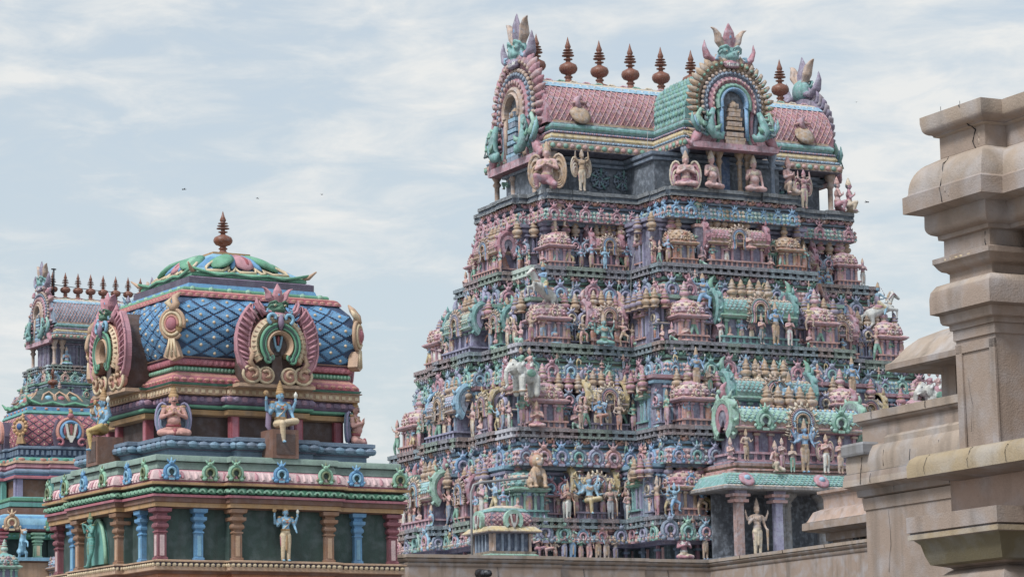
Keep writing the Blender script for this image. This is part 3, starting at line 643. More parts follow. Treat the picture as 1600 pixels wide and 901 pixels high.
s_('dentil_cornice', 1.95, CB, DB, [(0, 3.80), (.03, 3.84), (.06, 3.85), (.06, 3.90), (.04, 3.905), (.05, 3.96), (.08, 3.965), (.08, 3.985), (-.0, 4.0)], ['brown', 'tan', 'tan', 'brown', 'plum', 'brown', 'tan', 'tan'],
   extra=lambda m, p: lotusrow(m, p, .055, 3.925, .085, .86, .03, .032, P['cream']))
s_('beam', 1.95, CB, DB, [(.0, 4.735), (.05, 4.75), (.05, 4.81), (.07, 4.82), (.07, 4.885), (.10, 4.89), (.10, 4.925), (.02, 4.93)], ['brown', 'ochre', 'brown', 'brown', 'plum', 'rose', 'plum'])
def gl(m, p):
    lotusrow(m, p, .07, 4.985, .135, 1.1, .03, .05, P['green'], P['green'])
    along(p, .11, .135, lambda Mx, w, i, k: (setattr(m, 'M', Mx), m.ring(0, 4.965, .025, .05, 0, 180, -.012, .03, P['mint'], 6), setattr(m, 'M', I4)))
s_('lotus_moulding', 1.95, CB, DB, roll(.04, 4.93, 5.045, .04), 'dkgreen', extra=gl)
s_('eave_ledge', 1.95, CB, DB, [(.05, 5.045), (.10, 5.06), (.13, 5.065), (.13, 5.10), (.10, 5.105), (.10, 5.13)], ['brown', 'cream', 'ochre', 'plum', 'rose'])
def kp(m, p):
    for i, l, Mx in edges(p, .045):
        n = max(1, int(l/.11))
        for k in range(n):
            m.M = Mx; m.tube([((k+.5)*l/n, -.075, 5.15), ((k+.5)*l/n, -.055, 5.21), ((k+.5)*l/n, -.0, 5.26)], [.025, .03, .02], P['pinkw'] if k % 3 else P['pink'], 5); m.M = I4
s_('curved_eave', 1.95, CB, DB, kapota(.115, 5.13, 5.285, .10), ['pinkw', 'pinkw', 'pinkw', 'pinkw', 'pink', 'pink'], extra=kp)
s_('green_parapet', 1.95, CB, DB, [(.0, 5.285), (.0, 5.30), (-.02, 5.40), (.03, 5.41), (.03, 5.48), (.02, 5.495)], ['dkgreen', 'ggrey', 'dkgreen', 'ggrey', 'ggrey'])
# horseshoe ornaments on the eave, alternating blue and green
km = {c: kudu_mb(c, c2, 'dkgreen', 1) for c, c2 in (('blue', 'skyb'), ('mint', 'olive'))}
kme = {c: m.mesh('horseshoe_ornament', M_NEAR) for c, m in km.items()}
p_ = plan(1.95, 1.95, CB, DB, CB, DB)
for i, xs in {0: (.28, .88), 2: (.12, .84, 1.56), 4: (.22, .95), 19: (.25, .85), 17: (.12, .84, 1.56), 15: (.25, .85), 5: (.3, .9), 7: (.1, .84, 1.56), 9: (.3, .8), 10: (.3, .9), 12: (.1, .84, 1.56), 14: (.3, .8)}.items():
    for ii, l, Mx in edges(p_, .115):
        if ii == i:
            for k, x in enumerate(xs): inst(kme[('blue', 'mint')[(k+(i not in (0, 4, 19))) % 2]], 'horseshoe_ornament', sh, SL@Mx@T(x, .0, 5.13)@S(.26, .22, .26), label='%s horseshoe ornament on the pink eave' % ('blue', 'pale green')[(k+(i not in (0, 4, 19))) % 2])
# pillars of the green storey
def pil(x, cname, face, w=.13, hh=.74):
    c = {'p': ('ppink', 'pinkw'), 'b': ('blue', 'skyb'), 'o': ('pbrown', 'tan')}[cname]
    m = pilaster_mb(w, hh, P[c[0]], P[c[1]]); lab = {'p': 'pink', 'b': 'bright blue', 'o': 'brown'}[cname]
    off = DB if abs(x) < CB+.001 else 0
    inst(m.mesh('pillar', M_NEAR), 'pillar', sh, SL@RZ(face)@T(x, -1.84-off-.02, 3.995), label=lab+' pillar with stepped capital')
for face in (0, -math.pi/2, math.pi, math.pi/2):
    for x, c in ((-1.86, 'p'), (-1.28, 'b'), (-.74, 'o'), (.74, 'o'), (1.28, 'b'), (1.86, 'p')): pil(x, c, face, .135 if c != 'b' else .12)
# blue lotus terrace
CB2, DB2 = .62, .17
s_('terrace', 1.60, CB2, DB2, [(.0, 5.49), (.0, 5.60), (.03, 5.61), (.03, 5.63)], ['slate', 'slate', 'plum'])
s_('lotus_moulding', 1.64, CB2, DB2, [(0, 5.63), (.03, 5.64)]+roll(.03, 5.65, 5.735, .03)+[(.04, 5.74), (.06, 5.75), (.06, 5.80), (.02, 5.81)], 'slate', extra=lambda m, p: lotusrow(m, p, .06, 5.69, .165, .94, .045, .052, P['slate'], mixc(P['slate'], P['skyb'], .35)))
s_('neck_wall', 1.28, .55, .16, [(0, 5.80), (0, 6.2)], 'dkbrown')
for face in (0, -math.pi/2, math.pi, math.pi/2):
    for x in (-1.25, -.52, .52, 1.25):
        m = MB(); m.box(0, 0, 0, .13, .12, .37, P['red']); m.box(0, -.062, .03, .09, .01, .3, P['rose']); inst(m.mesh('pilaster', M_NEAR), 'pilaster', sh, SL@RZ(face)@T(x, -1.30-(.16 if abs(x) < .6 else 0), 5.81))
s_('neck_cornice', 1.36, CB2, DB2, [(.0, 6.15), (.04, 6.165), (.05, 6.235), (.02, 6.24), (.06, 6.25), (.09, 6.27), (.09, 6.30), (.06, 6.31), (.07, 6.32)]+roll(.08, 6.33, 6.43, .04)+[(.10, 6.44)], ['ochre', 'ochre', 'dkbrown', 'dkgreen', 'green', 'green', 'plum', 'mauve'],
   extra=lambda m, p: lotusrow(m, p, .105, 6.385, .125, .95, .035, .045, P['mauve'], mixc(P['mauve'], P['pink'], .4)))
s_('cream_frieze', 1.50, CB2, .10, [(.0, 6.44), (.03, 6.45), (.03, 6.555), (.06, 6.56), (.06, 6.575), (.03, 6.58), (.05, 6.60), (.05, 6.615), (.0, 6.62)], ['ochre', 'tan', 'gold', 'brown', 'dkgreen', 'green', 'dkgreen'],
   extra=lambda m, p: dentils(m, p, .032, 6.475, .11, .55, .02, .05, P['cream']))
s_('pink_apron', 1.44, 0, 0, [(.09, 6.62), (.085, 6.66), (.04, 6.72), (-.02, 6.77), (-.04, 6.79)], ['red', 'rose', 'salmon', 'rose'],
   extra=lambda m, p: lotusrow(m, p, .075, 6.665, .12, .8, .03, .03, P['salmon']))
s_('green_roll', 1.40, 0, 0, roll(.0, 6.79, 6.87, .035), 'green', extra=lambda m, p: lotusrow(m, p, .03, 6.83, .06, .7, .015, .03, P['mint']))
s_('pink_band', 1.42, 0, 0, [(-.02, 6.87), (.03, 6.89), (.04, 6.94), (.02, 6.98), (.05, 6.99), (.05, 7.01)], ['red', 'rose', 'rose', 'plum', 'brown'],
   extra=lambda m, p: lotusrow(m, p, .03, 6.93, .09, .85, .018, .035, P['rose']))
DP = [(1.43, 7.0), (1.48, 7.12), (1.52, 7.28), (1.535, 7.45), (1.51, 7.62), (1.44, 7.78), (1.31, 7.93)]
m = MB(); m.sweep(plan(1.4, 1.4), [(h-1.41, z) for h, z in DP], P['navy'], sm=False); dome = inst(m.mesh('lattice_dome', M_NEAR), 'lattice_dome', sh, SL)
for fi, face in enumerate((0, -math.pi/2, math.pi, math.pi/2)):
    m = MB(); lattice_face(m, [(h-.008, z) for h, z in DP], 0, 7, 4, 'navyb', ('blue', 'midb'), 'cream', 'slate', .10); inst(m.mesh('diamond_panel', M_NEAR), 'diamond_panel', dome, RZ(face))
    # corner volutes
    m = MB(); m.M = T(-1.50, -1.50, 0)@RZ(-math.pi/4)
    m.lathe([(.0, -.08), (.23, -.07), (.25, -.02), (.2, .0)], 20, P['tan'], sq=0) if 0 else None
    z0 = 7.46
    for r_, w_, cc, yy in ((.19, .03, 'tan', -.02), (.145, .025, 'cream', -.05), (.10, .018, 'salmon', -.065)):
        A = np.linspace(.9, 2*math.pi+.4, 18); m.tube([(r_*.95*math.cos(a-1.2), yy, z0+r_*1.15*math.sin(a-1.2)) for a in A], w_, P[cc], 6)
    m.ell(0, -.02, z0, .17, .06, .2, P['gold'], 12, 6); m.ell(0, -.07, z0, .085, .05, .1, P['rose'], 10, 6)
    m.prism([(-.05, 7.22), (-.13, 6.98), (.0, 6.92), (.13, 6.98), (.05, 7.22)], -.05, .1, P['tan'])
    for q in (-.05, 0, .05): m.tube([(q*.6, -.06, 7.24), (q*1.4, -.055, 6.98)], .018, P['cream'], 5)
    m.tube([(0, -.02, 7.66), (.05, .0, 7.76), (.0, .06, 7.86), (.07, .14, 7.95)], [.07, .06, .05, .015], P['tan'], 6); m.tube([(.02, -.04, 7.68), (-.08, -.0, 7.78), (-.05, .06, 7.86)], [.03, .045, .01], P['cream'], 6)
    inst(m.mesh('corner_volute', M_NEAR), 'corner_volute', dome, RZ(face))
    # gable with its deep plain backing
    m = MB(); pl = [(-.44, 0), (.44, 0), (.5, .3), (.47, .7), (.34, 1.0), (.16, 1.18), (-.16, 1.18), (-.34, 1.0), (-.47, .7), (-.5, .3)]
    m.prism([(x, 6.6+z) for x, z in pl], -1.78, -1.0, P['dkbrown'])
    m.box(0, -1.62, 6.56, 1.24, .5, .05, P['tan']); inst(m.mesh('gable_block', M_NEAR), 'gable_block', sh, SL@RZ(face))
    gable_parts(sh, SL@RZ(face)@T(0, -1.78, 6.61), 1.04)
s_('pink_band', 1.28, 0, 0, [(.0, 7.91), (.06, 7.925), (.05, 7.96), (.01, 8.01), (-.03, 8.03)], ['brown', 'rose', 'red', 'salmon'], extra=lambda m, p: lotusrow(m, p, .045, 7.955, .12, .85, .022, .03, P['salmon']))
s_('green_garland', 1.14, 0, 0, roll(.04, 8.02, 8.09, .02), 'green', extra=lambda m, p: lotusrow(m, p, .06, 8.06, .3, .3, .04, .045, P['mint']))
s_('blue_course', 1.04, 0, 0, [(.03, 8.08), (.0, 8.17)], 'blue')
s_('mauve_slab', .98, 0, 0, [(.03, 8.165), (.05, 8.17), (.05, 8.27), (.0, 8.29)], ['plum', 'plum', 'mauve'])
# lotus cap with curling petals
m = MB(); m.sweep(plan(.92, .92), [(.0, 8.29), (.03, 8.31), (.02, 8.37), (-.05, 8.40), (-.16, 8.47), (-.32, 8.58), (-.50, 8.70), (-.60, 8.77)], [P['green'], P['green'], P['mint'], P['skyb'], P['blue'], P['blue'], P['skyb']])
for face in (0, -math.pi/2, math.pi, math.pi/2):
    m.M = RZ(face)
    for k, (x, cc) in enumerate(((-.64, 'green'), (-.31, 'blue'), (0, 'pink'), (.31, 'blue'), (.64, 'green'))):
        def pt(s, t, l=0):
            hh = float(np.interp(t, [0, .25, .6, 1], [.91, .78, .60, .33])); z = float(np.interp(t, [0, .25, .6, 1], [8.36, 8.47, 8.60, 8.76])); return (s*hh, -hh-l, z+l)
        w_ = .07 if cc == 'blue' else .24
        L_ = [pt(x*(1-.35*t)+w_*math.sin(math.pi*(.15+.8*t)**.8)*(-1), .1+.8*t, .01) for t in np.linspace(0, 1, 7)]; R_ = [pt(x*(1-.35*t)+w_*math.sin(math.pi*(.15+.8*t)**.8), .1+.8*t, .01) for t in np.linspace(0, 1, 7)]
        loop = L_+R_[::-1]; m.tube(loop, .026, P['cream'], 5, closed=True); 
        c0 = [pt(x*(1-.35*t), .1+.8*t, .03) for t in np.linspace(.1, .95, 7)]; m.tube(c0, [q_*(w_/.17) for q_ in (.04, .10, .13, .14, .12, .09, .05)], P[cc], 7, flat=.35 if w_ > .1 else 1)
        if w_ > .1: m.tube([(a+.035, b-.02, c+.025) for a, b, c in c0[1:6]], [.03, .06, .07, .05, .02], P['red' if k == 2 else 'mint'], 6, flat=.5)
    m.tube([(-.97, -.97, 8.42), (-.55, -.97, 8.33), (-.3, -.96, 8.37), (0, -.96, 8.34), (.3, -.96, 8.37), (.55, -.97, 8.33), (.97, -.97, 8.42)], .024, P['green'], 6)
    m.tube([(-.85, -.85, 8.38), (-.97, -.97, 8.39), (-1.06, -1.06, 8.48)], [.045, .035, .012], P['tan'], 6)
m.M = I4; m.box(0, 0, 8.755, .62, .62, .05, P['ochre']); inst(m.mesh('lotus_cap', M_NEAR), 'lotus_cap', sh, SL)
m = finial_mb(); inst(m.mesh('finial', M_COPPER), 'finial', sh, SL@T(0, 0, 8.80)@S(.52, .52, .47))
# pedestals of the seated statues are part of the shrine
for face in (0, -math.pi/2):
    m = MB(); m.box(0, 0, 5.495, .42, .40, .42, P['brown']); m.box(0, -.202, 5.55, .3, .01, .3, P['dkbrown']); inst(m.mesh('pedestal', M_NEAR), 'pedestal', sh, SL@RZ(face)@T(0, -1.93))

def statue(name, me, M, h, label, cat='statue', group=None, kids=()):
    o = inst(me, name, None, M@S(h)); tag(o, label, cat, group)
    for n_, k, km_ in kids: inst(k, n_, o, km_)
    return o
def crownless(*a, **k): return figure(*a, **k)
def face_kids(info, mat, sc=1, moust=False):              # eyes, brows and lips of a near statue
    hz = info['hz']; r = []
    for q in (-1, 1):
        m = MB(); m.ell(q*.021, -.063, hz+.006, .012, .007, .006, P['white'], 7, 5); m.ell(q*.021, -.069, hz+.006, .005, .004, .005, P['ink'], 6, 4); r.append(('eye', m.mesh('eye', mat), None))
        m = MB(); m.tube([(q*.008, -.068, hz+.019), (q*.022, -.07, hz+.025), (q*.036, -.058, hz+.019)], .003, P['ink'], 5); r.append(('eyebrow', m.mesh('eyebrow', mat), None))
    if moust:
        m = MB(); m.tube([(-.04, -.06, hz-.022), (-.022, -.072, hz-.033), (0, -.075, hz-.031), (.022, -.072, hz-.033), (.04, -.06, hz-.022)], [.002, .006, .006, .006, .002], P['ink'], 5); r.append(('moustache', m.mesh('moustache', mat), None))
    m = MB(); m.ell(0, -.066, hz-.04, .014, .007, .005, P['red'], 7, 4); r.append(('mouth', m.mesh('mouth', mat), None))
    return tuple(r)
blk = dict(fine=True, mat=M_NEAR)
# seated four armed deity on the front pedestal
me, inf = figure('pendant', 'bluskin', 'cream', 'gold', name='statue', **blk)
def attributes(inf, mat):
    m = MB(); a, b = inf['tips'][:2]
    m.lathe([(.0, -.012), (.04, -.012), (.044, 0), (.04, .012), (0, .012)], 14, P['gold'], 0, 0, 0); 
    V = MB(); V.M = T(*(a+np.array([0, 0, .045])))@RX(math.pi/2); V.merge(m); V.M = I4; V.ell(a[0], a[1], a[2]+.045, .012, .02, .012, P['brown'], 6, 4)
    k = MB(); k.lathe([(.008, -.03), (.022, 0), (.032, .03), (.028, .05), (.014, .065), (.003, .09)], 10, P['white'], b[0], b[1], b[2]+.0)
    return V.mesh('discus', mat), k.mesh('conch', mat)
d_, c_ = attributes(inf, M_NEAR)
m = MB()
for q in (-1, 1): m.tube([(q*.1, .02, inf['h']+.3), (q*.17, .03, inf['h']+.15), (q*.19, .02, inf['h']-.05), (q*.17, -.04, inf['h']-.14)], [.03, .05, .05, .03], P['mauve'], 6, flat=.5)
statue('seated_deity_statue', me, SM@T(0, -1.95, 5.62), .98, 'blue four armed deity statue in white dhoti sitting on the brown front pedestal', kids=(*face_kids(inf, M_NEAR), ('discus', d_, None), ('conch', c_, None), ('shawl', m.mesh('shawl', M_NEAR), None)))
# standing deity before the green wall
me, inf = figure('stand', 'bluskin', 'cream', 'gold', arms='four', name='statue', **blk); d_, c_ = attributes(inf, M_NEAR)
statue('standing_deity_statue', me, SM@T(0, -2.10, 3.99), .76, 'blue four armed deity statue standing before the dark green wall', kids=(*face_kids(inf, M_NEAR), ('discus', d_, None), ('conch', c_, None)))
# winged kneeling attendants
wnl = [wing_mb('slate', 'lilac', q).mesh('wing', M_NEAR) for q in (-1, 1)]
me, inf = figure('cross', 'skin', 'skin', 'gold', hair='dgrey', belly=.5, name='statue', **blk)
fk = face_kids(inf, M_NEAR, moust=True)
sash = MB(); sash.ell(0, -.15, .06, .035, .03, .05, P['red'], 8, 6); sash.lathe([(.1, -.02), (.11, 0), (.1, .02)], 14, P['red'], 0, 0, inf['h']+.05, sy=.8); sash.tube([(-.1, -.03, inf['h']+.28), (0, -.085, inf['h']+.16), (.09, -.05, inf['h']+.06)], .015, P['gold'], 5); sa = sash.mesh('sash', M_NEAR)
statue('winged_attendant_statue', me, SM@T(-1.50, -1.52, 5.80)@RZ(R(-18)), 1.05, 'pink winged praying statue sitting on the blue ledge\'s left front corner', kids=(*fk, *[('wing', w, T(0, .05, inf['h']+.17)@S(1.1)) for w in wnl], ('sash', sa, None)))
statue('winged_attendant_statue', me, SM@T(1.50, -1.42, 5.80)@RZ(R(42)), 1.05, 'pink winged praying statue in profile at the blue ledge\'s right end', kids=(*fk, *[('wing', w, T(0, .05, inf['h']+.17)@S(1.1)) for w in wnl], ('sash', sa, None)))
# deity on the left side pedestal
me, inf = figure('pendant', 'bluskin', 'yellow', 'gold', name='statue', **blk); d_, c_ = attributes(inf, M_NEAR)
statue('seated_deity_statue', me, SM@RZ(-math.pi/2)@T(0, -1.95, 5.62), 1.0, 'blue deity statue in yellow dhoti sitting in profile on the shrine\'s left side', kids=(*face_kids(inf, M_NEAR), ('discus', d_, None), ('conch', c_, None)))
# flute player in the side niche
me, inf = figure('tribhanga', 'teal', 'teal', 'olive', hair='dkgreen', name='statue', **blk)
statue('flute_player_statue', me, SM@RZ(-math.pi/2)@T(-.05, -2.12, 3.99), .74, 'small green flute playing statue before the leaf shaped niche at left', kids=face_kids(inf, M_NEAR))
m = MB()
A = np.linspace(0, math.pi, 15); m.prism([(.30*math.cos(a)*(1-.25*math.sin(a)), .05+.66*math.sin(a)**.8) for a in A], -.03, .02, P['teal'])
m.tube([(.30*math.cos(a)*(1-.25*math.sin(a)), -.03, .05+.66*math.sin(a)**.8) for a in A], .03, P['mint'], 6)
inst(m.mesh('leaf_niche', M_NEAR), 'leaf_niche', sh, SL@RZ(-math.pi/2)@T(-.02, -1.99, 3.99))
# ================================================================= the great gateway tower and its small aedicules
PAL = [dict(b='pink', d='rose', t='tan', k='blue', e='gold', w='salmon'), dict(b='slate', d='skyb', t='pink', k='gold', e='tan', w='lilac'), dict(b='green', d='teal', t='tan', k='pink', e='mint', w='teal'),
       dict(b='orange', d='ochre', t='gold', k='orange', e='ochre', w='orange'), dict(b='salmon', d='pink', t='cream', k='salmon', e='pink', w='salmon'), dict(b='mauve', d='yellow', t='lilac', k='rose', e='gold', w='mauve'),
       dict(b='lilac', d='teal', t='cream', k='mauve', e='mint', w='lilac'), dict(b='rose', d='mint', t='skyb', k='skyb', e='tan', w='pink')]
_c = {}
def cached(key, fn):
    if key not in _c: _c[key] = fn()
    return _c[key]
def scales(m, rows, cols_, fn, c1, c2, lift=.02):          # pointed tiles over a surface fn(s,t)->point, both 0..1
    for r_ in range(rows):
        for k in range(cols_+1):
            s0 = (k+(.5 if r_ % 2 else 0)-.5)/cols_; s1 = s0+1/cols_
            s0, s1 = max(0, s0), min(1, s1)
            if s1-s0 < .3/cols_: continue
            t1 = 1-r_/rows; t0 = max(0, t1-1.35/rows); sm_ = (s0+s1)/2
            a, b, c = fn(s0, t1), fn(s1, t1), fn(sm_, t0); l_, r2 = fn(s0, (t0+t1)/2), fn(s1, (t0+t1)/2)
            nn = np.cross(b-a, c-a); nn = -nn/(np.linalg.norm(nn)+1e-9)
            if nn@(fn(.5, .5)-fn(.5, .5)*[1, 0, 0]*1)*0 < 0: nn = -nn
            ctr = (a+b+c)/3+nn*lift
            m.add([a, l_+nn*lift*.4, c+nn*lift, r2+nn*lift*.4, b, (l_+r2)/2+nn*lift*1.6], [(0, 1, 5), (1, 2, 5), (2, 3, 5), (3, 4, 5), (4, 0, 5)][::1], [c1, c1, c2, c2, c1])
def kuta(pi):                                              # domed corner shrine, ~1 wide, body to .72, dome to 1.28; returns [(name, mesh, local)]
    def mk():
        p = PAL[pi]; b, d, t, e, w = P[p['b']], P[p['d']], P[p['t']], P[p['e']], P[p['w']]
        m = MB(); m.box(0, 0, 0, .98, .98, .05, w); m.box(0, 0, .05, .86, .86, .12, P['plum'])
        for x in np.linspace(-.4, .4, 6):
            for f in range(4): m.M = RZ(f*math.pi/2); m.box(x, -.42, .05, .06, .05, .12, w)
        m.M = I4; m.box(0, 0, .17, .96, .96, .045, w); m.box(0, 0, .21, .70, .70, .46, P['purple'])
        for f in range(4):
            m.M = RZ(f*math.pi/2)
            for x in (-.32, -.14, .14, .32): m.box(x, -.355, .21, .075, .07, .44, w if abs(x) > .2 else e); m.box(x, -.36, .57, .12, .11, .05, e)
        m.M = I4; m.sweep(plan(.40, .40), [(0, .64), (.06, .66), (.10, .70), (.12, .705), (.12, .74), (.04, .78)], [b, e, t, e, b])
        body = m.mesh('miniature_shrine', M_FAR)
        m = MB(); pr = [(.40, .76), (.46, .80), (.485, .88), (.46, .98), (.38, 1.08), (.26, 1.16), (.12, 1.21), (.09, 1.25)]
        m.lathe(pr, 16, [t, d, d, t, d, d, b], sq=.35)
        for j, (r_, z) in enumerate(((.475, .85), (.468, .93), (.43, 1.02), (.35, 1.10))):
            n_ = 20-3*j
            for k in range(n_):
                a = 2*math.pi*(k+.5*(j % 2))/n_; q = 1+.35*(1/max(abs(math.cos(a)), abs(math.sin(a)))-1); m.ell(r_*q*math.cos(a), r_*q*math.sin(a), z, .055, .055, .04, d if (k+j) % 2 else mixc(d, t, .5), 5, 4)
        dm = m.mesh('dome', M_FAR)
        kd = cached(('k', p['k'], p['t']), lambda: kudu_mb(p['k'], p['t']).mesh('horseshoe_ornament', M_FAR))
        vs_ = cached(('v', p['e']), lambda: vase_mb(p['e'], p['t']).mesh('finial', M_FAR))
        r = [('dome', dm, None), ('finial', vs_, T(0, 0, 1.22)@S(.5, .5, .52))]
        for f in (0, -math.pi/2): r.append(('horseshoe_ornament', kd, RZ(f)@T(0, -.43, .72)@S(.34, .3, .34)))
        return body, r
    return cached(('kuta', pi), mk)
def sala(pi, L, nf=3):                                    # barrel roofed aedicule L long, depth .8
    def mk():
        p = PAL[pi]; b, d, t, e, w = P[p['b']], P[p['d']], P[p['t']], P[p['e']], P[p['w']]; h = L/2
        m = MB(); m.box(0, 0, 0, L, .9, .05, w); m.box(0, 0, .05, L-.1, .8, .12, P['plum'])
        for x in np.linspace(-h+.08, h-.08, int(L/.17)): m.box(x, -.4, .05, .06, .05, .12, w)
        m.box(0, 0, .17, L-.02, .9, .045, w); m.box(0, .05, .21, L-.3, .62, .46, P['purple'])
        for x in np.linspace(-h+.22, h-.22, max(4, int(L/.32))): m.box(x, -.27, .21, .075, .08, .44, b); m.box(x, -.28, .57, .13, .12, .05, e)
        m.sweep(plan(h-.16, .32), [(0, .64), (.06, .66), (.10, .70), (.13, .705), (.13, .74), (.05, .78)], [b, e, t, e, b])
        body = m.mesh('miniature_shrine', M_FAR)
        m = MB(); n_ = 10; pr = [(-.40, .76), (-.43, .86), (-.41, .98), (-.34, 1.09), (-.2, 1.18), (0, 1.21), (.2, 1.18), (.34, 1.09), (.41, .98), (.43, .86), (.40, .76)]
        V = [(-h+.12, y, z) for y, z in pr]+[(h-.12, y, z) for y, z in pr]; k = len(pr)
        cl = [e, d, d, t, w, w, t, d, d, e]
        m.add(V, [(i, i+k, i+1+k, i+1) for i in range(k-1)]+[tuple(range(k)), tuple(range(2*k-1, k-1, -1))], cl+[b, b])
        def fn(s, t_): y = float(np.interp(t_, [0, .45, 1], [-.435, -.42, -.3])); z = float(np.interp(t_, [0, .45, 1], [.82, .97, 1.12])); return np.array([-h+.14+(L-.28)*s, y, z])
        scales(m, 4, int(L/.14), fn, d, mixc(d, t, .6), .018)
        for x in np.linspace(-h+.2, h-.2, int(L/.12)): m.ell(x, -.27, 1.15, .03, .03, .03, P['cream'], 5, 4)
        vt = m.mesh('barrel_roof', M_FAR)
        r = [('barrel_roof', vt, None)]
        kc = ('cream' if pi % 2 else 'tan', p['b'], p['k'], 'gold')
        kd = cached(('fk', kc), lambda: fancykudu_mb(kc, nf=11).mesh('gable', M_FAR))
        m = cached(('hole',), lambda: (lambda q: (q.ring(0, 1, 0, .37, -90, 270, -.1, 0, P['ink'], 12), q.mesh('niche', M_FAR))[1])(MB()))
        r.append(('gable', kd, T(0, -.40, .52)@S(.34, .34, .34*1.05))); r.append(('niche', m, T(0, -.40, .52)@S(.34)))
        ge = cached(('ge', p['d'], p['b']), lambda: end_gable(p['d'], p['b']))
        for q in (-1, 1): r.append(('end_gable', ge, T(q*(h-.06), 0, .62)@RZ(q*math.pi/2)@S(.5, .5, .62)))
        vs_ = cached(('v', 'gold'), lambda: vase_mb('gold', 'ochre').mesh('finial', M_FAR))
        for x in np.linspace(-.22*(nf-1)/2*1.15, .22*(nf-1)/2*1.15, nf): r.append(('finial', vs_, T(x*1.0, .0, 1.19)@S(.5, .5, .50)))
        return body, r
    return cached(('sala', pi, L, nf), mk)
def end_gable(c1, c2):
    m = MB(); m.ring(0, .5, .0, .72, -60, 240, -.16, .1, P['plum'], 14); m.ring(0, .5, .52, .80, -60, 240, -.24, .1, P[c1], 16, dome=.05); m.ring(0, .5, .3, .5, -60, 240, -.2, 0, P[c2], 14)
    for k in range(9):
        a = R(-40+k*260/8); m.tube([(.78*math.cos(a), -.1, .5+.78*math.sin(a)), (.92*math.cos(a), -.1, .5+.92*math.sin(a)), (.98*math.cos(a), -.05, .6+.98*math.sin(a))], [.07, .08, .01], P[c1], 5)
    m.tube([(0, -.1, 1.2), (0, -.18, 1.42), (.0, -.1, 1.6), (0, .05, 1.75)], [.16, .15, .1, .02], P[c2], 7); m.ell(0, -.3, 1.4, .1, .12, .09, P[c1], 6, 4)
    return m.mesh('end_gable', M_FAR)
def panjara(pi):                                          # narrow two pillared aedicule with a horseshoe head, .5 wide
    def mk():
        p = PAL[pi]; b, d, t, e, w = P[p['b']], P[p['d']], P[p['t']], P[p['e']], P[p['w']]
        m = MB(); m.box(0, 0, 0, .5, .5, .05, w); m.box(0, 0, .05, .42, .42, .12, P['plum']); m.box(0, 0, .17, .5, .5, .04, w); m.box(0, .08, .2, .36, .3, .5, P['purple'])
        for x in (-.17, -.06, .06, .17)[::3 if pi % 2 else 1]: m.lathe([(.035, 0), (.03, .05), (.03, .36), (.05, .40), (.03, .43), (.07, .48)], 6, w, x, -.15, .2)
        m.sweep(plan(.2, .2), [(0, .68), (.06, .70), (.08, .745), (.0, .78)], [e, b, t])
        body = m.mesh('miniature_shrine', M_FAR)
        kd = cached(('k1', p['b'], p['t']), lambda: kudu_mb(p['b'], p['t'], 'ink', 1).mesh('horseshoe_ornament', M_FAR))
        return body, [('horseshoe_ornament', kd, T(0, -.14, .74)@S(.52, .7, .5))]
    return cached(('panj', pi), mk)
def put(root, spec, M, lab=None):
    b = inst(spec[0], 'miniature_shrine', root, M)
    if lab: b['label'] = lab
    for n_, me, km_ in spec[1]: inst(me, n_, b, km_)
    return b

class Cap:                                                # keeps the 100 nearest of a repeated plain part, the rest become one mesh
    def __init__(s, root, LM, name, mat): s.root, s.LM, s.name, s.mat, s.l = root, LM, name, mat, []
    def add(s, key, mbf, M): s.l.append((key, mbf, M))
    def flush(s, W, n=100):
        def score(e):
            p = (W@e[2])[:3, 3]; f = (W@e[2])[:3, :3]@np.array([0, -1, 0]); return np.linalg.norm(p)/max(.2, -(f@p)/np.linalg.norm(p)/np.linalg.norm(f))
        s.l.sort(key=score); rest = MB()
        for i, (key, mbf, M) in enumerate(s.l):
            q = cached(('cap', key), mbf); isme = isinstance(q, bpy.types.Mesh)
            if i < n: inst(q if isme else cached(('capm', key), lambda: q.mesh(s.name, s.mat)), s.name, s.root, s.LM@M)
            else: rest.merge(cached(('capb', key), lambda: tomb(q)) if isme else q, M)
        if rest.f: o = inst(rest.mesh(s.name, s.mat), s.name, s.root, s.LM); o['kind'] = 'stuff'

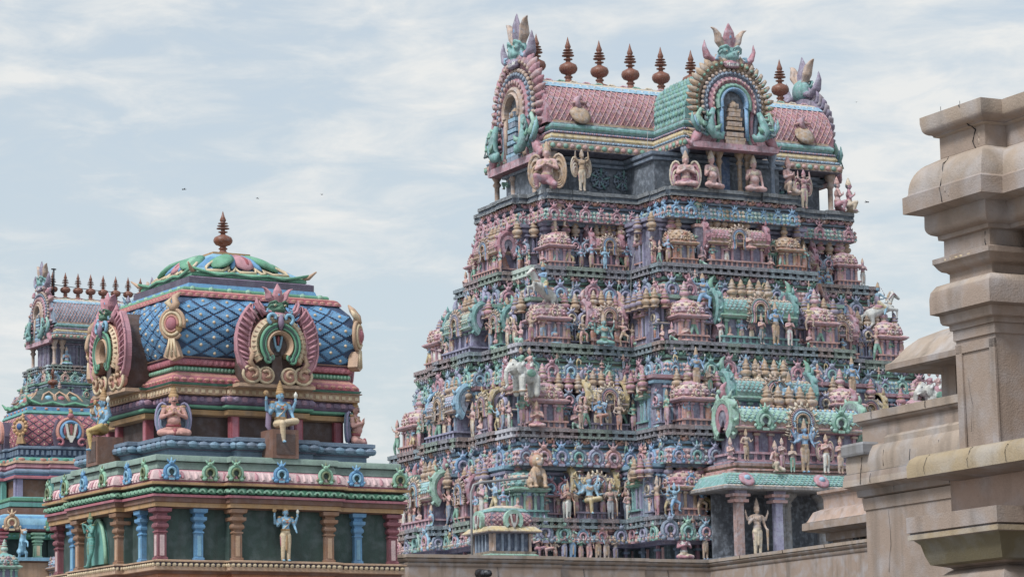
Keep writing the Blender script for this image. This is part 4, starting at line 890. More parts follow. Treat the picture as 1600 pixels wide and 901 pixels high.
def barrel_top(root, LM, W, c, A, B, z, dorm, nfin, fin=1.0, dd=.9, big=True, cols=('rose', 'teal', 'yellow'), only_front=False):
    """the wagon roof crowning a tower: eave mouldings from z, vault, end gables, front dormer, finials"""
    k = B/2.75
    pc = P
    def sg(name, h, d, prof, cl, ex=None):
        m = MB(); a, b = A+h, B+h; poly = plan(a, b)
        if dorm: poly = [(-a, -b), (-dorm-h, -b), (-dorm-h, -b-dd), (dorm+h, -b-dd), (dorm+h, -b), (a, -b), (a, b), (dorm+h, b), (dorm+h, b+dd), (-dorm-h, b+dd), (-dorm-h, b), (-a, b)]
        m.sweep(poly, [(o, z+zz*k*1.22) for o, zz in prof], [pc[q] for q in cl])
        if ex: ex(m, poly)
        return inst(m.mesh(name, M_FAR), name, root, LM)
    def dots(c1, c2, zz, o, sp, r_):
        return lambda m, p: lotusrow(m, p, o, z+zz*k*1.22, sp*k, .85, .06*k, r_*k*1.2, pc[c1], pc[c2])
    sg('eave', 0, 0, [(-.6, -.05), (-.02, -.02), (0, 0), (.02, .2), (-.06, .24)], ['plum', 'plum', 'gold', 'tan'], dots('salmon', 'green', .1, .015, .27, .085))
    sg('roof_band', -.08, 0, [(0, .24), (.02, .27), (-.02, .34), (-.06, .36), (-.04, .42), (-.10, .52), (-.16, .54)], ['slate', 'slate', 'plum', 'yellow', 'yellow', 'ochre'], dots('slate', 'skyb', .3, .02, .11, .035))
    sg('roof_band', -.2, 0, [(-.02, .54), (.02, .58), (-.04, .62), (-.1, .64)]+[(-.1+.1*math.sin(math.pi*q/5), .64+.26*q/5) for q in range(6)]+[(-.16, .92), (-.16, .98)], ['mauve', 'mauve', 'plum', 'teal', 'teal', 'green', 'teal', 'teal', 'dkgreen', 'gold', 'gold'], dots('pink', 'lilac', .58, .02, .09, .03))
    # vault
    zb = z+1.17*k; hb = B-.42*k; ht = 2.0*k
    th = np.radians(np.linspace(-8, 90, 12)); sec = [(hb*math.cos(t)*(1.02), zb+.18*k+ht*.92*math.sin(t)) for t in th]
    full = [(-y, zz) for y, zz in sec]+[(y, zz) for y, zz in sec[::-1][1:]]
    def vault(name, x0, x1, c0, ctop, rowc, sec_, full_, nrow=15):
        m = MB(); n_ = len(full_); V = [(x0, y, zz) for y, zz in full_]+[(x1, y, zz) for y, zz in full_]
        m.add(V, [(i, i+n_, i+1+n_, i+1) for i in range(n_-1)]+[tuple(range(n_)), tuple(range(2*n_-1, n_-1, -1))], c0)
        Lx = x1-x0; ys = [q[0] for q in sec_]; z_ = [q[1] for q in sec_]; tt = np.linspace(0, 1, len(sec_))
        # raised diagonal lattice
        for sgn in (-1, 1) if not only_front else (-1,):
            for dr in (-1, 1):
                nL = int(Lx/(.24*k)) + 8
                for j in range(-8, nL):
                    pts = []
                    for q in np.linspace(0, .54, 9):
                        x = x0+j*.24*k+(q*1.9*k if dr > 0 else 1.9*k*.54-q*1.9*k)
                        if x0+.02 <= x <= x1-.02:
                            y = float(np.interp(q, tt, ys)); zz = float(np.interp(q, tt, z_)); pts.append((x, sgn*(y+.012), zz+.012))
                    if len(pts) > 1: m.tube(pts, .022*k, pc[rowc], 4, caps=False)
        for sgn in (-1, 1):
            for i, q in enumerate(np.arange(0, int(Lx/(.3*k)))):
                y = float(np.interp(.60, tt, ys)); zz = float(np.interp(.60, tt, z_)); m.ell(x0+(q+.5)*.3*k, sgn*(y+.02), zz+.02, .07*k, .04*k, .05*k, pc['white'], 6, 4)
            for lo, hi, cc in ((.54, .66, ctop[0]), (.66, .84, ctop[1])):
                y0, z0 = float(np.interp(lo, tt, ys)), float(np.interp(lo, tt, z_)); y1, z1 = float(np.interp(hi, tt, ys)), float(np.interp(hi, tt, z_))
                tm = (lo+hi)/2; ym, zm = float(np.interp(tm, tt, ys)), float(np.interp(tm, tt, z_))
                m.add([(x0, sgn*(y0+.03), z0+.02), (x1, sgn*(y0+.03), z0+.02), (x1, sgn*(ym+.03), zm+.03), (x0, sgn*(ym+.03), zm+.03), (x1, sgn*(y1+.02), z1+.03), (x0, sgn*(y1+.02), z1+.03)], [(0, 1, 2, 3), (3, 2, 4, 5)], pc[cc])
            for q in range(int(Lx/(.55*k))):
                y, zz = float(np.interp(.75, tt, ys)), float(np.interp(.75, tt, z_)); x = x0+(q+.5)*.55*k
                m.tube([(x-.2*k, sgn*(y+.04), zz), (x-.05*k, sgn*(y-.05), zz+.09*k), (x+.12*k, sgn*(y-.02), zz+.07*k), (x+.14*k, sgn*(y+.06), zz)], .04*k, pc[('cream', 'pink', 'green')[q % 3]], 5)
        return inst(m.mesh(name, M_FAR), name, root, LM)
    vault('vault', -A+.1, A-.1, pc[cols[0]], ('skyb', 'cream'), 'salmon', sec, full)
    ridge = zb+.18*k+ht*.92
    # dormer vault across the front (runs along y)
    if dorm:
        m = MB(); hd = dorm-.35*k; sec2 = [(hd*math.cos(t), zb+.18*k+ht*.90*math.sin(t)) for t in np.radians(np.linspace(-8, 188, 21))]
        n_ = len(sec2); y0, y1 = -B-dd+.35*k, B+dd-.35*k; V = [(-x, y0, zz) for x, zz in sec2]+[(-x, y1, zz) for x, zz in sec2]
        m.add(V, [(i, i+1, i+1+n_, i+n_) for i in range(n_-1)]+[tuple(range(n_-1, -1, -1)), tuple(range(n_, 2*n_))], pc[cols[1]])
        def fn(s, t): a = R(-8+75*t); return np.array([-hd*math.cos(a)-.01, y0+(hb*.95)*(1-s)*1.0, zb+.18*k+ht*.9*math.sin(a)+.01])
        for i in range(9):
            for j in range(12):
                a = R(-6+75*i/9); yy = y0+.1*k+(j+.5*(i % 2))*.22*k
                m.ell(-hd*math.cos(a)-.005, yy, zb+.18*k+ht*.9*math.sin(a), .04*k, .13*k, .11*k, pc['green'] if (i+j) % 2 else pc['teal'], 5, 4)
        inst(m.mesh('cross_vault', M_FAR), 'cross_vault', root, LM)
    # gables
    def gable(Mg, sc, cl, wc, niche='navy', fc=('teal', 'mauve', 'tan'), dl=1.0):
        m = fancykudu_mb(cl, nf=27 if big else 11)
        m.ring(0, 1, .30, .37, -18, 198, -.33, 0, P['blue'] if wc == 'pink' else P['tan'], 16, dome=.03)
        for s_q in (-1, 1): m.tube([(s_q*.33, -.25, .92), (s_q*.33, -.25, .15)], .05, P['blue'] if wc == 'pink' else P['tan'], 6)
        m.prism([(-.95, .0), (.95, .0), (.8, .22), (.62, .34), (-.62, .34), (-.8, .22)], -.2, .05, P[wc])
        m.prism([(-1.12, -.09), (1.12, -.09), (1.16, .0), (1.0, .05), (-1.0, .05), (-1.16, .0)], -.30, .0, P['pink'], P['rose'])
        m.ring(0, 1, 0, .84, -90, 270, -.06, .1, P['plum'], 20); m.prism([(-.85, .1), (.85, .1), (.84, 1.0), (-.84, 1.0)], -.06, .1, P['plum'])
        for q in (-1, 1):
            m.tube([(q*.9, -.2, .34), (q*1.02, -.22, .12), (q*1.16, -.22, -.02), (q*1.28, -.2, .12)], [.12, .11, .07, .01], P['rose'], 6)
        g = inst(m.mesh('gable', M_FAR), 'gable', root, LM@Mg@S(sc))
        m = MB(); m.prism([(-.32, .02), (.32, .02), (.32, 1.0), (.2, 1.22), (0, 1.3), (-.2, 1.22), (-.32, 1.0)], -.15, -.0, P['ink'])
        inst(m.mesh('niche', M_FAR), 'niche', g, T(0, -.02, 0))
        m = MB()
        for j, (w_, zz) in enumerate(((.42, .04), (.46, .12), (.36, .2), (.38, .34), (.30, .42), (.32, .54), (.24, .62), (.26, .72), (.18, .80))): m.box(0, -.22, zz*1.12, w_*1.2, .14, .07 if j % 2 else .1, P['ochre' if wc != 'teal' else 'skyb'] if j % 2 else P['tan' if wc != 'teal' else 'slate'])
        m.lathe([(.1, 0), (.13, .06), (.08, .14), (.02, .2)], 8, P['gold'], 0, -.2, .88)
        inst(m.mesh('model_tower', M_FAR), 'model_tower', g, None)
        for q in (-1, 1):                                 # makara beasts at the feet of the arch
            m = MB(); m.tube([(q*.50, -.34, .78), (q*.60, -.36, .55), (q*.62, -.38, .36), (q*.50, -.40, .2), (q*.36, -.42, .16), (q*.30, -.42, .26)], [.05, .09, .12, .11, .07, .03], P['teal'], 8); m.tube([(q*.62, -.3, .4), (q*.78, -.3, .45), (q*.86, -.28, .62), (q*.78, -.3, .76), (q*.68, -.3, .72)], [.07, .08, .06, .045, .015], P['mint'], 7)
            m.tube([(q*.56, -.42, .3), (q*.46, -.5, .34), (q*.40, -.5, .42)], [.06, .05, .015], P['green'], 6); m.ell(q*.52, -.5, .27, .025, .02, .025, P['ink'], 6, 4)
            for t_ in range(4): m.tube([(q*(.60+.05*t_), -.4, .62-.11*t_), (q*(.70+.05*t_), -.44, .60-.11*t_), (q*(.70+.05*t_), -.42, .70-.11*t_)], [.035, .035, .01], P['dkgreen' if t_ % 2 else 'green'], 5)
            for t_ in range(5): m.tube([(q*(.62+.06*t_), -.3, .2+.02*t_), (q*(.72+.07*t_), -.3, .26+.06*t_), (q*(.76+.06*t_), -.3, .40+.07*t_)], [.05, .05, .01], P['skyb' if t_ % 2 else 'teal'], 5)
            inst(m.mesh('sea_beast', M_FAR), 'sea_beast', g, T(q*.06, 0, 0)@S(1.08, 1, 1.05))
        inst(cached(('kirti',)+fc, lambda: sculpt(kirti_mb(*fc), 'lion_mask', M_FAR, .025, 1)), 'lion_mask', g, T(0, -.12, 1.76)@S(1.05, .8, .95))
        return g
    gb = ('rose', 'gold', 'slate', 'mauve'); sc = 1.98*k
    gable(T(-A+.35*k, 0, z-.1*k)@RZ(-math.pi/2)@S(1.0, 1, 1.10), sc*.93, ('rose', 'slate', 'rose', 'tan'), 'teal')
    gable(T(A-.15*k, 0, z-.1*k)@RZ(math.pi/2), sc*.93, ('mauve', 'slate', 'gold', 'mauve'), 'teal')
    if dorm: gable(T(-.12, -B-dd-.1*k, z+.0*k), sc*.83, ('gold', 'slate', 'rose', 'green'), 'pink', fc=('teal', 'rose', 'tan'))
    # finials on the ridge
    f = cached(('finial',), lambda: finial_mb().mesh('finial', M_COPPER)); sp = (2*A-1.5*k)/(nfin-1)
    for q in range(nfin): inst(f, 'finial', root, LM@T(-A+.95*k+q*sp*.96, 0, ridge+.0)@S(fin, fin, fin))
    m = MB(); m.box(0, 0, ridge-.02, 2*A-.6*k, .5*k, .07*k, P['rose']); m.box(0, 0, ridge+.04*k, 2*A-.7*k, .36*k, .05*k, P['plum']); inst(m.mesh('ridge_course', M_FAR), 'ridge_course', root, LM)
    return ridge
# ================================================================= the great gateway tower
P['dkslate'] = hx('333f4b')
GC = (6.06, 113.4); GA = 63
GM = frame(GC, GA)
gt = empty('gateway_tower', GM@T(0, 0, 0), 'tall many storeyed gateway tower crowded with painted figures, under a pink barrel roof', 'temple tower')
def tier_parts(root, LM, mat, A, B, c, d, zl, ztop, cols, kud, frz, nlow=1.25, cb=0, db=0, wallin=1.0, kudcap=None, frcap=None, sp=.72, ks=.62):
    """one storey: cornice below its ledge, balustraded ledge at zl, wall up to ztop. A, B, c, d give the ledge's plan"""
    p = plan(A, B, c, d, cb, db); C_ = [P[k] for k in cols]                # cols: ledge, cornice top, cornice face, cornice dark, wall, pilaster
    m = MB(); pw = plan(A-wallin, B-wallin, c-.1, d, cb-.1, db)
    m.sweep(pw, [(0, zl-.02), (0, ztop+.02)], C_[4]); 
    def pl_(Mx, w, i, k):
        m.M = Mx
        for x in (-.13, .13): m.box(x, -.03, zl, .1, .1, ztop-zl-.3, C_[5]); m.box(x, -.05, ztop-.45, .2, .16, .07, C_[0])
        m.box(0, -.02, zl+.1, .12, .06, ztop-zl-.6, P['ink'])
        m.M = I4
    if A > 7.2 or A < 6.5: along(pw, 0, 1.05, pl_)
    m.sweep(pw, [(.0, ztop-.32), (.12, ztop-.30), (.14, ztop-.2), (.05, ztop-.18), (.2, ztop-.12), (.22, ztop), (.0, ztop+.01)], [C_[5], C_[5], C_[3], C_[0], C_[0], C_[3]])
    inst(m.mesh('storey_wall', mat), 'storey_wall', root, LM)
    m = MB(); m.sweep(p, [(-.12, zl-.34), (.0, zl-.32), (.0, zl-.27), (-.05, zl-.26), (-.05, zl-.08), (-.04, zl-.07), (-.04, zl)], [mixc(C_[0], P['white'], .3)]*6)
    alt = [C_[0], C_[0], P['skyb'], P['lilac'], P['mint'], C_[0], P['pink'], P['lilac']] if A > 7.2 or A < 6.5 else [P['slate']]*8
    if A > 7.2 or A < 6.5: alt = alt + [P['skyb'], P['salmon']]
    for i, l, Mx in edges(p, -.05):                        # rail and posts change colour and depth from bay to bay
        x = 0
        while x < l-.05:
            w = min(l-x, .55+rnd.random()*1.1); w = l-x if l-x-w < .3 else w; cc = alt[rnd.randrange(len(alt))]; q = rnd.random()*.16
            m.M = Mx@T(x+w/2, -q/2, 0); cc = mixc(cc, P['white'], .5); m.box(0, 0, zl-.115, w-.012, .18+q, .125+.03*rnd.random(), cc); m.box(0, 0, zl-.33, w-.012, .16+q, .095, cc)
            if 6.5 < A < 7.2: m.box(0, .02, zl-.26, w, .14+q, .17, mixc(P['slate'], P['dkslate'], .4))
            n = max(1, int(w/.30))
            for k in range(n if alt[2] != alt[0] or A > 7.2 else 0): m.box(-w/2+(k+.5)*w/n, -q/2, zl-.26, .13, .12, .19, cc)
            m.M = I4; x += w; inst(m.mesh('balustrade', mat), 'balustrade', root, LM)
    h = nlow-.34; z0 = zl-nlow; m = MB()
    pr = [(-.75, z0-.12), (-.30, z0-.10), (-.28, z0), (-.02, z0+.02)]+[(.06-.34*(1-math.cos(math.pi/2*q/5)), z0+.06+(.62*h)*math.sin(math.pi/2*q/5)) for q in range(6)]+[(-.24, z0+.72*h), (-.12, z0+.74*h), (-.08, z0+.84*h), (-.2, z0+.88*h), (-.1, z0+h), (-.12, zl-.34)]
    m.sweep(p, pr, [C_[3], C_[3], C_[3], P['salmon'], C_[2], C_[2], C_[2], C_[1], C_[1], P['cream'], C_[3], C_[1], C_[1], C_[3], C_[1]])
    lotusrow(m, p, .03, z0+.035, .13, .8, .04, .035, P['rose'], P['cream'])
    def pan(Mx, w, i, k):                                  # small raised diamonds between the ornaments
        m.M = Mx; pc_ = mixc((C_[2], P['teal'], P['rose'], P['slate'], P['gold'])[(k//3+i) % 5], P['cream'], .35)
        for x in (-.12, .04, .2):
            for zz in (.22, .38): m.add([(x-.08, -.015-(.5-zz)*.2, z0+zz*h*1.2), (x, -.06-(.5-zz)*.2, z0+zz*h*1.2-.08), (x+.08, -.015-(.5-zz)*.2, z0+zz*h*1.2), (x, .01-(.5-zz)*.2, z0+zz*h*1.2+.09), (x, -.09-(.5-zz)*.2, z0+zz*h*1.2)], [(0, 1, 4), (1, 2, 4), (2, 3, 4), (3, 0, 4)], pc_)
        m.M = I4
    along(p, -.02, .36, pan)
    inst(m.mesh('cornice', mat), 'cornice', root, LM)
    if kudcap is not None:
        def kf(Mx, w, i, k):
            cc = kud[(k+i) % len(kud)] if not (A < 7 and A > 6.8 and i in (1, 2, 3)) else ('blue', 'skyb', 'rose'); q = ks*(.8+.4*rnd.random())
            kudcap.add(('kd', cc), lambda: kudu_mb(*cc), Mx@T(0, 0, z0+.02)@S(q, q*.8, q*1.02))
        along(p, .0, sp, kf)
    if frcap is not None:
        def ff(Mx, w, i, k):
            cc = frz[(k+i) % len(frz)]
            frcap.add(('fr', cc), lambda: frieze_mb(cc), Mx@T(0, -.02, z0+h*.80)@S(.85, .8, .85))
        along(p, -.12, .36, ff)
def frieze_mb(c):                                          # little crouching leaf and beast lumps of the top frieze
    m = MB(); a = P[c]; b = mixc(a, P['cream'], .3)
    m.ell(0, -.08, .1, .13, .1, .1, a, 7, 5); m.tube([(-.12, -.08, .08), (-.18, -.12, .2), (-.08, -.12, .3), (.0, -.1, .24)], [.05, .06, .05, .02], b, 5); m.ell(.1, -.14, .2, .07, .07, .08, b, 6, 4); m.tube([(.1, -.06, .05), (.2, -.1, .1), (.2, -.1, .22)], [.05, .05, .015], a, 5)
    return m
kc = Cap(gt, I4, 'horseshoe_ornament', M_FAR); fc_ = Cap(gt, I4, 'leaf_frieze', M_FAR); fg = Cap(gt, I4, 'figurine', M_FAR); vcap = Cap(gt, I4, 'pot_finial', M_FAR)
TI = [  # A, B, c, d, ledge z, wall top z, colours, ornaments, frieze, cornice height
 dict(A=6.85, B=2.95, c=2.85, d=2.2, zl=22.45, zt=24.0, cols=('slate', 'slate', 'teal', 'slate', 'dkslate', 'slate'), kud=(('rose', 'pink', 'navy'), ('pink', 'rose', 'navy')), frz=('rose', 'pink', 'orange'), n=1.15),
 dict(A=7.55, B=3.3, c=3.4, d=2.2, zl=19.5, zt=21.35, cols=('lilac', 'green', 'salmon', 'mauve', 'purple', 'lilac'), kud=(('pink', 'rose', 'plum'), ('lilac', 'skyb', 'navy'), ('slate', 'lilac', 'ink')), frz=('rose', 'slate', 'pink', 'green'), n=1.3),
 dict(A=8.8, B=4.6, c=4.1, d=2.2, zl=16.4, zt=18.25, cols=('mint', 'mint', 'skyb', 'mauve', 'purple', 'lilac'), kud=(('teal', 'mint', 'ink'), ('pink', 'rose', 'plum'), ('slate', 'skyb', 'ink'), ('lilac', 'teal', 'navy')), frz=('green', 'slate', 'mauve'), n=1.3),
 dict(A=9.55, B=5.5, c=4.6, d=2.2, zl=13.2, zt=15.15, cols=('pink', 'skyb', 'pink', 'slate', 'purple', 'skyb'), kud=(('lilac', 'slate', 'pink'), ('salmon', 'pink', 'ink'), ('blue', 'lilac', 'navy'), ('slate', 'teal', 'ink')), frz=('slate', 'lilac', 'slate', 'orange'), n=1.35),
 dict(A=10.6, B=5.8, c=5.2, d=2.2, zl=9.95, zt=11.9, cols=('skyb', 'pink', 'skyb', 'mauve', 'slate', 'lilac'), kud=(('skyb', 'pink', 'ink'), ('salmon', 'rose', 'navy'), ('slate', 'lilac', 'ink'), ('mint', 'teal', 'ink')), frz=('salmon', 'mint', 'rose'), n=.86)]
for i, t in enumerate(TI):
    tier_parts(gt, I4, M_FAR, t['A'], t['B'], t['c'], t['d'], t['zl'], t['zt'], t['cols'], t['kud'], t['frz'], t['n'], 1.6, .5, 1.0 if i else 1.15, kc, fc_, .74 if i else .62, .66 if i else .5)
# blue ornaments across the centre of the top cornice
m = MB(); b = TI[4]; p5 = plan(10.55, 5.7, 5.1, 2.2, 1.6, .5)
m.sweep(p5, [(.3, 0), (.3, 8.35), (.12, 8.4), (-.6, 8.41), (-.6, 9.2)], [P['dgrey'], P['slate'], P['slate'], P['dkgreen']])
for i, l, Mx in edges(p5, -.45):
    n = max(1, int(l/.8))
    for k in range(n):
        m.M = Mx; x = (k+.5)*l/n; m.box(x, -.02, 8.35, .11, .12, .72, P[('slate', 'rose', 'mauve')[k % 3]]); m.box(x, -.04, 8.78, .24, .2, .08, P['slate']); m.box(x+.3, .0, 8.4, .05, .08, .5, P['salmon']); m.M = I4
inst(m.mesh('base_storey', M_FAR), 'base_storey', gt)
# pavilion below the barrel roof: corner posts and columns
def column(r, x, y, z, h, c): m = MB(); m.lathe([(r*1.3, 0), (r*1.3, .06*h), (r*.8, .09*h), (r*.8, .62*h), (r*1.4, .68*h), (r*.8, .75*h), (r*1.7, .86*h), (r*1.7, h)], 8, P[c]); inst(m.mesh('column', M_FAR), 'column', gt, T(x, y, z))
for x in (-6.2, 6.2):
    for y in (-2.3, -.9, .9, 2.3): column(.13, x, y, 22.45, 1.7, 'tan')
for x in (-1.9, -.8, -.45, .45, .8, 1.9): column(.11, x, -4.9, 22.45, 1.7, 'gold' if abs(x) < 1 else 'slate')
m = MB(); m.box(0, -4.30, 22.45, .7, .1, 1.5, P['deep']); inst(m.mesh('door', M_FAR), 'door', gt)
for x in (-3.9, -2.9, 3.9, 4.8):                           # carved rosettes on the dark pavilion wall
    m = MB()
    for r_ in (.36, .22, .1): m.tube([(r_*math.cos(a), 0, r_*math.sin(a)) for a in np.linspace(0, 2*math.pi, 13)[:-1]], .04, P['slate'], 4, closed=True)
    for k in range(10): a = k*math.pi/5; m.tube([(.1*math.cos(a), -.02, .1*math.sin(a)), (.42*math.cos(a+.2), -.02, .42*math.sin(a+.2))], [.03, .06], P['slate'] if k % 2 else P['teal'], 5)
    inst(m.mesh('rosette', M_FAR), 'rosette', gt, T(x, -1.84, 23.25))
barrel_top(gt, I4, GM, None, 6.5, 2.75, 24.1, 2.1, 9, 1.28, dd=2.3)
# shield reliefs at the ends of the pink vault
for x in (-5.0, 5.0):
    m = MB(); m.lathe([(.42, 0), (.44, .05), (.3, .12), (.1, .16)], 14, P['gold'], 0, 0, 0); me = MB(); me.M = RX(R(62)); me.merge(m); me.M = I4; me.tube([(0, .1, .3), (-.1, .1, .6), (.15, .15, .8)], [.15, .14, .05], P['pink'], 6); me.tube([(-.35, .05, .45), (0, .1, .55), (.35, .05, .5)], [.03, .07, .03], P['salmon'], 6)
    inst(me.mesh('shield_relief', M_FAR), 'shield_relief', gt, T(x, -2.40, 25.55))

# small painted figures used many times
FIGS = [('stand', 'skin', 'cream', 'gold', None), ('dance', 'bluskin', 'yellow', 'gold', None), ('cross', 'skin', 'rose', 'gold', None), ('guard', 'teal', 'orange', 'gold', 'hip'), ('stand', 'bluskin', 'gold', 'rose', 'four'), ('stride', 'tan', 'green', 'salmon', None), ('cross', 'bluskin', 'green', 'tan', 'relax'), ('tribhanga', 'salmon', 'slate', 'gold', None), ('arms_up', 'tan', 'rose', 'gold', None), ('kneel', 'skin', 'mint', 'rose', None), ('stand', 'green', 'pink', 'gold', 'hip'), ('stand', 'pink', 'white', 'tan', 'pray')]
def fig(i):
    f = FIGS[i % len(FIGS)]; return cached(('F', i % len(FIGS)), lambda: figure(f[0], f[1], f[2], f[3], arms=f[4], vox=.026, name='figurine', female=(i % 3 == 0))[0])
def figmb(i, nm='figurine'): return (('F', i % len(FIGS)), lambda: fig(i))
def pick(*a): return a[rnd.randrange(len(a))]
def lay(edge, A, B, c, d, z, items, out, W=I4, root=gt, capf=fg):
    p = plan(A, B, c, d, 1.6, .5)
    for i, l, Mx in edges(p, out):
        if i != edge: continue
        for it in items:
            kind, f = it[0], it[1]; M = Mx@T(l*f, .0, z)
            if kind == 'k': put(root, kuta(it[2]), M@S(it[3]))
            elif kind == 's': put(root, sala(it[2], it[4], it[5]), M@S(it[3]))
            elif kind == 'p': put(root, panjara(it[2]), M@S(it[3]))
            elif kind == 'f': capf.add(('F', it[2] % len(FIGS)), (lambda q=it[2]: fig(q)), M@T(0, -.18, .02)@S(it[3]))
            elif kind == 'y': capf.add(('yali', it[2]), (lambda q=it[2]: sculpt(yali_mb(*q), 'figurine', M_FAR, .03, 1)), M@T(0, -.1, 0)@S(it[3]))
rr = lambda a: rnd.randrange(a)
SC = [None, 1.15, 1.36, 1.42, 1.45]
PI_ = [None, (4, 1, 0, 2, 3), (4, 6, 4, 5, 7), (4, 1, 5, 6, 2), (2, 7, 5, 0, 6)]
for i in (1, 2, 3, 4):
    t = TI[i]; s = SC[i]; A, B, c, d, z = t['A'], t['B'], t['c'], t['d'], t['zl']; pi = PI_[i]; o = -.52*s
    a = (A, B, c, d, z)
    for e, mir in ((0, 0), (4, 1)):
        q = lambda f: 1-f if mir else f
        L_ = A-c; k0 = .5*s/L_
        lay(e, *a, [('k', q(k0*1.05), pi[0], s), ('p', q(k0*2.15+.03), pi[1], s*.82), ('p', q(k0*2.15+.5*s*.82/L_+.03), pi[1], s*.82), ('s', q(.64), pi[2], s*.96, round(.33*L_/s/.96, 1), 3), ('p', q(.87), pi[3]-1 if pi[3] > 5 else 6, s*.8), ('p', q(.97), 1, s*.8),
                     ('f', q(k0*1.05-.0), rr(12), .55*s), ('f', q(k0*2.2), rr(12), .62*s), ('f', q(k0*2.2+.09), rr(12), .62*s), ('f', q(.49), 8 if i % 2 else 5, .85*s), ('f', q(.79), 5, .85*s), ('f', q(.64), 6 if i == 2 else 4, .8*s), ('f', q(.90), 2, .55*s), ('f', q(.975), 11, .6*s)], o)
    lay(1, *a, [('p', .35, (0, 0, 0, 2, 2)[i], s*1.15), ('p', .72, (6, 4, 6, 1, 6)[i], s*.75), ('f', .7, rr(12), .6*s)], -.35)
    lay(3, *a, [('p', .65, 0, s*1.15)], -.35)
    L_ = 2*c; k0 = .5*s/L_; kk = (3, 4, 4, 0)[i-1]
    its = [('k', k0*1.02, kk, s), ('k', 1-k0*1.02, kk, s), ('p', k0*2.15+.02, (2, 5, 6, 2)[i-1], s*.82), ('p', 1-k0*2.15-.02, (2, 5, 6, 2)[i-1], s*.82), ('f', k0, rr(12), .5*s), ('f', 1-k0, rr(12), .5*s), ('f', k0*2.2+.02, 2, .6*s), ('f', 1-k0*2.2-.02, 9, .6*s)]
    if i < 4: its += [('s', .5, (0, 0, 7, 2)[i] if i != 2 else 2, s*1.12, round(.40*L_/s/1.12, 1), 5), ('y', .275, ('pink', 'rose'), 1.0*s), ('y', .725, ('salmon', 'pink'), 1.0*s), ('f', .38, 11, .7*s), ('f', .62, 11, .7*s)]
    else: its += [('y', k0*2.2+.06, ('tan', 'pink'), 1.2), ('f', .3, 4, 1.1), ('f', .7, 5, 1.1)]
    lay(2, *a, its, o)
    # left side, and the same on the right
    for (e1, e2, e3), mir in (((19, 17, 15), 0), ((5, 7, 9), 1)):
        q = (lambda f: 1-f) if not mir else (lambda f: f)
        Ls = B-1.6
        if not mir:
            lay(e3, *a, [('k', .5*s/Ls*1.05, pi[0], s)], o)
            lay(e3, *a, [('s', .62, (7, 1, 2, 5)[i-1], s*.9, .7, 1), ('p', .9, 1, s*.8), ('f', .55, rr(12), .7*s), ('f', .75, rr(12), .7*s), ('y', .95, ('tan', 'ochre'), .9*s)] if i > 1 else [('p', .7, 2, s*.8), ('f', .8, 3, .6*s)], o)
            lay(e2, *a, [('s', .5, (0, 6, 1, 7)[i-1], s*1.05, 1.7, 3), ('y', .12, ('green', 'mint'), s*1.0), ('y', .88, ('orange', 'ochre'), s*1.0), ('f', .3, rr(12), .75*s), ('f', .5, rr(12), .85*s), ('f', .7, rr(12), .75*s)], o)
            lay(e1, *a, [('p', .08, (2, 6, 7, 1)[i-1], s*.85), ('s', .40, (1, 2, 5, 0)[i-1], s*.9, .75, 1), ('p', .68, 6, s*.8), ('f', .2, rr(12), .75*s), ('f', .4, rr(12), .8*s), ('f', .6, rr(12), .7*s), ('f', .72, rr(12), .6*s), ('y', .02, ('orange', 'tan'), s)] if i > 1 else [('p', .2, 7, s*.85), ('p', .5, 1, s*.8), ('f', .3, 3, .7*s)], o)
            lay(e1, *a, [('f', 1-.5*s/Ls*1.05, rr(12), .55*s)], o)
        else:
            lay(e3, *a, [('k', 1-.5*s/Ls*1.05, pi[0], s)], o); lay(e2, *a, [('s', .5, (0, 6, 1, 7)[i-1], s*1.05, 1.7, 3)], o)
            lay(e1, *a, [('p', .6, 1, s)], o)
# extra standing figures against the cornices and seated ones on the friezes fill the storeys
for i in (1, 2, 3, 4):
    t = TI[i]; p = plan(t['A'], t['B'], t['c'], t['d'], 1.6, .5)
    def ex(Mx, w, e, k):
        if rnd.random() < .75: j = rr(12); fg.add(('F', j), (lambda q=j: fig(q)), Mx@T((rnd.random()-.5)*.2, .0, t['zl'])@S((.62+.3*rnd.random())*SC[i]))
    along(p, -.22, .50, ex, only=(0, 1, 2, 4, 15, 17, 19))
    def ex2(Mx, w, e, k):                                  # little seated and dancing figures along the cornice crest
        if rnd.random() < .8: j = (2, 6, 1, 5, 9, 7)[rr(6)]; fg.add(('F', j), (lambda q=j: fig(q)), Mx@T((rnd.random()-.5)*.15, .0, t['zl']-t['n']*.62)@S(.42+.12*rnd.random()))
    along(p, .06, .95, ex2, only=(0, 1, 2, 4, 15, 17, 19))
    pw = plan(t['A']-1, t['B']-1, t['c']-.1, t['d'], 1.5, .5)
    def vz(Mx, w, e, k):                                   # rows of pot finials in front of the next cornice
        if rnd.random() < .6: cn_ = ('gold', 'rose', 'mauve')[rr(3)]; vcap.add(('vz', cn_), (lambda q=cn_: vase_mb(q, 'ochre', 7)), Mx@T(0, 0, t['zt']-.55)@S(.75))
    along(pw, .30, .42, vz, only=(0, 1, 2, 4, 15, 17, 19))
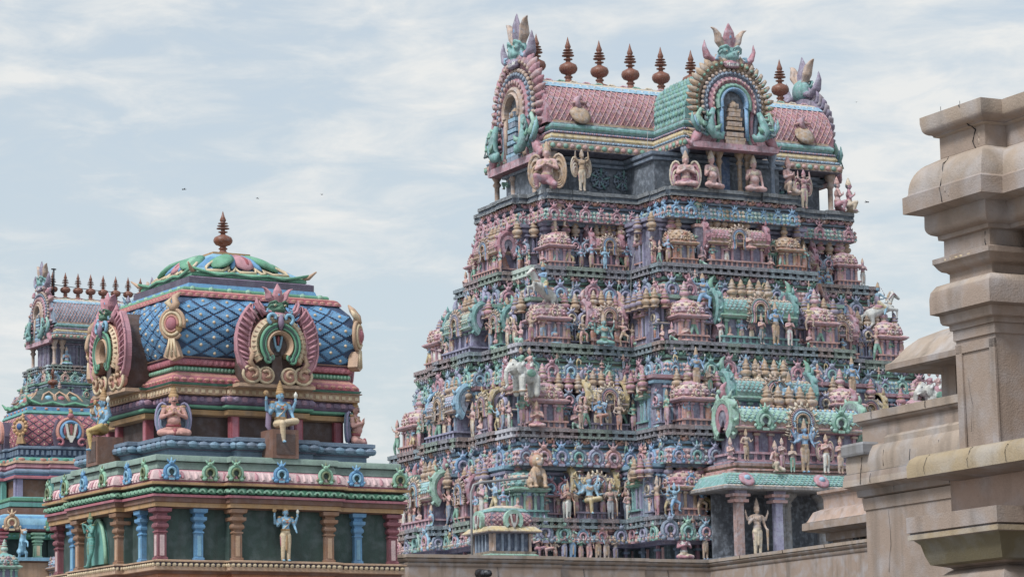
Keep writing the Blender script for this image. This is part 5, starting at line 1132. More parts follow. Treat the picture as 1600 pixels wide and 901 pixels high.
# upright vases standing on top of the cornices behind the roofs
# porch: tiled canopy on columns with a wide platform and a long barrel aedicule on top
m = MB(); px = 3.45; pr_ = [(-px, -9.9), (px, -9.9), (px, -7.0), (-px, -7.0)]
m.sweep(pr_, [(.35, 10.72), (.42, 10.76), (.42, 10.86), (.36, 10.90), (.05, 11.28), (-.1, 11.36)], [P['stone'], P['stone'], P['tan'], P['teal'], P['mint']])
def cn(s, t_): return np.array([-px-.3+(2*px+.6)*s, -10.27+.34*t_, 10.92+.40*t_])
scales(m, 5, 44, cn, P['teal'], P['mint'], .02)
inst(m.mesh('tiled_canopy', M_FAR), 'tiled_canopy', gt)
for x in (-2.9, 0.2, 3.0):
    m = MB(); m.lathe([(.36, 0), (.38, .05), (.34, .1), (.24, .12)], 12, P['rose']); q = MB(); q.M = RX(R(52)); q.merge(m); q.M = I4; q.ell(0, -.08, .08, .16, .12, .14, P['skyb' if x else 'slate'], 8, 5); inst(q.mesh('round_rosette', M_FAR), 'round_rosette', gt, T(x, -10.16, 11.08)@S(.82))
m = MB(); m.box(0, -8.6, 11.34, 6.4, 2.2, .10, P['salmon']); m.sweep(plan(2.9, .9), [(0, 0), (.15, .03), (.15, .10), (.0, .12), (.1, .2), (.12, .3), (.0, .36)], [P['brown'], P['salmon'], P['dkbrown'], P['ochre'], P['salmon'], P['plum']], z0=11.42)
m2 = MB(); m2.merge(m, I4)
o_ = inst(m.mesh('porch_platform', M_FAR), 'porch_platform', gt, T(0, 0, 0)) if 0 else None
m = MB(); m.box(0, -8.6, 11.34, 6.4, 2.0, .10, P['salmon']); m.sweep([(-2.9, -9.5), (2.9, -9.5), (2.9, -7.4), (-2.9, -7.4)], [(0, 11.44), (.15, 11.47), (.15, 11.54), (.0, 11.56), (.1, 11.64), (.12, 11.74), (.0, 11.8)], [P['brown'], P['salmon'], P['dkbrown'], P['ochre'], P['salmon'], P['plum']]); inst(m.mesh('porch_platform', M_FAR), 'porch_platform', gt)
put(gt, sala(7, 3.0, 5), T(0, -8.55, 11.8)@S(1.85, 1.85, 1.72))
for x in (-1.6, 1.6): inst(cached(('bigk',), lambda: kudu_mb('green', 'mint', 'ink', 1).mesh('horseshoe_ornament', M_FAR)), 'horseshoe_ornament', gt, T(x, -9.4, 12.95)@S(.8, .6, .8))
for x, y in ((-1.2, -9.6), (-.75, -9.3), (.75, -9.3), (2.9, -9.6)):
    m = MB(); rd = x > -1; m.lathe([(.26, 0), (.26, .2), (.19, .25), (.17, 1.8), (.22, 1.85), (.17, 1.95), (.3, 2.1), (.4, 2.2), (.4, 2.32)], 10 if rd else 4, P['stone'], rot=0 if rd else math.pi/4, sm=rd); inst(m.mesh('porch_column', M_FAR), 'porch_column', gt, T(x, y, 8.42))
P['dsalmon'] = hx('a07a6c')
for x, cc in ((-3.1, 'dsalmon'), (-1.5, 'lilac')):
    m = MB(); m.box(0, 0, 0, .29, .26, 1.9, P[cc]); m.box(0, 0, 1.88, .6, .45, .1, P['salmon']); m.box(0, 0, 1.97, .44, .38, .12, P[cc]); m.box(0, 0, 2.08, .72, .5, .1, P['salmon']); m.box(0, 0, 2.17, .5, .42, .17, P['mauve']); inst(m.mesh('porch_pillar', M_FAR), 'porch_pillar', gt, T(x, -9.9, 8.42), label=('salmon' if x < -2 else 'pale lilac')+' square pillar of the porch')
m = MB(); m.box(0, -8.4, 8.42, 6.6, .1, 2.35, P['ink']); inst(m.mesh('porch_shade', M_FAR), 'porch_shade', gt)  # near-black panel: shade of the porch opening painted in
m = MB(); m.box(0, -8.6, 8.36, 7.3, 3.2, .05, P['dgrey']); inst(m.mesh('porch_floor', M_FAR), 'porch_floor', gt)
kc.flush(GM); fc_.flush(GM); fg.flush(GM); vcap.flush(GM)
# ================================================================= plain plastered buildings on the right, cloister wall, ground
P.update(pl=hx('978980'), pl2=hx('a5988d'), pl3=hx('877a72'), pk=hx('a9958b'), moss=hx('736c57'), ylw=hx('a0927b'), stain=hx('5e564e'))  # light painted in: paler plaster on tops, darker on undersides and recessed walls
def local(D, x, y):                                        # a point seen at photo pixel x, y at forward distance D (used once, to set a corner)
    f = FPX; d = fw*f+rt*(x-800)+up*(450.5-y); k = D/d.y; return (d.x*k, D)
def at_(D, x, y): return frame(local(D, x, y), 63)
def bpart(root, name, poly, prof, cols, mat=None, ex=None, capb=True, lab=None):
    m = MB(); m.sweep(poly, prof, [P[c] for c in cols] if isinstance(cols, list) else P[cols], capb=capb)
    if ex: ex(m)
    o = inst(soften(m.mesh(name, mat or M_PLASTER)), name, root, None)
    if lab: o['label'] = lab
    return o
def crackline(root, pts, w=.004):
    m = MB(); 
    for a, b in zip(pts[:-1], pts[1:]):
        m.tube([a, [(a[i]+b[i])/2+(rnd.random()-.5)*.012 for i in range(3)], b], [w*(.6+.8*rnd.random()), w*.7, w], P['dark'], 4)
    return inst(m.mesh('crack', M_PLASTER), 'crack', root, None)
F1 = at_(16, 1494, 534.4)
r1 = empty('plaster_building', F1, 'tall nearest plaster building at the right edge with heavy moulded cornice and pilaster', 'building')
main = [(.14, -5), (4, -5), (4, 0), (0, 0), (0, -.36), (.14, -.36)]; wall = [(.21, -5), (3.9, -5), (3.9, -.02), (.21, -.02)]; pier = [(0, 0), (0, -.36), (.4, -.36), (.4, 0)]
TOP_ = [(.0, 4.80), (.031, 4.831), (.031, 4.946), (.055, 4.954), (.058, 4.974), (.079, 4.985), (.093, 5.0), (.10, 5.022), (.107, 5.035), (.107, 5.071), (.02, 5.08)]
EAVE_ = [(.053, 4.373), (.055, 4.396), (.084, 4.404), (.10, 4.441), (.102, 4.513), (.188, 4.534), (.188, 4.63), (.166, 4.636), (.162, 4.645), (.150, 4.70), (.135, 4.762), (.109, 4.799), (.06, 4.83), (.0, 4.845)]
TOP = [(.0, 4.80), (.031, 4.831), (.031, 4.946), (.055, 4.954), (.057, 4.962)]+[(.057+.045*math.sin(t), 5.01-.045*math.cos(t)) for t in np.linspace(.1, 1.5, 6)]+[(.107, 5.035), (.107, 5.071), (.02, 5.08)]
EAVE = [(.053, 4.373), (.055, 4.396)]+[(.06+.045*math.sin(t), 4.45-.05*math.cos(t)) for t in np.linspace(.2, 1.57, 6)]+[(.104, 4.513), (.188, 4.534), (.188, 4.626), (.170, 4.634), (.164, 4.642)]+[(.164-.115*(1-math.cos(t)), 4.645+.165*math.sin(t)) for t in np.linspace(.0, 1.35, 9)]+[(.0, 4.845)]
bpart(r1, 'parapet', main, TOP, ['pl', 'pl', 'pl2', 'pl3', 'pl', 'pl', 'pl', 'pl', 'pl', 'pl2', 'pl2'])
bpart(r1, 'curved_eave', main, EAVE, ['pl', 'pl', 'pl', 'pl', 'pl', 'pl', 'pl', 'pl', 'pl', 'pl', 'pl3', 'pl', 'pl2', 'pl2'])
bpart(r1, 'lintel', [(.14, -5), (.5, -5), (.5, -.47), (.14, -.47)], [(0, 4.245), (.0, 4.37), (.03, 4.375), (.05, 4.40)], ['pl', 'pl', 'pl3'])
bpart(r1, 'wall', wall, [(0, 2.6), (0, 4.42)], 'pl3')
bpart(r1, 'roof_curb', [(.22, -5), (3.6, -5), (3.6, -.66), (.22, -.66)], [(0, 5.0), (0, 5.10), (-.02, 5.13), (-.06, 5.16), (-.14, 5.185), (-.3, 5.20)], 'pl')
bpart(r1, 'pilaster', pier, [(-.012, 3.2), (0, 3.804), (.011, 3.809), (.011, 3.863), (.023, 3.866), (.025, 3.893), (.05, 3.90), (.058, 3.914), (.062, 3.95), (.098, 3.962), (.098, 4.05), (.092, 4.085), (.068, 4.118), (.03, 4.13), (.015, 4.135), (.014, 4.178), (.026, 4.189), (.045, 4.195), (.059, 4.21), (.076, 4.238), (.08, 4.24), (.08, 4.268), (.032, 4.283), (.031, 4.368), (.053, 4.373), (.0, 4.40)],
      ['pl', 'pl', 'pl', 'pl3', 'pl', 'pl', 'pl', 'pl', 'pl3', 'pl', 'pl', 'pl2', 'pl2', 'pl', 'pl', 'pl', 'pl', 'pl', 'pl', 'pl2', 'pl', 'pl', 'pl'])
m = MB()                                                  # raised border round the sunk panel of the pilaster
for y0, z0, sy, sz in ((-.03, 3.21, .055, .57), (-.335, 3.21, .05, .57), (-.18, 3.735, .36, .05)): m.box(-.008+.006, y0, z0, .012, sy, sz, P['pl'])
inst(m.mesh('panel_border', M_PLASTER), 'panel_border', r1)
def prof_at(pr, z): zz = [q[1] for q in pr]; return float(np.interp(z, zz, [q[0] for q in pr]))
crackline(r1, [(-.110, -.27, 5.07), (-.098, -.29, 5.0), (-.06, -.28, 4.96), (-.034, -.31, 4.93), (-.034, -.28, 4.87), (-.03, -.3, 4.83)], .0035)
crackline(r1, [(-.09, -.13, 4.81), (-.137, -.14, 4.765), (-.152, -.16, 4.70), (-.168, -.15, 4.64), (-.191, -.17, 4.62), (-.191, -.19, 4.54)], .003)
for z in (4.86, 4.95): crackline(r1, [(.14-.04, -1.4, z-.02), (.1, -1.42, z+.06)], .003)
m = MB()
for x, y, z, s in ((-.031, -.335, 4.9, .018), (-.189, -.22, 4.60, .012), (-.189, -.25, 4.57, .008), (-.031, -.33, 4.86, .016)): m.ell(x, y, z, .002, s*.7, s*1.2, P['pl2'], 6, 4)
for q in range(5): m.ell(-.079, -.04-.055*q+.02*rnd.random(), 4.25, .002, .02*rnd.random()+.005, .008*rnd.random()+.003, P['cream'], 6, 4)
o = inst(m.mesh('mortar_patches', M_PLASTER), 'mortar_patches', r1); o['kind'] = 'stuff'
m = MB()
for y, h in ((-.06, .035), (-.24, .03)): m.tube([(-.08, y, 5.07), (-.08, y, 5.07+h)], .0018, P['dark'], 4)
o = inst(m.mesh('wire_stub', M_METAL), 'wire_stubs', r1); o['kind'] = 'stuff'
for y in (-.95, -1.7, -2.4):                               # block joints of the entablature
    crackline(r1, [(.14-.110, y, 5.07), (.14-.105, y, 5.03), (.14-.034, y, 4.94), (.14-.034, y, 4.84)], .0022); crackline(r1, [(.14-.125, y-.3, 4.79), (.14-.166, y-.3, 4.66), (.14-.19, y-.3, 4.62), (.14-.19, y-.3, 4.54)], .0022)
crackline(r1, [(-.034, -.355, 4.36), (-.034, -.35, 4.30), (-.034, -.357, 4.285)], .003); crackline(r1, [(.20, -.44, 4.14), (.19, -.50, 4.05), (.205, -.56, 4.0)], .004)
crackline(r1, [(-.003, -.1, 3.6), (-.004, -.13, 3.45), (-.004, -.11, 3.3)], .0012)
# projecting shelf under the pilaster, with the block and the big capital below it
SHP = [(-.152, -4.5), (1, -4.5), (1, .30), (-.152, .30)]
bpart(r1, 'stone_shelf', SHP, [(-.30, 3.04), (-.02, 3.075), (0, 3.08), (.002, 3.145), (-.012, 3.18), (-.04, 3.2), (-.2, 3.205)], ['pl3', 'pl3', 'ylw', 'ylw', 'ylw', 'pl2'], lab='rounded yellowish stone shelf with stained joints')
for y in (.12, -.28, -.62, -1.0): crackline(r1, [(-.16, y, 3.085), (-.158, y+.01, 3.13), (-.148, y-.005, 3.175), (-.12, y, 3.196)], .0016)
bpart(r1, 'block', [(.05, -.55), (1, -.55), (1, .18), (.05, .18)], [(0, 2.8), (0, 3.08)], 'pk')
CP = [(.02, -.46), (1, -.46), (1, 0.02), (.02, .02)]
o = bpart(r1, 'capital', CP, [(.04, 1.9), (.05, 2.36), (.075, 2.40), (.085, 2.46), (.07, 2.52), (.02, 2.56), (.0, 2.57), (.012, 2.58), (.05, 2.59), (.09, 2.60), (.11, 2.65), (.125, 2.71), (.15, 2.735), (.175, 2.738), (.175, 2.765), (.165, 2.77), (.165, 2.775), (.178, 2.778), (.178, 2.865)],
      ['pl', 'pl', 'moss', 'pl', 'pl', 'pl3', 'pl3', 'pl', 'moss', 'moss', 'moss', 'moss', 'pl', 'ylw', 'pl3', 'stain', 'pl', 'pl'], lab='wide moulded stone capital stained green below')
o.location = (.0, .12, 0.0)
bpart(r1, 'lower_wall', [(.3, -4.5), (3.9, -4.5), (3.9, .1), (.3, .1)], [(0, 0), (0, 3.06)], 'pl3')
# second building, further back
F2 = at_(22, 1353, 800)
r2 = empty('plaster_building', F2, 'lower plaster building with stepped cornice and a grey rain spout, left of the tall pilaster', 'building')
R2P = [(0, -6), (5, -6), (5, 0), (0, 0)]
bpart(r2, 'wall', R2P, [(0, 0), (0, 3.371), (.01, 3.377), (.018, 3.464)], ['pl', 'pl3', 'pl'])
bpart(r2, 'cornice', R2P, [(.0, 3.465), (.042, 3.475), (.047, 3.523), (.07, 3.532), (.119, 3.552), (.117, 3.60), (.109, 3.642), (.095, 3.65), (.099, 3.70), (.099, 3.735), (.09, 3.79), (.06, 3.84), (.0, 3.86)], ['pl3', 'pl3', 'pl', 'pl', 'pl2', 'pl', 'stain', 'pl2', 'pl2', 'pl2', 'pl2', 'pl'])
bpart(r2, 'upper_wall', [(.0, -6), (5, -6), (5, 0), (.0, 0)], [(0.003, 3.85), (.003, 4.0)], 'pl')
bpart(r2, 'ledge_course', [(-.05, -6), (2, -6), (2, -.35), (-.05, -.35)], [(0, 3.84), (0, 3.885), (-.02, 3.905), (-.05, 3.91)], 'pl2')
bpart(r2, 'coping', R2P, [(.0, 3.995), (.01, 4.011), (.03, 4.02), (.035, 4.035), (.05, 4.04), (.053, 4.097), (.0, 4.10)], ['pl3', 'pl', 'pl', 'pl', 'pl2', 'pl2'])
m = MB(); m.sweep([(-.15, -.22), (.05, -.2), (.05, .1), (-.14, .09)], [(-.006, 3.775), (.0, 3.79), (.004, 3.85), (-.006, 3.868), (-.03, 3.872)], P['grey']); o = inst(m.mesh('rain_spout', M_PLASTER), 'rain_spout', r2); o['label'] = 'rough grey stone rain spout'
for y in (-.12, -.75): crackline(r2, [(-.122, y, 3.56), (-.116, y, 3.63), (-.103, y+.01, 3.68), (-.1, y, 3.76)], .003)
for y in (-.2, -.9): crackline(r2, [(-.056, y, 4.045), (-.056, y, 4.095)], .003)
for y in (-.45, -1.15, -1.9): crackline(r2, [(-.049, y, 3.48), (-.049, y, 3.52)], .002); crackline(r2, [(-.122, y+.2, 3.56), (-.112, y+.2, 3.63)], .0022); crackline(r2, [(-.1, y+.05, 3.67), (-.092, y+.05, 3.79)], .002)
crackline(r2, [(-.004, -.3, 3.36), (-.005, -.32, 3.1), (-.004, -.28, 2.9)], .0015)
# small canopy roof above it
F3 = at_(24, 1471, 600)
r3 = empty('stone_canopy', F3, 'flat stone canopy with a sloping edge on a square post, behind the tall pilaster', 'canopy')
R3P = [(0, -3), (1.6, -3), (1.6, 0), (0, 0)]
bpart(r3, 'roof_slab', R3P, [(-.2, 4.70), (.29, 4.685), (.326, 4.70), (.326, 4.748), (.29, 4.765), (.25, 4.81), (.20, 4.88), (.12, 4.95), (-.02, 5.01)], ['pl3', 'pl', 'pl', 'pl2', 'pl2', 'pl2', 'pl2', 'pl2'])
bpart(r3, 'post', [(.0, -.2), (.18, -.2), (.18, 0), (.0, 0)], [(0, 0), (0, 4.71)], 'pl')
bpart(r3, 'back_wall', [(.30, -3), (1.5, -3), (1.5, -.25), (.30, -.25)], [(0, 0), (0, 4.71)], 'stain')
bpart(r3, 'roof_block', [(.25, -3), (1.4, -3), (1.4, -.1), (.25, -.1)], [(0, 4.98), (0, 5.1)], 'pk')
bpart(r3, 'corner_block', [(-.05, -1), (.3, -1), (.3, -.5), (-.05, -.5)], [(0, 4.95), (0, 5.12), (.07, 5.15), (.075, 5.2)], 'pk')
# far small shrine cornice seen over the cloister wall
k4 = 66/34
F4 = at_(66, 1288, 770); zz = lambda z: (z-1.6)*k4+1.6
r4 = empty('plaster_shrine', F4, 'small pinkish plaster shrine with a curved eave, just above the cloister wall', 'shrine')
R4P = [(0, -4), (4, -4), (4, 0), (0, 0)]
PR4 = [(.0, 4.0), (.001, 4.088), (.15, 4.11), (.197, 4.129), (.195, 4.21), (.16, 4.222), (.147, 4.24), (.13, 4.275), (.1, 4.335), (.03, 4.365), (.008, 4.369), (.01, 4.49), (.022, 4.511), (.03, 4.53), (.06, 4.545), (.064, 4.575), (.0, 4.58)]
bpart(r4, 'curved_eave', R4P, [(o*k4, zz(z)) for o, z in PR4], ['pl3', 'pl3', 'pl3', 'pl', 'stain', 'pk', 'pk', 'pk', 'pk', 'pl', 'pk', 'pk', 'pl3', 'pk', 'pk', 'pk'])
bpart(r4, 'wall', [(.12, -4), (3.9, -4), (3.9, -.1), (.12, -.1)], [(0, 0), (0, zz(4.05))], 'pl3')
for k in range(5): m = MB(); m.box(0, 0, 0, .06, .16, .3, P['ink']); inst(m.mesh('vent', M_PLASTER), 'vent', r4, T(.11, -1.05-.28*k, zz(3.92)-.05))
# the long cloister wall
FC = at_(60, 1110, 890)
kc_ = 60/45; zc = lambda z: (z-1.6)*kc_+1.6
cw = empty('cloister_wall', FC, 'long plain brown cloister wall with moulded coping running below the great tower', 'wall')
CWP = [(-11.6, .0), (-9.2, 0), (-9.2, -.12), (-6.9, -.12), (-6.9, -.30), (-3.6, -.30), (-3.6, -.12), (-1.6, -.12), (-1.6, 0), (0, 0), (0, -14), (3, -14), (3, 3), (-11.6, 3)]
bpart(cw, 'wall', CWP, [(0, 0), (0, zc(4.37))], 'pl')
bpart(cw, 'coping', CWP, [(0, zc(4.35)), (.02, zc(4.365)), (.03, zc(4.40)), (.01, zc(4.42)), (.05, zc(4.44)), (.06, zc(4.46)), (.05, zc(4.475)), (.07, zc(4.48)), (.075, zc(4.525)), (.0, zc(4.53))], ['pl3', 'pl', 'stain', 'pl', 'pl', 'stain', 'pl', 'pl2', 'pl2'])
for y in range(-11, 1, 2): crackline(cw, [(y, -.31 if -6.9 < y < -3.6 else -.13 if y > -9.2 and y < -1.6 else -.01, zc(4.36)), (y+.02, -.31 if -6.9 < y < -3.6 else -.13 if y > -9.2 and y < -1.6 else -.01, zc(4.2))], .006)
for y in (-1.3, -2.9, -4.4, -6.0, -7.5): crackline(cw, [(-.085, y, zc(4.48)), (-.085, y+.02, zc(4.53))], .008)
m = MB(); m.tube([(-5.4, -.3, zc(4.26)), (-5.4, -.75, zc(4.24))], [.09, .07], P['dark'], 8); inst(m.mesh('drain_pipe', M_METAL), 'drain_pipe', cw)
# ground
m = MB(); m.add([(-900, -300, 0), (900, -300, 0), (900, 1500, 0), (-900, 1500, 0)], [(0, 1, 2, 3)], P['stone'])
g = inst(m.mesh('ground', M_PLASTER), 'ground'); g['kind'] = 'structure'

# ================================================================= shrine with the red lattice dome, behind at the left
def zb(px): return local_z(70, 70, px)
def local_z(D, x, y):
    f = FPX; d = fw*f+rt*(x-800)+up*(450.5-y); return EYE+d.z*D/d.y
kB = .81; B0 = zb(600)
BM = frame((local(70, 70, 600)[0], 70+1.2), 63, B0)@S(kB)
sb = empty('temple_shrine', BM, 'smaller temple shrine with red lattice dome and white U emblem, at left edge', 'temple shrine')
def b_(name, h, c, d, prof, cols, extra=None): return seg(sb, I4, M_NEAR, name, h, c, d, prof, cols, extra)
m = finial_mb(); inst(m.mesh('finial', M_COPPER), 'finial', sb, T(0, 0, 0)@S(.55, .55, .47))
m = MB(); m.sweep(plan(1.05, 1.05), [(.02, -.62), (.05, -.58), (.0, -.52), (-.14, -.4), (-.34, -.24), (-.62, -.1), (-.7, .02)], P['dkgreen'])
for f in (0, -math.pi/2):
    m.M = RZ(f); m.box(0, 0, -.03, .5, .5, .05, P['ochre'])
    for x, cc in ((-.5, 'skyb'), (0, 'rose'), (.5, 'teal')):
        pts = [(x*(.9-.3*t)+.2*math.cos(b), -(.95-.42*t)-.02, -.5+.42*t+.02) for b, t in ((math.pi, .1), (2.4, .6), (1.57, .85), (.7, .6), (0, .1))]; m.tube(pts, .035, P['tan'], 5)
        m.ell(x*.8, -.80, -.36, .12, .12, .1, P[cc], 8, 5)
    m.tube([(-1.08, -1.05, -.45), (-.7, -1.05, -.58), (-.35, -1.05, -.5), (0, -1.05, -.58), (.35, -1.05, -.5), (.7, -1.05, -.58), (1.08, -1.05, -.45)], .05, P['green'], 6)
    m.tube([(-.95, -.95, -.5), (-1.1, -1.1, -.48), (-1.2, -1.2, -.34)], [.08, .06, .015], P['green'], 6)
m.M = I4; inst(m.mesh('lotus_cap', M_NEAR), 'lotus_cap', sb)
b_('blue_course', 1.05, 0, 0, [(.05, -.76), (.05, -.64), (.0, -.62)], ['blue', 'rose'], lambda m, p: lotusrow(m, p, .05, -.70, .35, .3, .04, .04, P['salmon']))
b_('green_roll', 1.12, 0, 0, [(.04, -.88), (.08, -.84), (.04, -.76)], ['green', 'teal'])
DB_ = [(1.42, -1.86), (1.47, -1.6), (1.45, -1.35), (1.36, -1.1), (1.2, -.88)]
m = MB(); m.sweep(plan(1.4, 1.4), [(h-1.41, z) for h, z in DB_], P['plum']); dB = inst(m.mesh('lattice_dome', M_NEAR), 'lattice_dome', sb)
for f in (0, -math.pi/2):
    m = MB(); lattice_face(m, [(h-.008, z) for h, z in DB_], 0, 8, 4, 'plum', ('rose', 'red'), 'cream', 'pink', .14); inst(m.mesh('diamond_panel', M_NEAR), 'diamond_panel', dB, RZ(f))
    m = MB(); m.M = T(-1.43, -1.43, 0)@RZ(-math.pi/4)
    for k in range(12): a = 2*math.pi*k/12; m.ell(.2*math.cos(a), -.05, -1.3+.23*math.sin(a), .06, .05, .06, P['ochre'], 6, 4)
    m.ell(0, -.03, -1.3, .17, .08, .19, P['tan'], 10, 6); m.ell(0, -.1, -1.3, .09, .06, .1, P['deep'], 8, 5); m.prism([(-.05, -1.45), (-.13, -1.8), (.13, -1.8), (.05, -1.45)], -.06, .1, P['gold']); m.tube([(0, 0, -1.08), (.05, .05, -.98), (0, .1, -.9)], [.07, .05, .02], P['ochre'], 6)
    inst(m.mesh('corner_volute', M_NEAR), 'corner_volute', dB, RZ(f))
    m = MB(); m.M = T(0, -1.62, -1.78)
    m.prism([(-.42, -.1), (.42, -.1), (.5, .3), (.35, .72), (-.35, .72), (-.5, .3)], -.0, .6, P['plum'])
    m.ring(0, .36, .33, .43, -40, 220, -.1, 0, P['salmon'], 22, dome=.03); m.ring(0, .36, .24, .33, -45, 225, -.14, 0, P['blue'], 22, dome=.03); m.ring(0, .36, .0, .24, -90, 270, -.05, 0, P['cream'], 18)
    for q in (-1, 1):
        A = np.linspace(0, 5, 13); m.tube([(q*(.33+(.13*(1-a/8))*math.cos(a+.8)), -.13, .02+(.13*(1-a/8))*math.sin(a+.8)) for a in A], .04, P['rose'], 6); m.ell(q*.17, -.1, .4, .06, .04, .16, P['rose'], 8, 5)
    namam_mb(m, 0, .12, .46, -.14, 'white', 'red'); m.ell(0, -.1, .82, .1, .08, .09, P['rose'], 7, 5); m.ell(0, -.1, .93, .07, .06, .08, P['gold'], 6, 4)
    g = inst(m.mesh('emblem_gable', M_NEAR), 'emblem_gable', sb, RZ(f)); g['label'] = 'horseshoe gable with white U and red drop emblem'
b_('dentil_band', 1.5, .55, .12, [(0, -2.18), (0, -1.95), (.05, -1.94), (.05, -1.88), (0, -1.86)], ['navy', 'slate', 'slate', 'slate'], lambda m, p: dentils(m, p, .0, -2.12, .16, .5, .06, .14, P['slate']))
b_('frieze', 1.58, .6, .14, [(.02, -2.55), (.06, -2.5), (.04, -2.4), (.08, -2.38), (.06, -2.3), (.0, -2.2)], ['rose', 'pink', 'plum', 'tan', 'teal'], lambda m, p: lotusrow(m, p, .04, -2.27, .3, .7, .04, .05, P['green'], P['salmon']))
b_('blue_moulding', 1.62, .6, .14, [(.0, -2.86), (.1, -2.84), (.1, -2.78), (.04, -2.74)]+roll(.06, -2.7, -2.58, .05)+[(0, -2.55)], ['plum', 'rose', 'rose', 'blue', 'slate', 'skyb', 'slate', 'slate', 'slate'])
b_('wall', 1.55, .6, .12, [(0, -3.4), (0, -2.84)], 'brown')
for x, c in ((-1.5, 'lilac'), (-.6, 'teal'), (.6, 'teal'), (1.5, 'lilac')):
    for f in (0, -math.pi/2): m = MB(); m.box(0, 0, 0, .16, .14, .55, P[c]); inst(m.mesh('pilaster', M_NEAR), 'pilaster', sb, RZ(f)@T(x, -1.57-(.12 if abs(x) < 1 else 0), -3.4))
b_('green_cornice', 1.85, .7, .14, [(0, -3.72), (.05, -3.68), (.05, -3.56), (.0, -3.54), (.04, -3.5), (.04, -3.42), (-.1, -3.38)], ['dkgreen', 'teal', 'plum', 'green', 'green', 'teal'])
b_('frieze', 1.95, .75, .14, [(0, -3.92), (0, -3.72)], 'brown')
b_('curved_eave', 2.25, .8, .15, [(-.1, -4.45), (.05, -4.4)]+kapota(.1, -4.36, -3.92, .28), ['rose', 'rose', 'blue', 'skyb', 'skyb', 'blue', 'skyb', 'slate'], lambda m, p: [setattr(m, 'M', I4), along(p, -.02, .22, lambda Mx, w, i, k: (setattr(m, 'M', Mx), m.tube([(0, -.085, -4.3), (0, -.04, -4.1), (0, .06, -3.98)], .02, P['deep'], 4), setattr(m, 'M', I4)))])
for x, c, f in ((-2.0, 'tan', 0), (-.75, 'green', 0), (.75, 'green', 0), (1.9, 'tan', 0), (-1.2, 'salmon', -math.pi/2), (0, 'green', -math.pi/2)): inst(kudu_mb(c, 'cream', 'salmon', 1).mesh('horseshoe_ornament', M_NEAR), 'horseshoe_ornament', sb, RZ(f)@T(x, -2.42, -4.42)@S(.5, .4, .5))
b_('green_roll', 2.2, .8, .15, roll(0, -4.65, -4.47, .05), 'green', lambda m, p: lotusrow(m, p, .05, -4.56, .16, .8, .03, .05, P['teal']))
b_('wall', 2.0, .8, .1, [(0, -9), (0, -4.62)], 'dkgreen')
b_('terrace', 2.5, .8, .15, [(0, -9), (0, -5.35), (.1, -5.3), (.1, -5.2), (-.3, -5.18)], ['tan', 'brown', 'skyb', 'slate'])
for x, c in ((-2.3, 'rose'), (-1.2, 'mint'), (-.3, 'slate'), (.6, 'tan'), (1.5, 'skyb'), (2.3, 'pink')):
    m = pilaster_mb(.2, .72, P[c], P['cream']); inst(m.mesh('pillar', M_NEAR), 'pillar', sb, T(x, -2.35, -5.2))
for x, c in ((-1.7, ('skyb', 'tan')), (1.0, ('slate', 'salmon'))): inst(sculpt(yali_mb(*c), 'beast_bracket', M_NEAR, .03, 1), 'beast_bracket', sb, T(x, -2.55, -5.25)@S(.9))
for x, p__ in ((-2.35, 2), (-.6, 1), (.4, 6), (1.6, 4)):
    put(sb, kuta(p__), T(x, -2.9, -6.1)@S(.8))
# ================================================================= the small distant gateway tower
kC = .72
CM = frame(local(150, 150, 500), 58)
zC = local_z(150, 85, 541)
CT = CM@T(0, 0, zC)@S(kC)
ct = empty('gateway_tower', CT, 'small distant gateway tower with green lattice roof, behind the shrines at left edge', 'temple tower')
barrel_top(ct, I4, CT, None, 4.3, 2.75, 0, 0, 8, 1.3, cols=('slate', 'teal', 'yellow'), big=False)
m = MB(); m.tube([(-3.4, -.3, 3.0), (-3.4, -.3, 5.3)], .07, P['dark'], 6); m.box(-3.4, -.3, 5.2, .35, .1, .08, P['dark']); inst(m.mesh('lightning_rod', M_METAL), 'lightning_rod', ct)
m = MB(); m.tube([(-3.4, -.2, 4.15), (0, -.2, 3.95), (4.4, -.2, 3.9)], .025, P['dark'], 4); inst(m.mesh('wire', M_METAL), 'wire', ct)
kc2 = Cap(ct, I4, 'horseshoe_ornament', M_FAR); fg2 = Cap(ct, I4, 'figurine', M_FAR); fr2 = Cap(ct, I4, 'leaf_frieze', M_FAR)
m = MB(); m.box(0, 0, -1.9, 7.2, 2.6, 1.9, P['purple'])
inst(m.mesh('pavilion_storey', M_FAR), 'pavilion_storey', ct)
for x in (-4.0, -3.4, -.4, .5, 3.4, 4.0):
    for y in (-1.9, 1.9): m = MB(); m.lathe([(.2, 0), (.2, .1), (.12, .2), (.12, 1.1), (.22, 1.25), (.14, 1.4), (.3, 1.7), (.3, 1.85)], 8, P['gold' if abs(x) < 1 else 'tan']); inst(m.mesh('column', M_FAR), 'column', ct, T(x, y, -1.85))
inst(cached(('bigk2',), lambda: kudu_mb('salmon', 'mauve', 'ink', 1).mesh('horseshoe_ornament', M_FAR)), 'horseshoe_ornament', ct, T(-.3, -2.0, .8)@S(1.1, .8, 1.1))
inst(sculpt(kirti_mb('teal', 'mauve', 'skyb'), 'lion_mask', M_FAR, .03, 1), 'lion_mask', ct, T(1.6, -2.0, 2.1)@S(1.1))
zl = -1.9; AA, BB = 4.5, 2.4
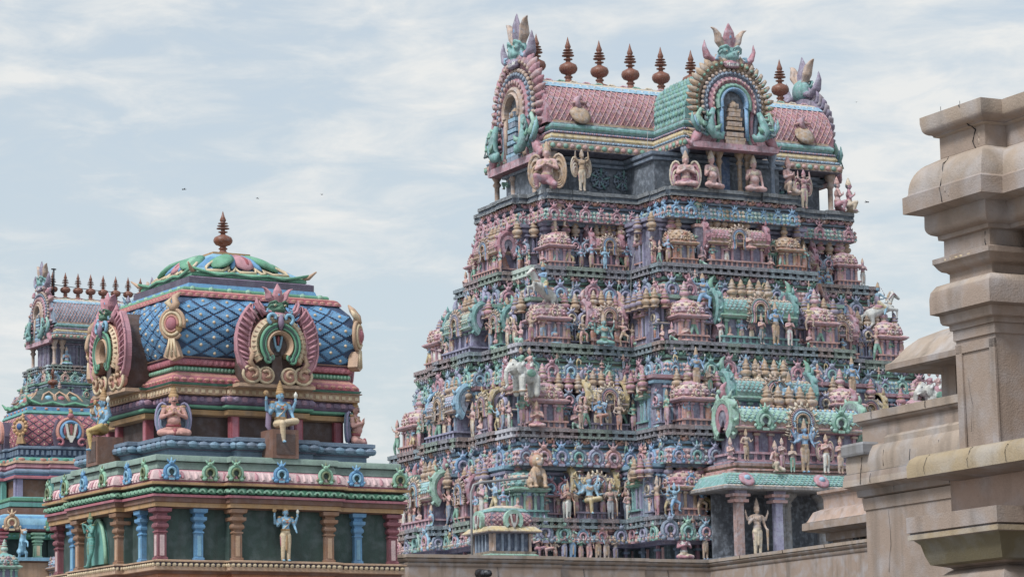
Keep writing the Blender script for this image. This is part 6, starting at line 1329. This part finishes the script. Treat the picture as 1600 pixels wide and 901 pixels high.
for i in range(5):
    cc = [('slate', 'teal', 'mint', 'plum', 'purple', 'mauve'), ('green', 'mint', 'salmon', 'plum', 'purple', 'slate'), ('lilac', 'slate', 'teal', 'plum', 'plum', 'mauve')][i % 3]
    tier_parts(ct, I4, M_FAR, AA, BB, 1.6, .6, zl, zl+1.9, cc, (('skyb', 'slate', 'navy'), ('tan', 'salmon', 'ink'), ('mint', 'teal', 'navy')), ('tan', 'mauve', 'slate'), 1.25, 1.0, .3, .8, kc2, fr2, .8, .7)
    for e in (0, 2, 4, 19, 17, 15):
        if i == 0: continue
        p = plan(AA, BB, 1.6, .6, 1.0, .3)
        for j, l, Mx in edges(p, -.5):
            if j == e:
                n = max(1, int(l/1.3))
                for k in range(n): put(ct, (kuta, panjara, kuta)[(k+e) % 3]((k+i+e) % 8), Mx@T((k+.5)*l/n, 0, zl)@S(1.1)); fg2.add(('F', (k+i+e) % 12), (lambda q=k+i+e: fig(q)), Mx@T((k+.1)*l/n, -.3, zl)@S(.9))
    zl -= 3.1; AA += .95; BB += .95
for C__ in (kc2, fg2, fr2): C__.flush(CT)
m = MB(); m.sweep(plan(AA-.5, BB-.5), [(0, -40), (0, zl+2.0)], P['slate']); inst(m.mesh('base_storey', M_FAR), 'base_storey', ct)
tag(inst(fig(6), 'seated_figure_statue', None, CT@T(-3.2, -2.2, -1.85)@S(1.8)), 'small pale seated figure statue under the distant green roof', 'statue')
# ================================================================= statues standing on the great tower, each one a thing
STAT = [  # across, deep, height of the feet, size, turn, name, look, label
    (-6.75, -2.95, 22.45, 1.62, -35, "winged_attendant_statue", ('kneel','skin','rose','gold','pray','w','gold'), "pink kneeling statue with golden wings at the great tower's pavilion corner"),
    (-5.33, -3.07, 22.45, 1.42, 0, "winged_attendant_statue", ('arms_up','gold','cream','gold','up','w','tan'), "golden winged statue lifting the pink roof, arms raised, left of the green vault"),
    (-2.12, -5.27, 22.45, 1.23, -20, "winged_attendant_statue", ('cross','skin','rose','tan','pray','w','rose'), "pink cross legged statue with spread pink wings below the green cross vault"),
    (-1.01, -5.27, 22.45, 1.33, 15, "seated_sage_statue", ('cross','skin','skin','cream','relax','',''), "plump seated statue with cream headdress left of the blue pavilion door"),
    (0.84, -5.27, 22.45, 1.28, 0, "seated_sage_statue", ('cross','skin','skin','cream','relax','',''), "plump seated statue with cream headdress right of the blue pavilion door"),
    (2.37, -5.27, 22.45, 1.35, 25, "kneeling_statue", ('kneel','skin','tan','salmon','pray','',''), "pink kneeling statue at the right edge of the central pavilion"),
    (4.48, -3.07, 22.45, 1.38, 0, "winged_attendant_statue", ('arms_up','skin','cream','rose','up','w','rose'), "pink winged statue with raised arms under the roof's right part"),
    (6.01, -3.07, 22.45, 1.23, 70, "kneeling_statue", ('kneel','skin','rose','salmon','pray','',''), "pink kneeling statue in profile at the pavilion's far right corner"),
    (-6.12, 1.40, 23.30, 0.84, -90, "kneeling_statue", ('kneel','tan','green','gold','pray','',''), "small brown kneeling statue in the pavilion opening below the side gable"),
    (-6.25, -2.85, 20.91, 1.62, 0, "archer_statue", ('dance','skin','cream','gold','bow','',''), "pink archer statue on the top storey right of the corner dome"),
    (-1.52, -5.05, 21.14, 1.08, 0, "standing_statue", ('stand','mint','green','cream','hip','',''), "slim pale green statue behind the orange domed shrine of the top storey"),
    (-4.63, -3.42, 19.50, 0.88, 0, "standing_statue", ('stand','skyb','skyb','skyb','four','',''), "small sky blue statue under the blue horseshoe on the top storey"),
    (0.36, -5.62, 20.19, 0.74, 0, "seated_group_statue", ('cross','salmon','salmon','tan','pray','',''), "small pink seated statue before the central barrel roof of the top storey"),
    (6.55, -3.07, 22.45, 1.23, 60, "seated_sage_statue", ('kneel','rose','cream','cream','relax','',''), "rosy seated statue with pale cap at the top cornice's right end"),
    (-2.23, -6.15, 17.51, 1.67, -15, "archer_statue", ('dance','blue','blue','gold','bow','',''), "blue archer statue above the pink dome in the second storey's centre bay"),
    (-5.51, -4.52, 16.40, 1.28, 0, "seated_deity_statue", ('cross','teal','green','gold','four','',''), "teal seated deity statue in the dark arch of the second storey's left bay"),
    (-6.39, -4.52, 16.40, 1.08, 15, "standing_statue", ('dance','tan','salmon','gold','hip','',''), "tan dancing statue left of the seated teal deity in its arch"),
    (-4.70, -4.52, 16.40, 1.08, -15, "standing_statue", ('dance','salmon','gold','gold','dance','',''), "salmon dancing statue right of the seated teal deity in its arch"),
    (0.50, -6.72, 16.40, 1.67, 0, "standing_deity_statue", ('stand','blue','gold','gold','four','',''), "tall blue deity statue with golden dhoti before the second storey's central arch"),
    (-0.11, -6.72, 16.40, 1.18, 10, "standing_statue", ('stand','salmon','dkgreen','gold','pray','',''), "salmon attendant statue in dark green, left of the tall blue deity"),
    (1.11, -6.72, 16.40, 1.23, -10, "standing_statue", ('stand','salmon','white','rose','pray','',''), "salmon praying attendant statue in white, right of the tall blue deity"),
    (1.96, -6.72, 17.02, 1.03, -20, "dancing_statue", ('dance','yellow','tan','gold','dance','',''), "yellow dancing statue at the right end of the second storey's central shrine"),
    (4.42, -3.95, 18.51, 1.72, 0, "seated_deity_statue", ('stride','blue','orange','gold','bow','',''), "blue striding deity statue with orange crown above the second storey's right pink dome"),
    (-3.07, -6.95, 14.55, 1.62, -10, "standing_deity_statue", ('stand','blue','gold','gold','four','',''), "blue and gold deity statue above the pale dome of the third storey"),
    (-2.51, -6.95, 14.43, 1.08, 0, "standing_statue", ('stand','tan','green','gold','pray','',''), "small tan attendant statue in green beside the third storey's gold deity"),
    (0.49, -7.52, 13.20, 2.16, 0, "many_armed_deity_statue", ('stand','skyb','gold','gold','multi','',''), "large many armed pale blue deity statue in the third storey's central arch"),
    (-0.19, -7.52, 13.20, 1.33, 10, "standing_statue", ('stand','salmon','rose','gold','pray','',''), "salmon attendant statue left of the many armed deity"),
    (1.24, -7.52, 13.20, 1.38, -10, "standing_statue", ('stand','salmon','cream','gold','hip','',''), "cream skirted attendant statue right of the many armed deity"),
    (-0.44, -6.95, 14.65, 1.03, 0, "dancing_statue", ('dance','tan','cream','gold','dance','',''), "tan dancing statue on the third storey's barrel roof, left of its arch"),
    (2.11, -6.95, 14.75, 1.03, 0, "dancing_statue", ('dance','salmon','rose','gold','dance','',''), "rosy dancing statue on the third storey's barrel roof, right of its arch"),
    (3.62, -6.95, 14.50, 1.62, 0, "standing_deity_statue", ('stand','blue','gold','gold','four','',''), "blue four armed deity statue with golden skirt, near the right edge of the third storey"),
    (-6.22, -5.32, 13.20, 1.33, 0, "seated_deity_statue", ('pendant','blue','orange','gold','four','',''), "blue seated deity statue under the green arch of the third storey's left bay"),
    (-6.98, -5.32, 13.20, 1.23, 10, "guardian_statue", ('guard','salmon','tan','gold','hip','',''), "salmon guardian statue at the left of the third storey's green arch"),
    (-5.40, -5.32, 13.20, 1.23, -10, "guardian_statue", ('guard','tan','orange','gold','hip','',''), "tan guardian statue at the right of the third storey's green arch"),
    (-8.76, -5.32, 13.20, 0.98, -20, "standing_statue", ('cross','salmon','rose','gold','pray','',''), "small seated figure statue in the niche of the third storey's corner shrine"),
    (-6.82, -5.52, 9.95, 1.72, 0, "many_armed_deity_statue", ('pendant','skyb','yellow','gold','multi','',''), "many armed pale blue seated statue with yellow lap on the lowest full storey"),
    (-7.68, -5.52, 9.95, 1.38, 15, "guardian_statue", ('guard','orange','white','gold','guard','',''), "orange guardian statue in white leggings, left of the seated many armed deity"),
    (-5.96, -5.52, 9.95, 1.42, -15, "guardian_statue", ('guard','tan','grey','salmon','guard','',''), "tan guardian statue in grey, right of the seated many armed deity"),
    (-5.22, -5.52, 9.95, 1.13, 0, "standing_statue", ('stand','salmon','white','gold','hip','',''), "salmon statue in white skirt, fourth storey, nearest the inner corner"),
    (-4.58, -7.72, 9.95, 1.18, 0, "dancing_statue", ('dance','skyb','blue','skyb','up','',''), "sky blue dancing statue with lifted arms beneath the striped dome"),
    (-3.48, -7.72, 9.95, 1.18, 0, "standing_statue", ('dance','blue','gold','salmon','dance','',''), "blue dancing statue between green pillars beside the porch"),
    (-2.73, -7.72, 9.95, 1.13, 0, "kneeling_statue", ('cross','rose','rose','tan','up','',''), "rose seated statue with one arm lifted, at the porch canopy's left end"),
    (-1.52, -9.90, 11.40, 1.13, 30, "seated_sage_statue", ('kneel','salmon','cream','tan','hip','',''), "seated figure statue in cream on the left of the green tiled canopy"),
    (-1.23, -9.90, 11.40, 1.23, 15, "standing_statue", ('stand','salmon','pink','tan','pray','',''), "slender pink lady statue behind the seated figure on the tiled canopy"),
    (-0.80, -9.90, 11.40, 1.08, -20, "standing_statue", ('stand','tan','green','gold','pray','',''), "small statue in green trousers reaching up on the tiled canopy"),
    (-0.27, -9.90, 11.40, 1.97, 0, "standing_deity_statue", ('stand','blue','gold','gold','multi','',''), "largest blue deity statue in golden robe in the middle of the tiled canopy"),
    (0.62, -9.90, 11.40, 1.42, 0, "winged_attendant_statue", ('stand','salmon','white','gold','pray','w','pink'), "praying statue with pale pink wings on the tiled canopy"),
    (1.22, -9.90, 11.40, 1.33, 0, "standing_statue", ('stand','salmon','tan','gold','pray','',''), "tan robed attendant statue at the right of the tiled canopy"),
    (-3.03, -9.35, 11.81, 0.84, 20, "kneeling_statue", ('cross','skin','rose','tan','pray','',''), "small seated pink statue at the left end of the porch platform"),
    (-2.37, -9.35, 11.81, 1.23, 0, "guardian_statue", ('guard','tan','gold','gold','hip','',''), "golden brown guardian statue left of the long barrel shrine over the porch"),
    (-2.42, -10.00, 8.42, 2.06, 0, "guardian_statue", ('guard','tan','cream','tan','guard','',''), "tall tan guardian statue between the salmon and lilac porch pillars"),
    (-3.37, -7.72, 8.41, 1.33, 0, "standing_deity_statue", ('stand','blue','gold','gold','hip','',''), "blue standing statue with golden skirt left of the porch, lowest row"),
    (-2.69, -7.72, 8.41, 1.23, -15, "standing_statue", ('tribhanga','skin','skyb','rose','relax','',''), "leaning pink statue in pale blue left of the porch pillars, lowest row"),
    (-4.26, -7.72, 8.41, 1.13, 0, "seated_deity_statue", ('cross','rose','cream','white','pray','',''), "seated statue draped in white garland before a round mauve niche, lowest row"),
    (-8.95, -5.52, 8.41, 1.18, 10, "seated_sage_statue", ('pendant','skin','rose','tan','pray','',''), "seated rosy statue at the left end of the lowest statue row"),
    (-8.60, -5.52, 8.41, 1.13, -10, "standing_statue", ('pendant','tan','salmon','gold','relax','',''), "tan seated statue with crossed knee, second in the lowest statue row"),
    (-8.24, -5.52, 8.41, 0.88, 0, "standing_statue", ('stand','tan','orange','gold','hip','',''), "short tan statue in orange, lowest statue row"),
    (-7.88, -5.52, 8.41, 1.23, 0, "standing_statue", ('stand','mauve','lilac','gold','pray','',''), "mauve robed statue in the lowest statue row"),
    (-7.54, -5.52, 8.41, 1.38, 0, "standing_deity_statue", ('stand','skin','blue','gold','four','',''), "tall pink statue in blue leggings in the lowest statue row"),
    (-7.21, -5.52, 8.41, 1.08, 0, "standing_statue", ('stand','green','salmon','gold','pray','',''), "green statue in a salmon skirt, lowest statue row"),
    (-6.89, -5.52, 8.41, 1.23, 0, "standing_statue", ('tribhanga','salmon','salmon','rose','relax','',''), "salmon statue with crossed ankles, lowest statue row"),
    (-6.51, -5.52, 8.41, 1.33, 0, "standing_deity_statue", ('stand','skyb','gold','gold','four','',''), "sky blue statue in gold, lowest statue row"),
    (-6.17, -5.52, 8.41, 1.33, 0, "standing_statue", ('stand','salmon','tan','gold','hip','',''), "salmon statue with one hand on the hip, lowest statue row"),
    (-5.80, -5.52, 8.41, 1.08, 0, "standing_statue", ('stand','tan','mauve','gold','pray','',''), "shorter tan praying statue at the right end of the lowest statue row"),
]
PLINTH = [(-6.76, -2.85, 19.5, 2.84), (-6.25, -2.85, 19.5, 1.41), (-1.52, -5.05, 19.5, 1.64), (0.36, -5.62, 19.5, 0.69), (-2.23, -6.15, 16.4, 1.11), (1.96, -6.72, 16.4, 0.62), (4.42, -3.95, 16.4, 2.11), (-3.07, -6.95, 13.2, 1.35), (-2.51, -6.95, 13.2, 1.23), (-0.44, -6.95, 13.2, 1.45), (2.11, -6.95, 13.2, 1.55), (3.62, -6.95, 13.2, 1.3)]
m0 = MB(); m0.box(0, 0, 0, .34, .3, 1, P['plum']); m0.box(0, 0, .93, .42, .36, .07, P['salmon']); plm = m0.mesh('statue_plinth', M_FAR)
for x, y, z, h in [q for q in PLINTH if 1.0 < q[3] < 2.5]: inst(plm, 'statue_plinth', gt, T(x, y, z)@S(1, 1, max(.1, h-.02)))
wm = {}
for (x, y, z, h, rot, name, sp, label) in STAT:
    pose, skin, cloth, trim, arms, w, wc = sp
    me, inf = cached(('ST', pose, skin, cloth, trim, arms), lambda: figure(pose, skin, cloth, trim, arms=arms, vox=.016 if h > 1.1 else .02, name='statue', belly=.5 if 'plump' in label else 0, crown=1.15 if 'deity' in label or 'guardian' in label else .8))
    top = max(v.co.z for v in me.vertices); s = h/top*(1.14 if z > 22 else 1)
    M = GM@T(x, y-(.28 if z < 18 and y > -9 and x > -6.0+0*y or z < 18 and y > -9 else 0), z+.01)@RZ(R(rot))@S(s)
    o = inst(me, name, None, M); tag(o, label, 'statue')
    if w:
        for q in (-1, 1): inst(cached(('wg', wc, q), lambda: wing_mb(wc, 'cream' if wc != 'gold' else 'ochre', q).mesh('wing', M_FAR)), 'wing', o, T(0, .06, inf['h']+.16)@S(1.35, 1, 1.35))
def beast(mb, name, M, label, vox=.022, cat='statue', kids=()):
    me = sculpt(mb, name, M_FAR, vox, 1); o = inst(me, name, None, GM@M); tag(o, label, cat); return o
beast(horse_mb('bodyw', 'blue'), 'horse_rider_statue', T(-7.75, -4.35, 17.45)@RZ(R(205))@S(1.25), 'white rearing horse statue with blue rider above the second storey\'s corner dome')
beast(elephant_mb('bodyw', 'green'), 'elephant_statue', T(-9.2, -5.6, 14.3)@RZ(R(190))@S(1.2), 'white elephant statue carrying riders above the third storey\'s left front corner')
beast(lion_mb('ochre', 'orange'), 'lion_statue', T(-8.9, -5.75, 11.0)@S(1.15), 'ochre seated lion statue with open mouth on the fourth storey')
beast(horse_mb('bodyw', 'skyb'), 'horse_rider_statue', T(7.2, -3.9, 17.5)@RZ(R(0))@S(1.3), 'white rearing horse statue with pale blue rider against the sky, tower\'s right edge')
beast(elephant_mb('bodyw', 'rose'), 'elephant_statue', T(8.9, -4.9, 14.2)@RZ(R(185))@S(1.3), 'white elephant statue with riders glimpsed beneath the stone canopy at right')
beast(elephant_mb('grey', 'teal'), 'elephant_statue', T(-7.6, 2.2, 16.4)@RZ(R(-160))@S(1.5), 'grey elephant statue with curled trunk on the tower\'s left outline')
beast(yali_mb('green', 'mint'), 'beast_statue', T(-6.1, -4.5, 9.98)@RZ(R(-10))@S(1.2), 'green rearing beast statue beside the fourth storey\'s corner dome')
for x, z, cc, lb in ((-1.55, 9.98, ('skyb', 'blue'), 'blue rearing beast statue left of the fourth storey\'s porch'), (-5.9, 13.22, ('slate', 'skyb'), 'slate blue beast statue beside the elephant corner of the third storey')):
    beast(yali_mb(*cc), 'beast_statue', T(x-2.6 if x > -5 else x, -7.5 if x > -5 else -5.2, z)@S(1.1), lb)
# small shrine with a red lattice dome before the tower's corner
m = MB(); s8 = empty('small_shrine', GM@T(-10.95, -7.0, 8.45)@S(.86), 'small shrine with red lattice dome and white U emblem at the tower\'s front left corner', 'shrine')
def b8(name, h, prof, cols, ex=None):
    m = MB(); p = plan(h, h); m.sweep(p, prof, [P[c] for c in cols]); ex and ex(m, p); return inst(m.mesh(name, M_FAR), name, s8)
b8('base', 1.0, [(.1, -2), (.1, .05), (.0, .1), (.05, .2)], ['green', 'mint', 'tan'])
b8('wall', .85, [(0, .15), (0, .95)], ['navy'])
for f in (0, -math.pi/2):
    for x in (-.8, -.45, -.15, .15, .45, .8):
        m = MB(); m.box(0, -.9, .2, .1, .12, .75, P['tan' if abs(x) > .5 else 'slate']); inst(m.mesh('pillar', M_FAR), 'pillar', s8, RZ(f)@T(x, 0, 0))
b8('eave', 1.0, [(-.1, .9), (.2, .95), (.22, 1.0), (.0, 1.2), (-.1, 1.22)], ['plum', 'tan', 'yellow', 'tan'])
D8 = [(.88, 1.2), (.95, 1.4), (.92, 1.6), (.78, 1.78)]
b8('dome', .9, [(h-.91, z) for h, z in D8]+[(-.1, 1.82), (-.25, 1.95), (-.6, 2.08), (-.8, 2.1)], ['plum', 'plum', 'plum', 'mint', 'teal', 'cream', 'mint', 'mint'])
for f in (0, -math.pi/2):
    m = MB(); lattice_face(m, D8, 0, 7, 3, 'plum', ('rose', 'red'), 'cream', 'pink', .12); inst(m.mesh('diamond_panel', M_FAR), 'diamond_panel', s8, RZ(f))
    m = MB(); m.M = T(0, -1.02, 1.08); m.ring(0, .36, .26, .42, -45, 225, -.1, .1, P['mint'], 16); m.ring(0, .36, 0, .26, -90, 270, -.04, 0, P['salmon'], 12); namam_mb(m, 0, .15, .45, -.1, 'white', 'red'); g = inst(m.mesh('emblem_gable', M_FAR), 'emblem_gable', s8, RZ(f))
# cables, the bent pole and birds
m = MB(); m.tube([(-2.45, -3.05, 25.0), (-2.5, -3.05, 22.6), (-3.5, -3.4, 19.6), (-4.3, -4.5, 16.4), (-4.8, -5.3, 13.2)], .013, P['grey'], 4); tag(inst(m.mesh('cable', M_METAL), 'cable', None, GM), 'thin pale cable hanging down the great tower\'s inner corner', 'cable')
m = MB(); m.tube([(-12.6, -8.0, 7.5), (-12.6, -8.0, 10.6), (-12.5, -8.0, 10.85), (-12.2, -8.0, 10.95), (-10.2, -7.6, 11.2)], .045, P['grey'], 6); tag(inst(m.mesh('bent_pole', M_METAL), 'bent_pole', None, GM), 'thin grey bent metal pole beside the small red domed shrine', 'pole')
BIRDS = [(local(140, 288, 296), local_z(140, 288, 296), .35, 'tiny dark bird alone in the sky, leftmost, above the blue domed shrine'), (local(140, 402, 310), local_z(140, 402, 310), .25, 'tiny dark bird in the sky right of the leftmost bird'), (local(140, 503, 304), local_z(140, 503, 304), .25, 'tiny dark bird in the sky between the shrine and the great tower'),
         (local(130, 1354, 316), local_z(130, 1354, 316), .35, 'tiny dark bird, upper of two by the great tower\'s right side'), (local(130, 1340, 331), local_z(130, 1340, 331), .3, 'tiny dark bird, lower of two by the great tower\'s right side'), (local(150, 1338, 160), local_z(150, 1338, 160), .25, 'tiny dark bird high in the sky right of the tower\'s roof')]
m = MB(); m.ell(0, 0, 0, .5, .14, .13, P['dark'], 8, 5); m.ell(.5, 0, .05, .14, .11, .11, P['dark'], 6, 4); m.tube([(.62, 0, .04), (.78, 0, .0)], [.04, .01], P['dgrey'], 5); m.tube([(-.45, 0, 0), (-.8, 0, -.02)], [.1, .03], P['dark'], 5, flat=3)
for q in (-1, 1): m.add([(.2, q*.1, .05), (-.15, q*.1, .03), (-.1, q*.55, .35), (.15, q*.6, .38), (-.12, q*1.15, .25), (.02, q*1.2, .27)], [(0, 1, 2, 3), (3, 2, 4, 5), (3, 2, 1, 0), (5, 4, 2, 3)], P['dark'])
bm_ = m.mesh('bird', M_METAL)
for (px_, z, s, lb), r_ in zip(BIRDS, (20, 200, 60, 150, 10, 90)): tag(inst(bm_, 'bird', None, T(px_[0], px_[1], z)@RZ(R(r_))@S(s*.42)), lb, 'bird', 'birds in the sky')
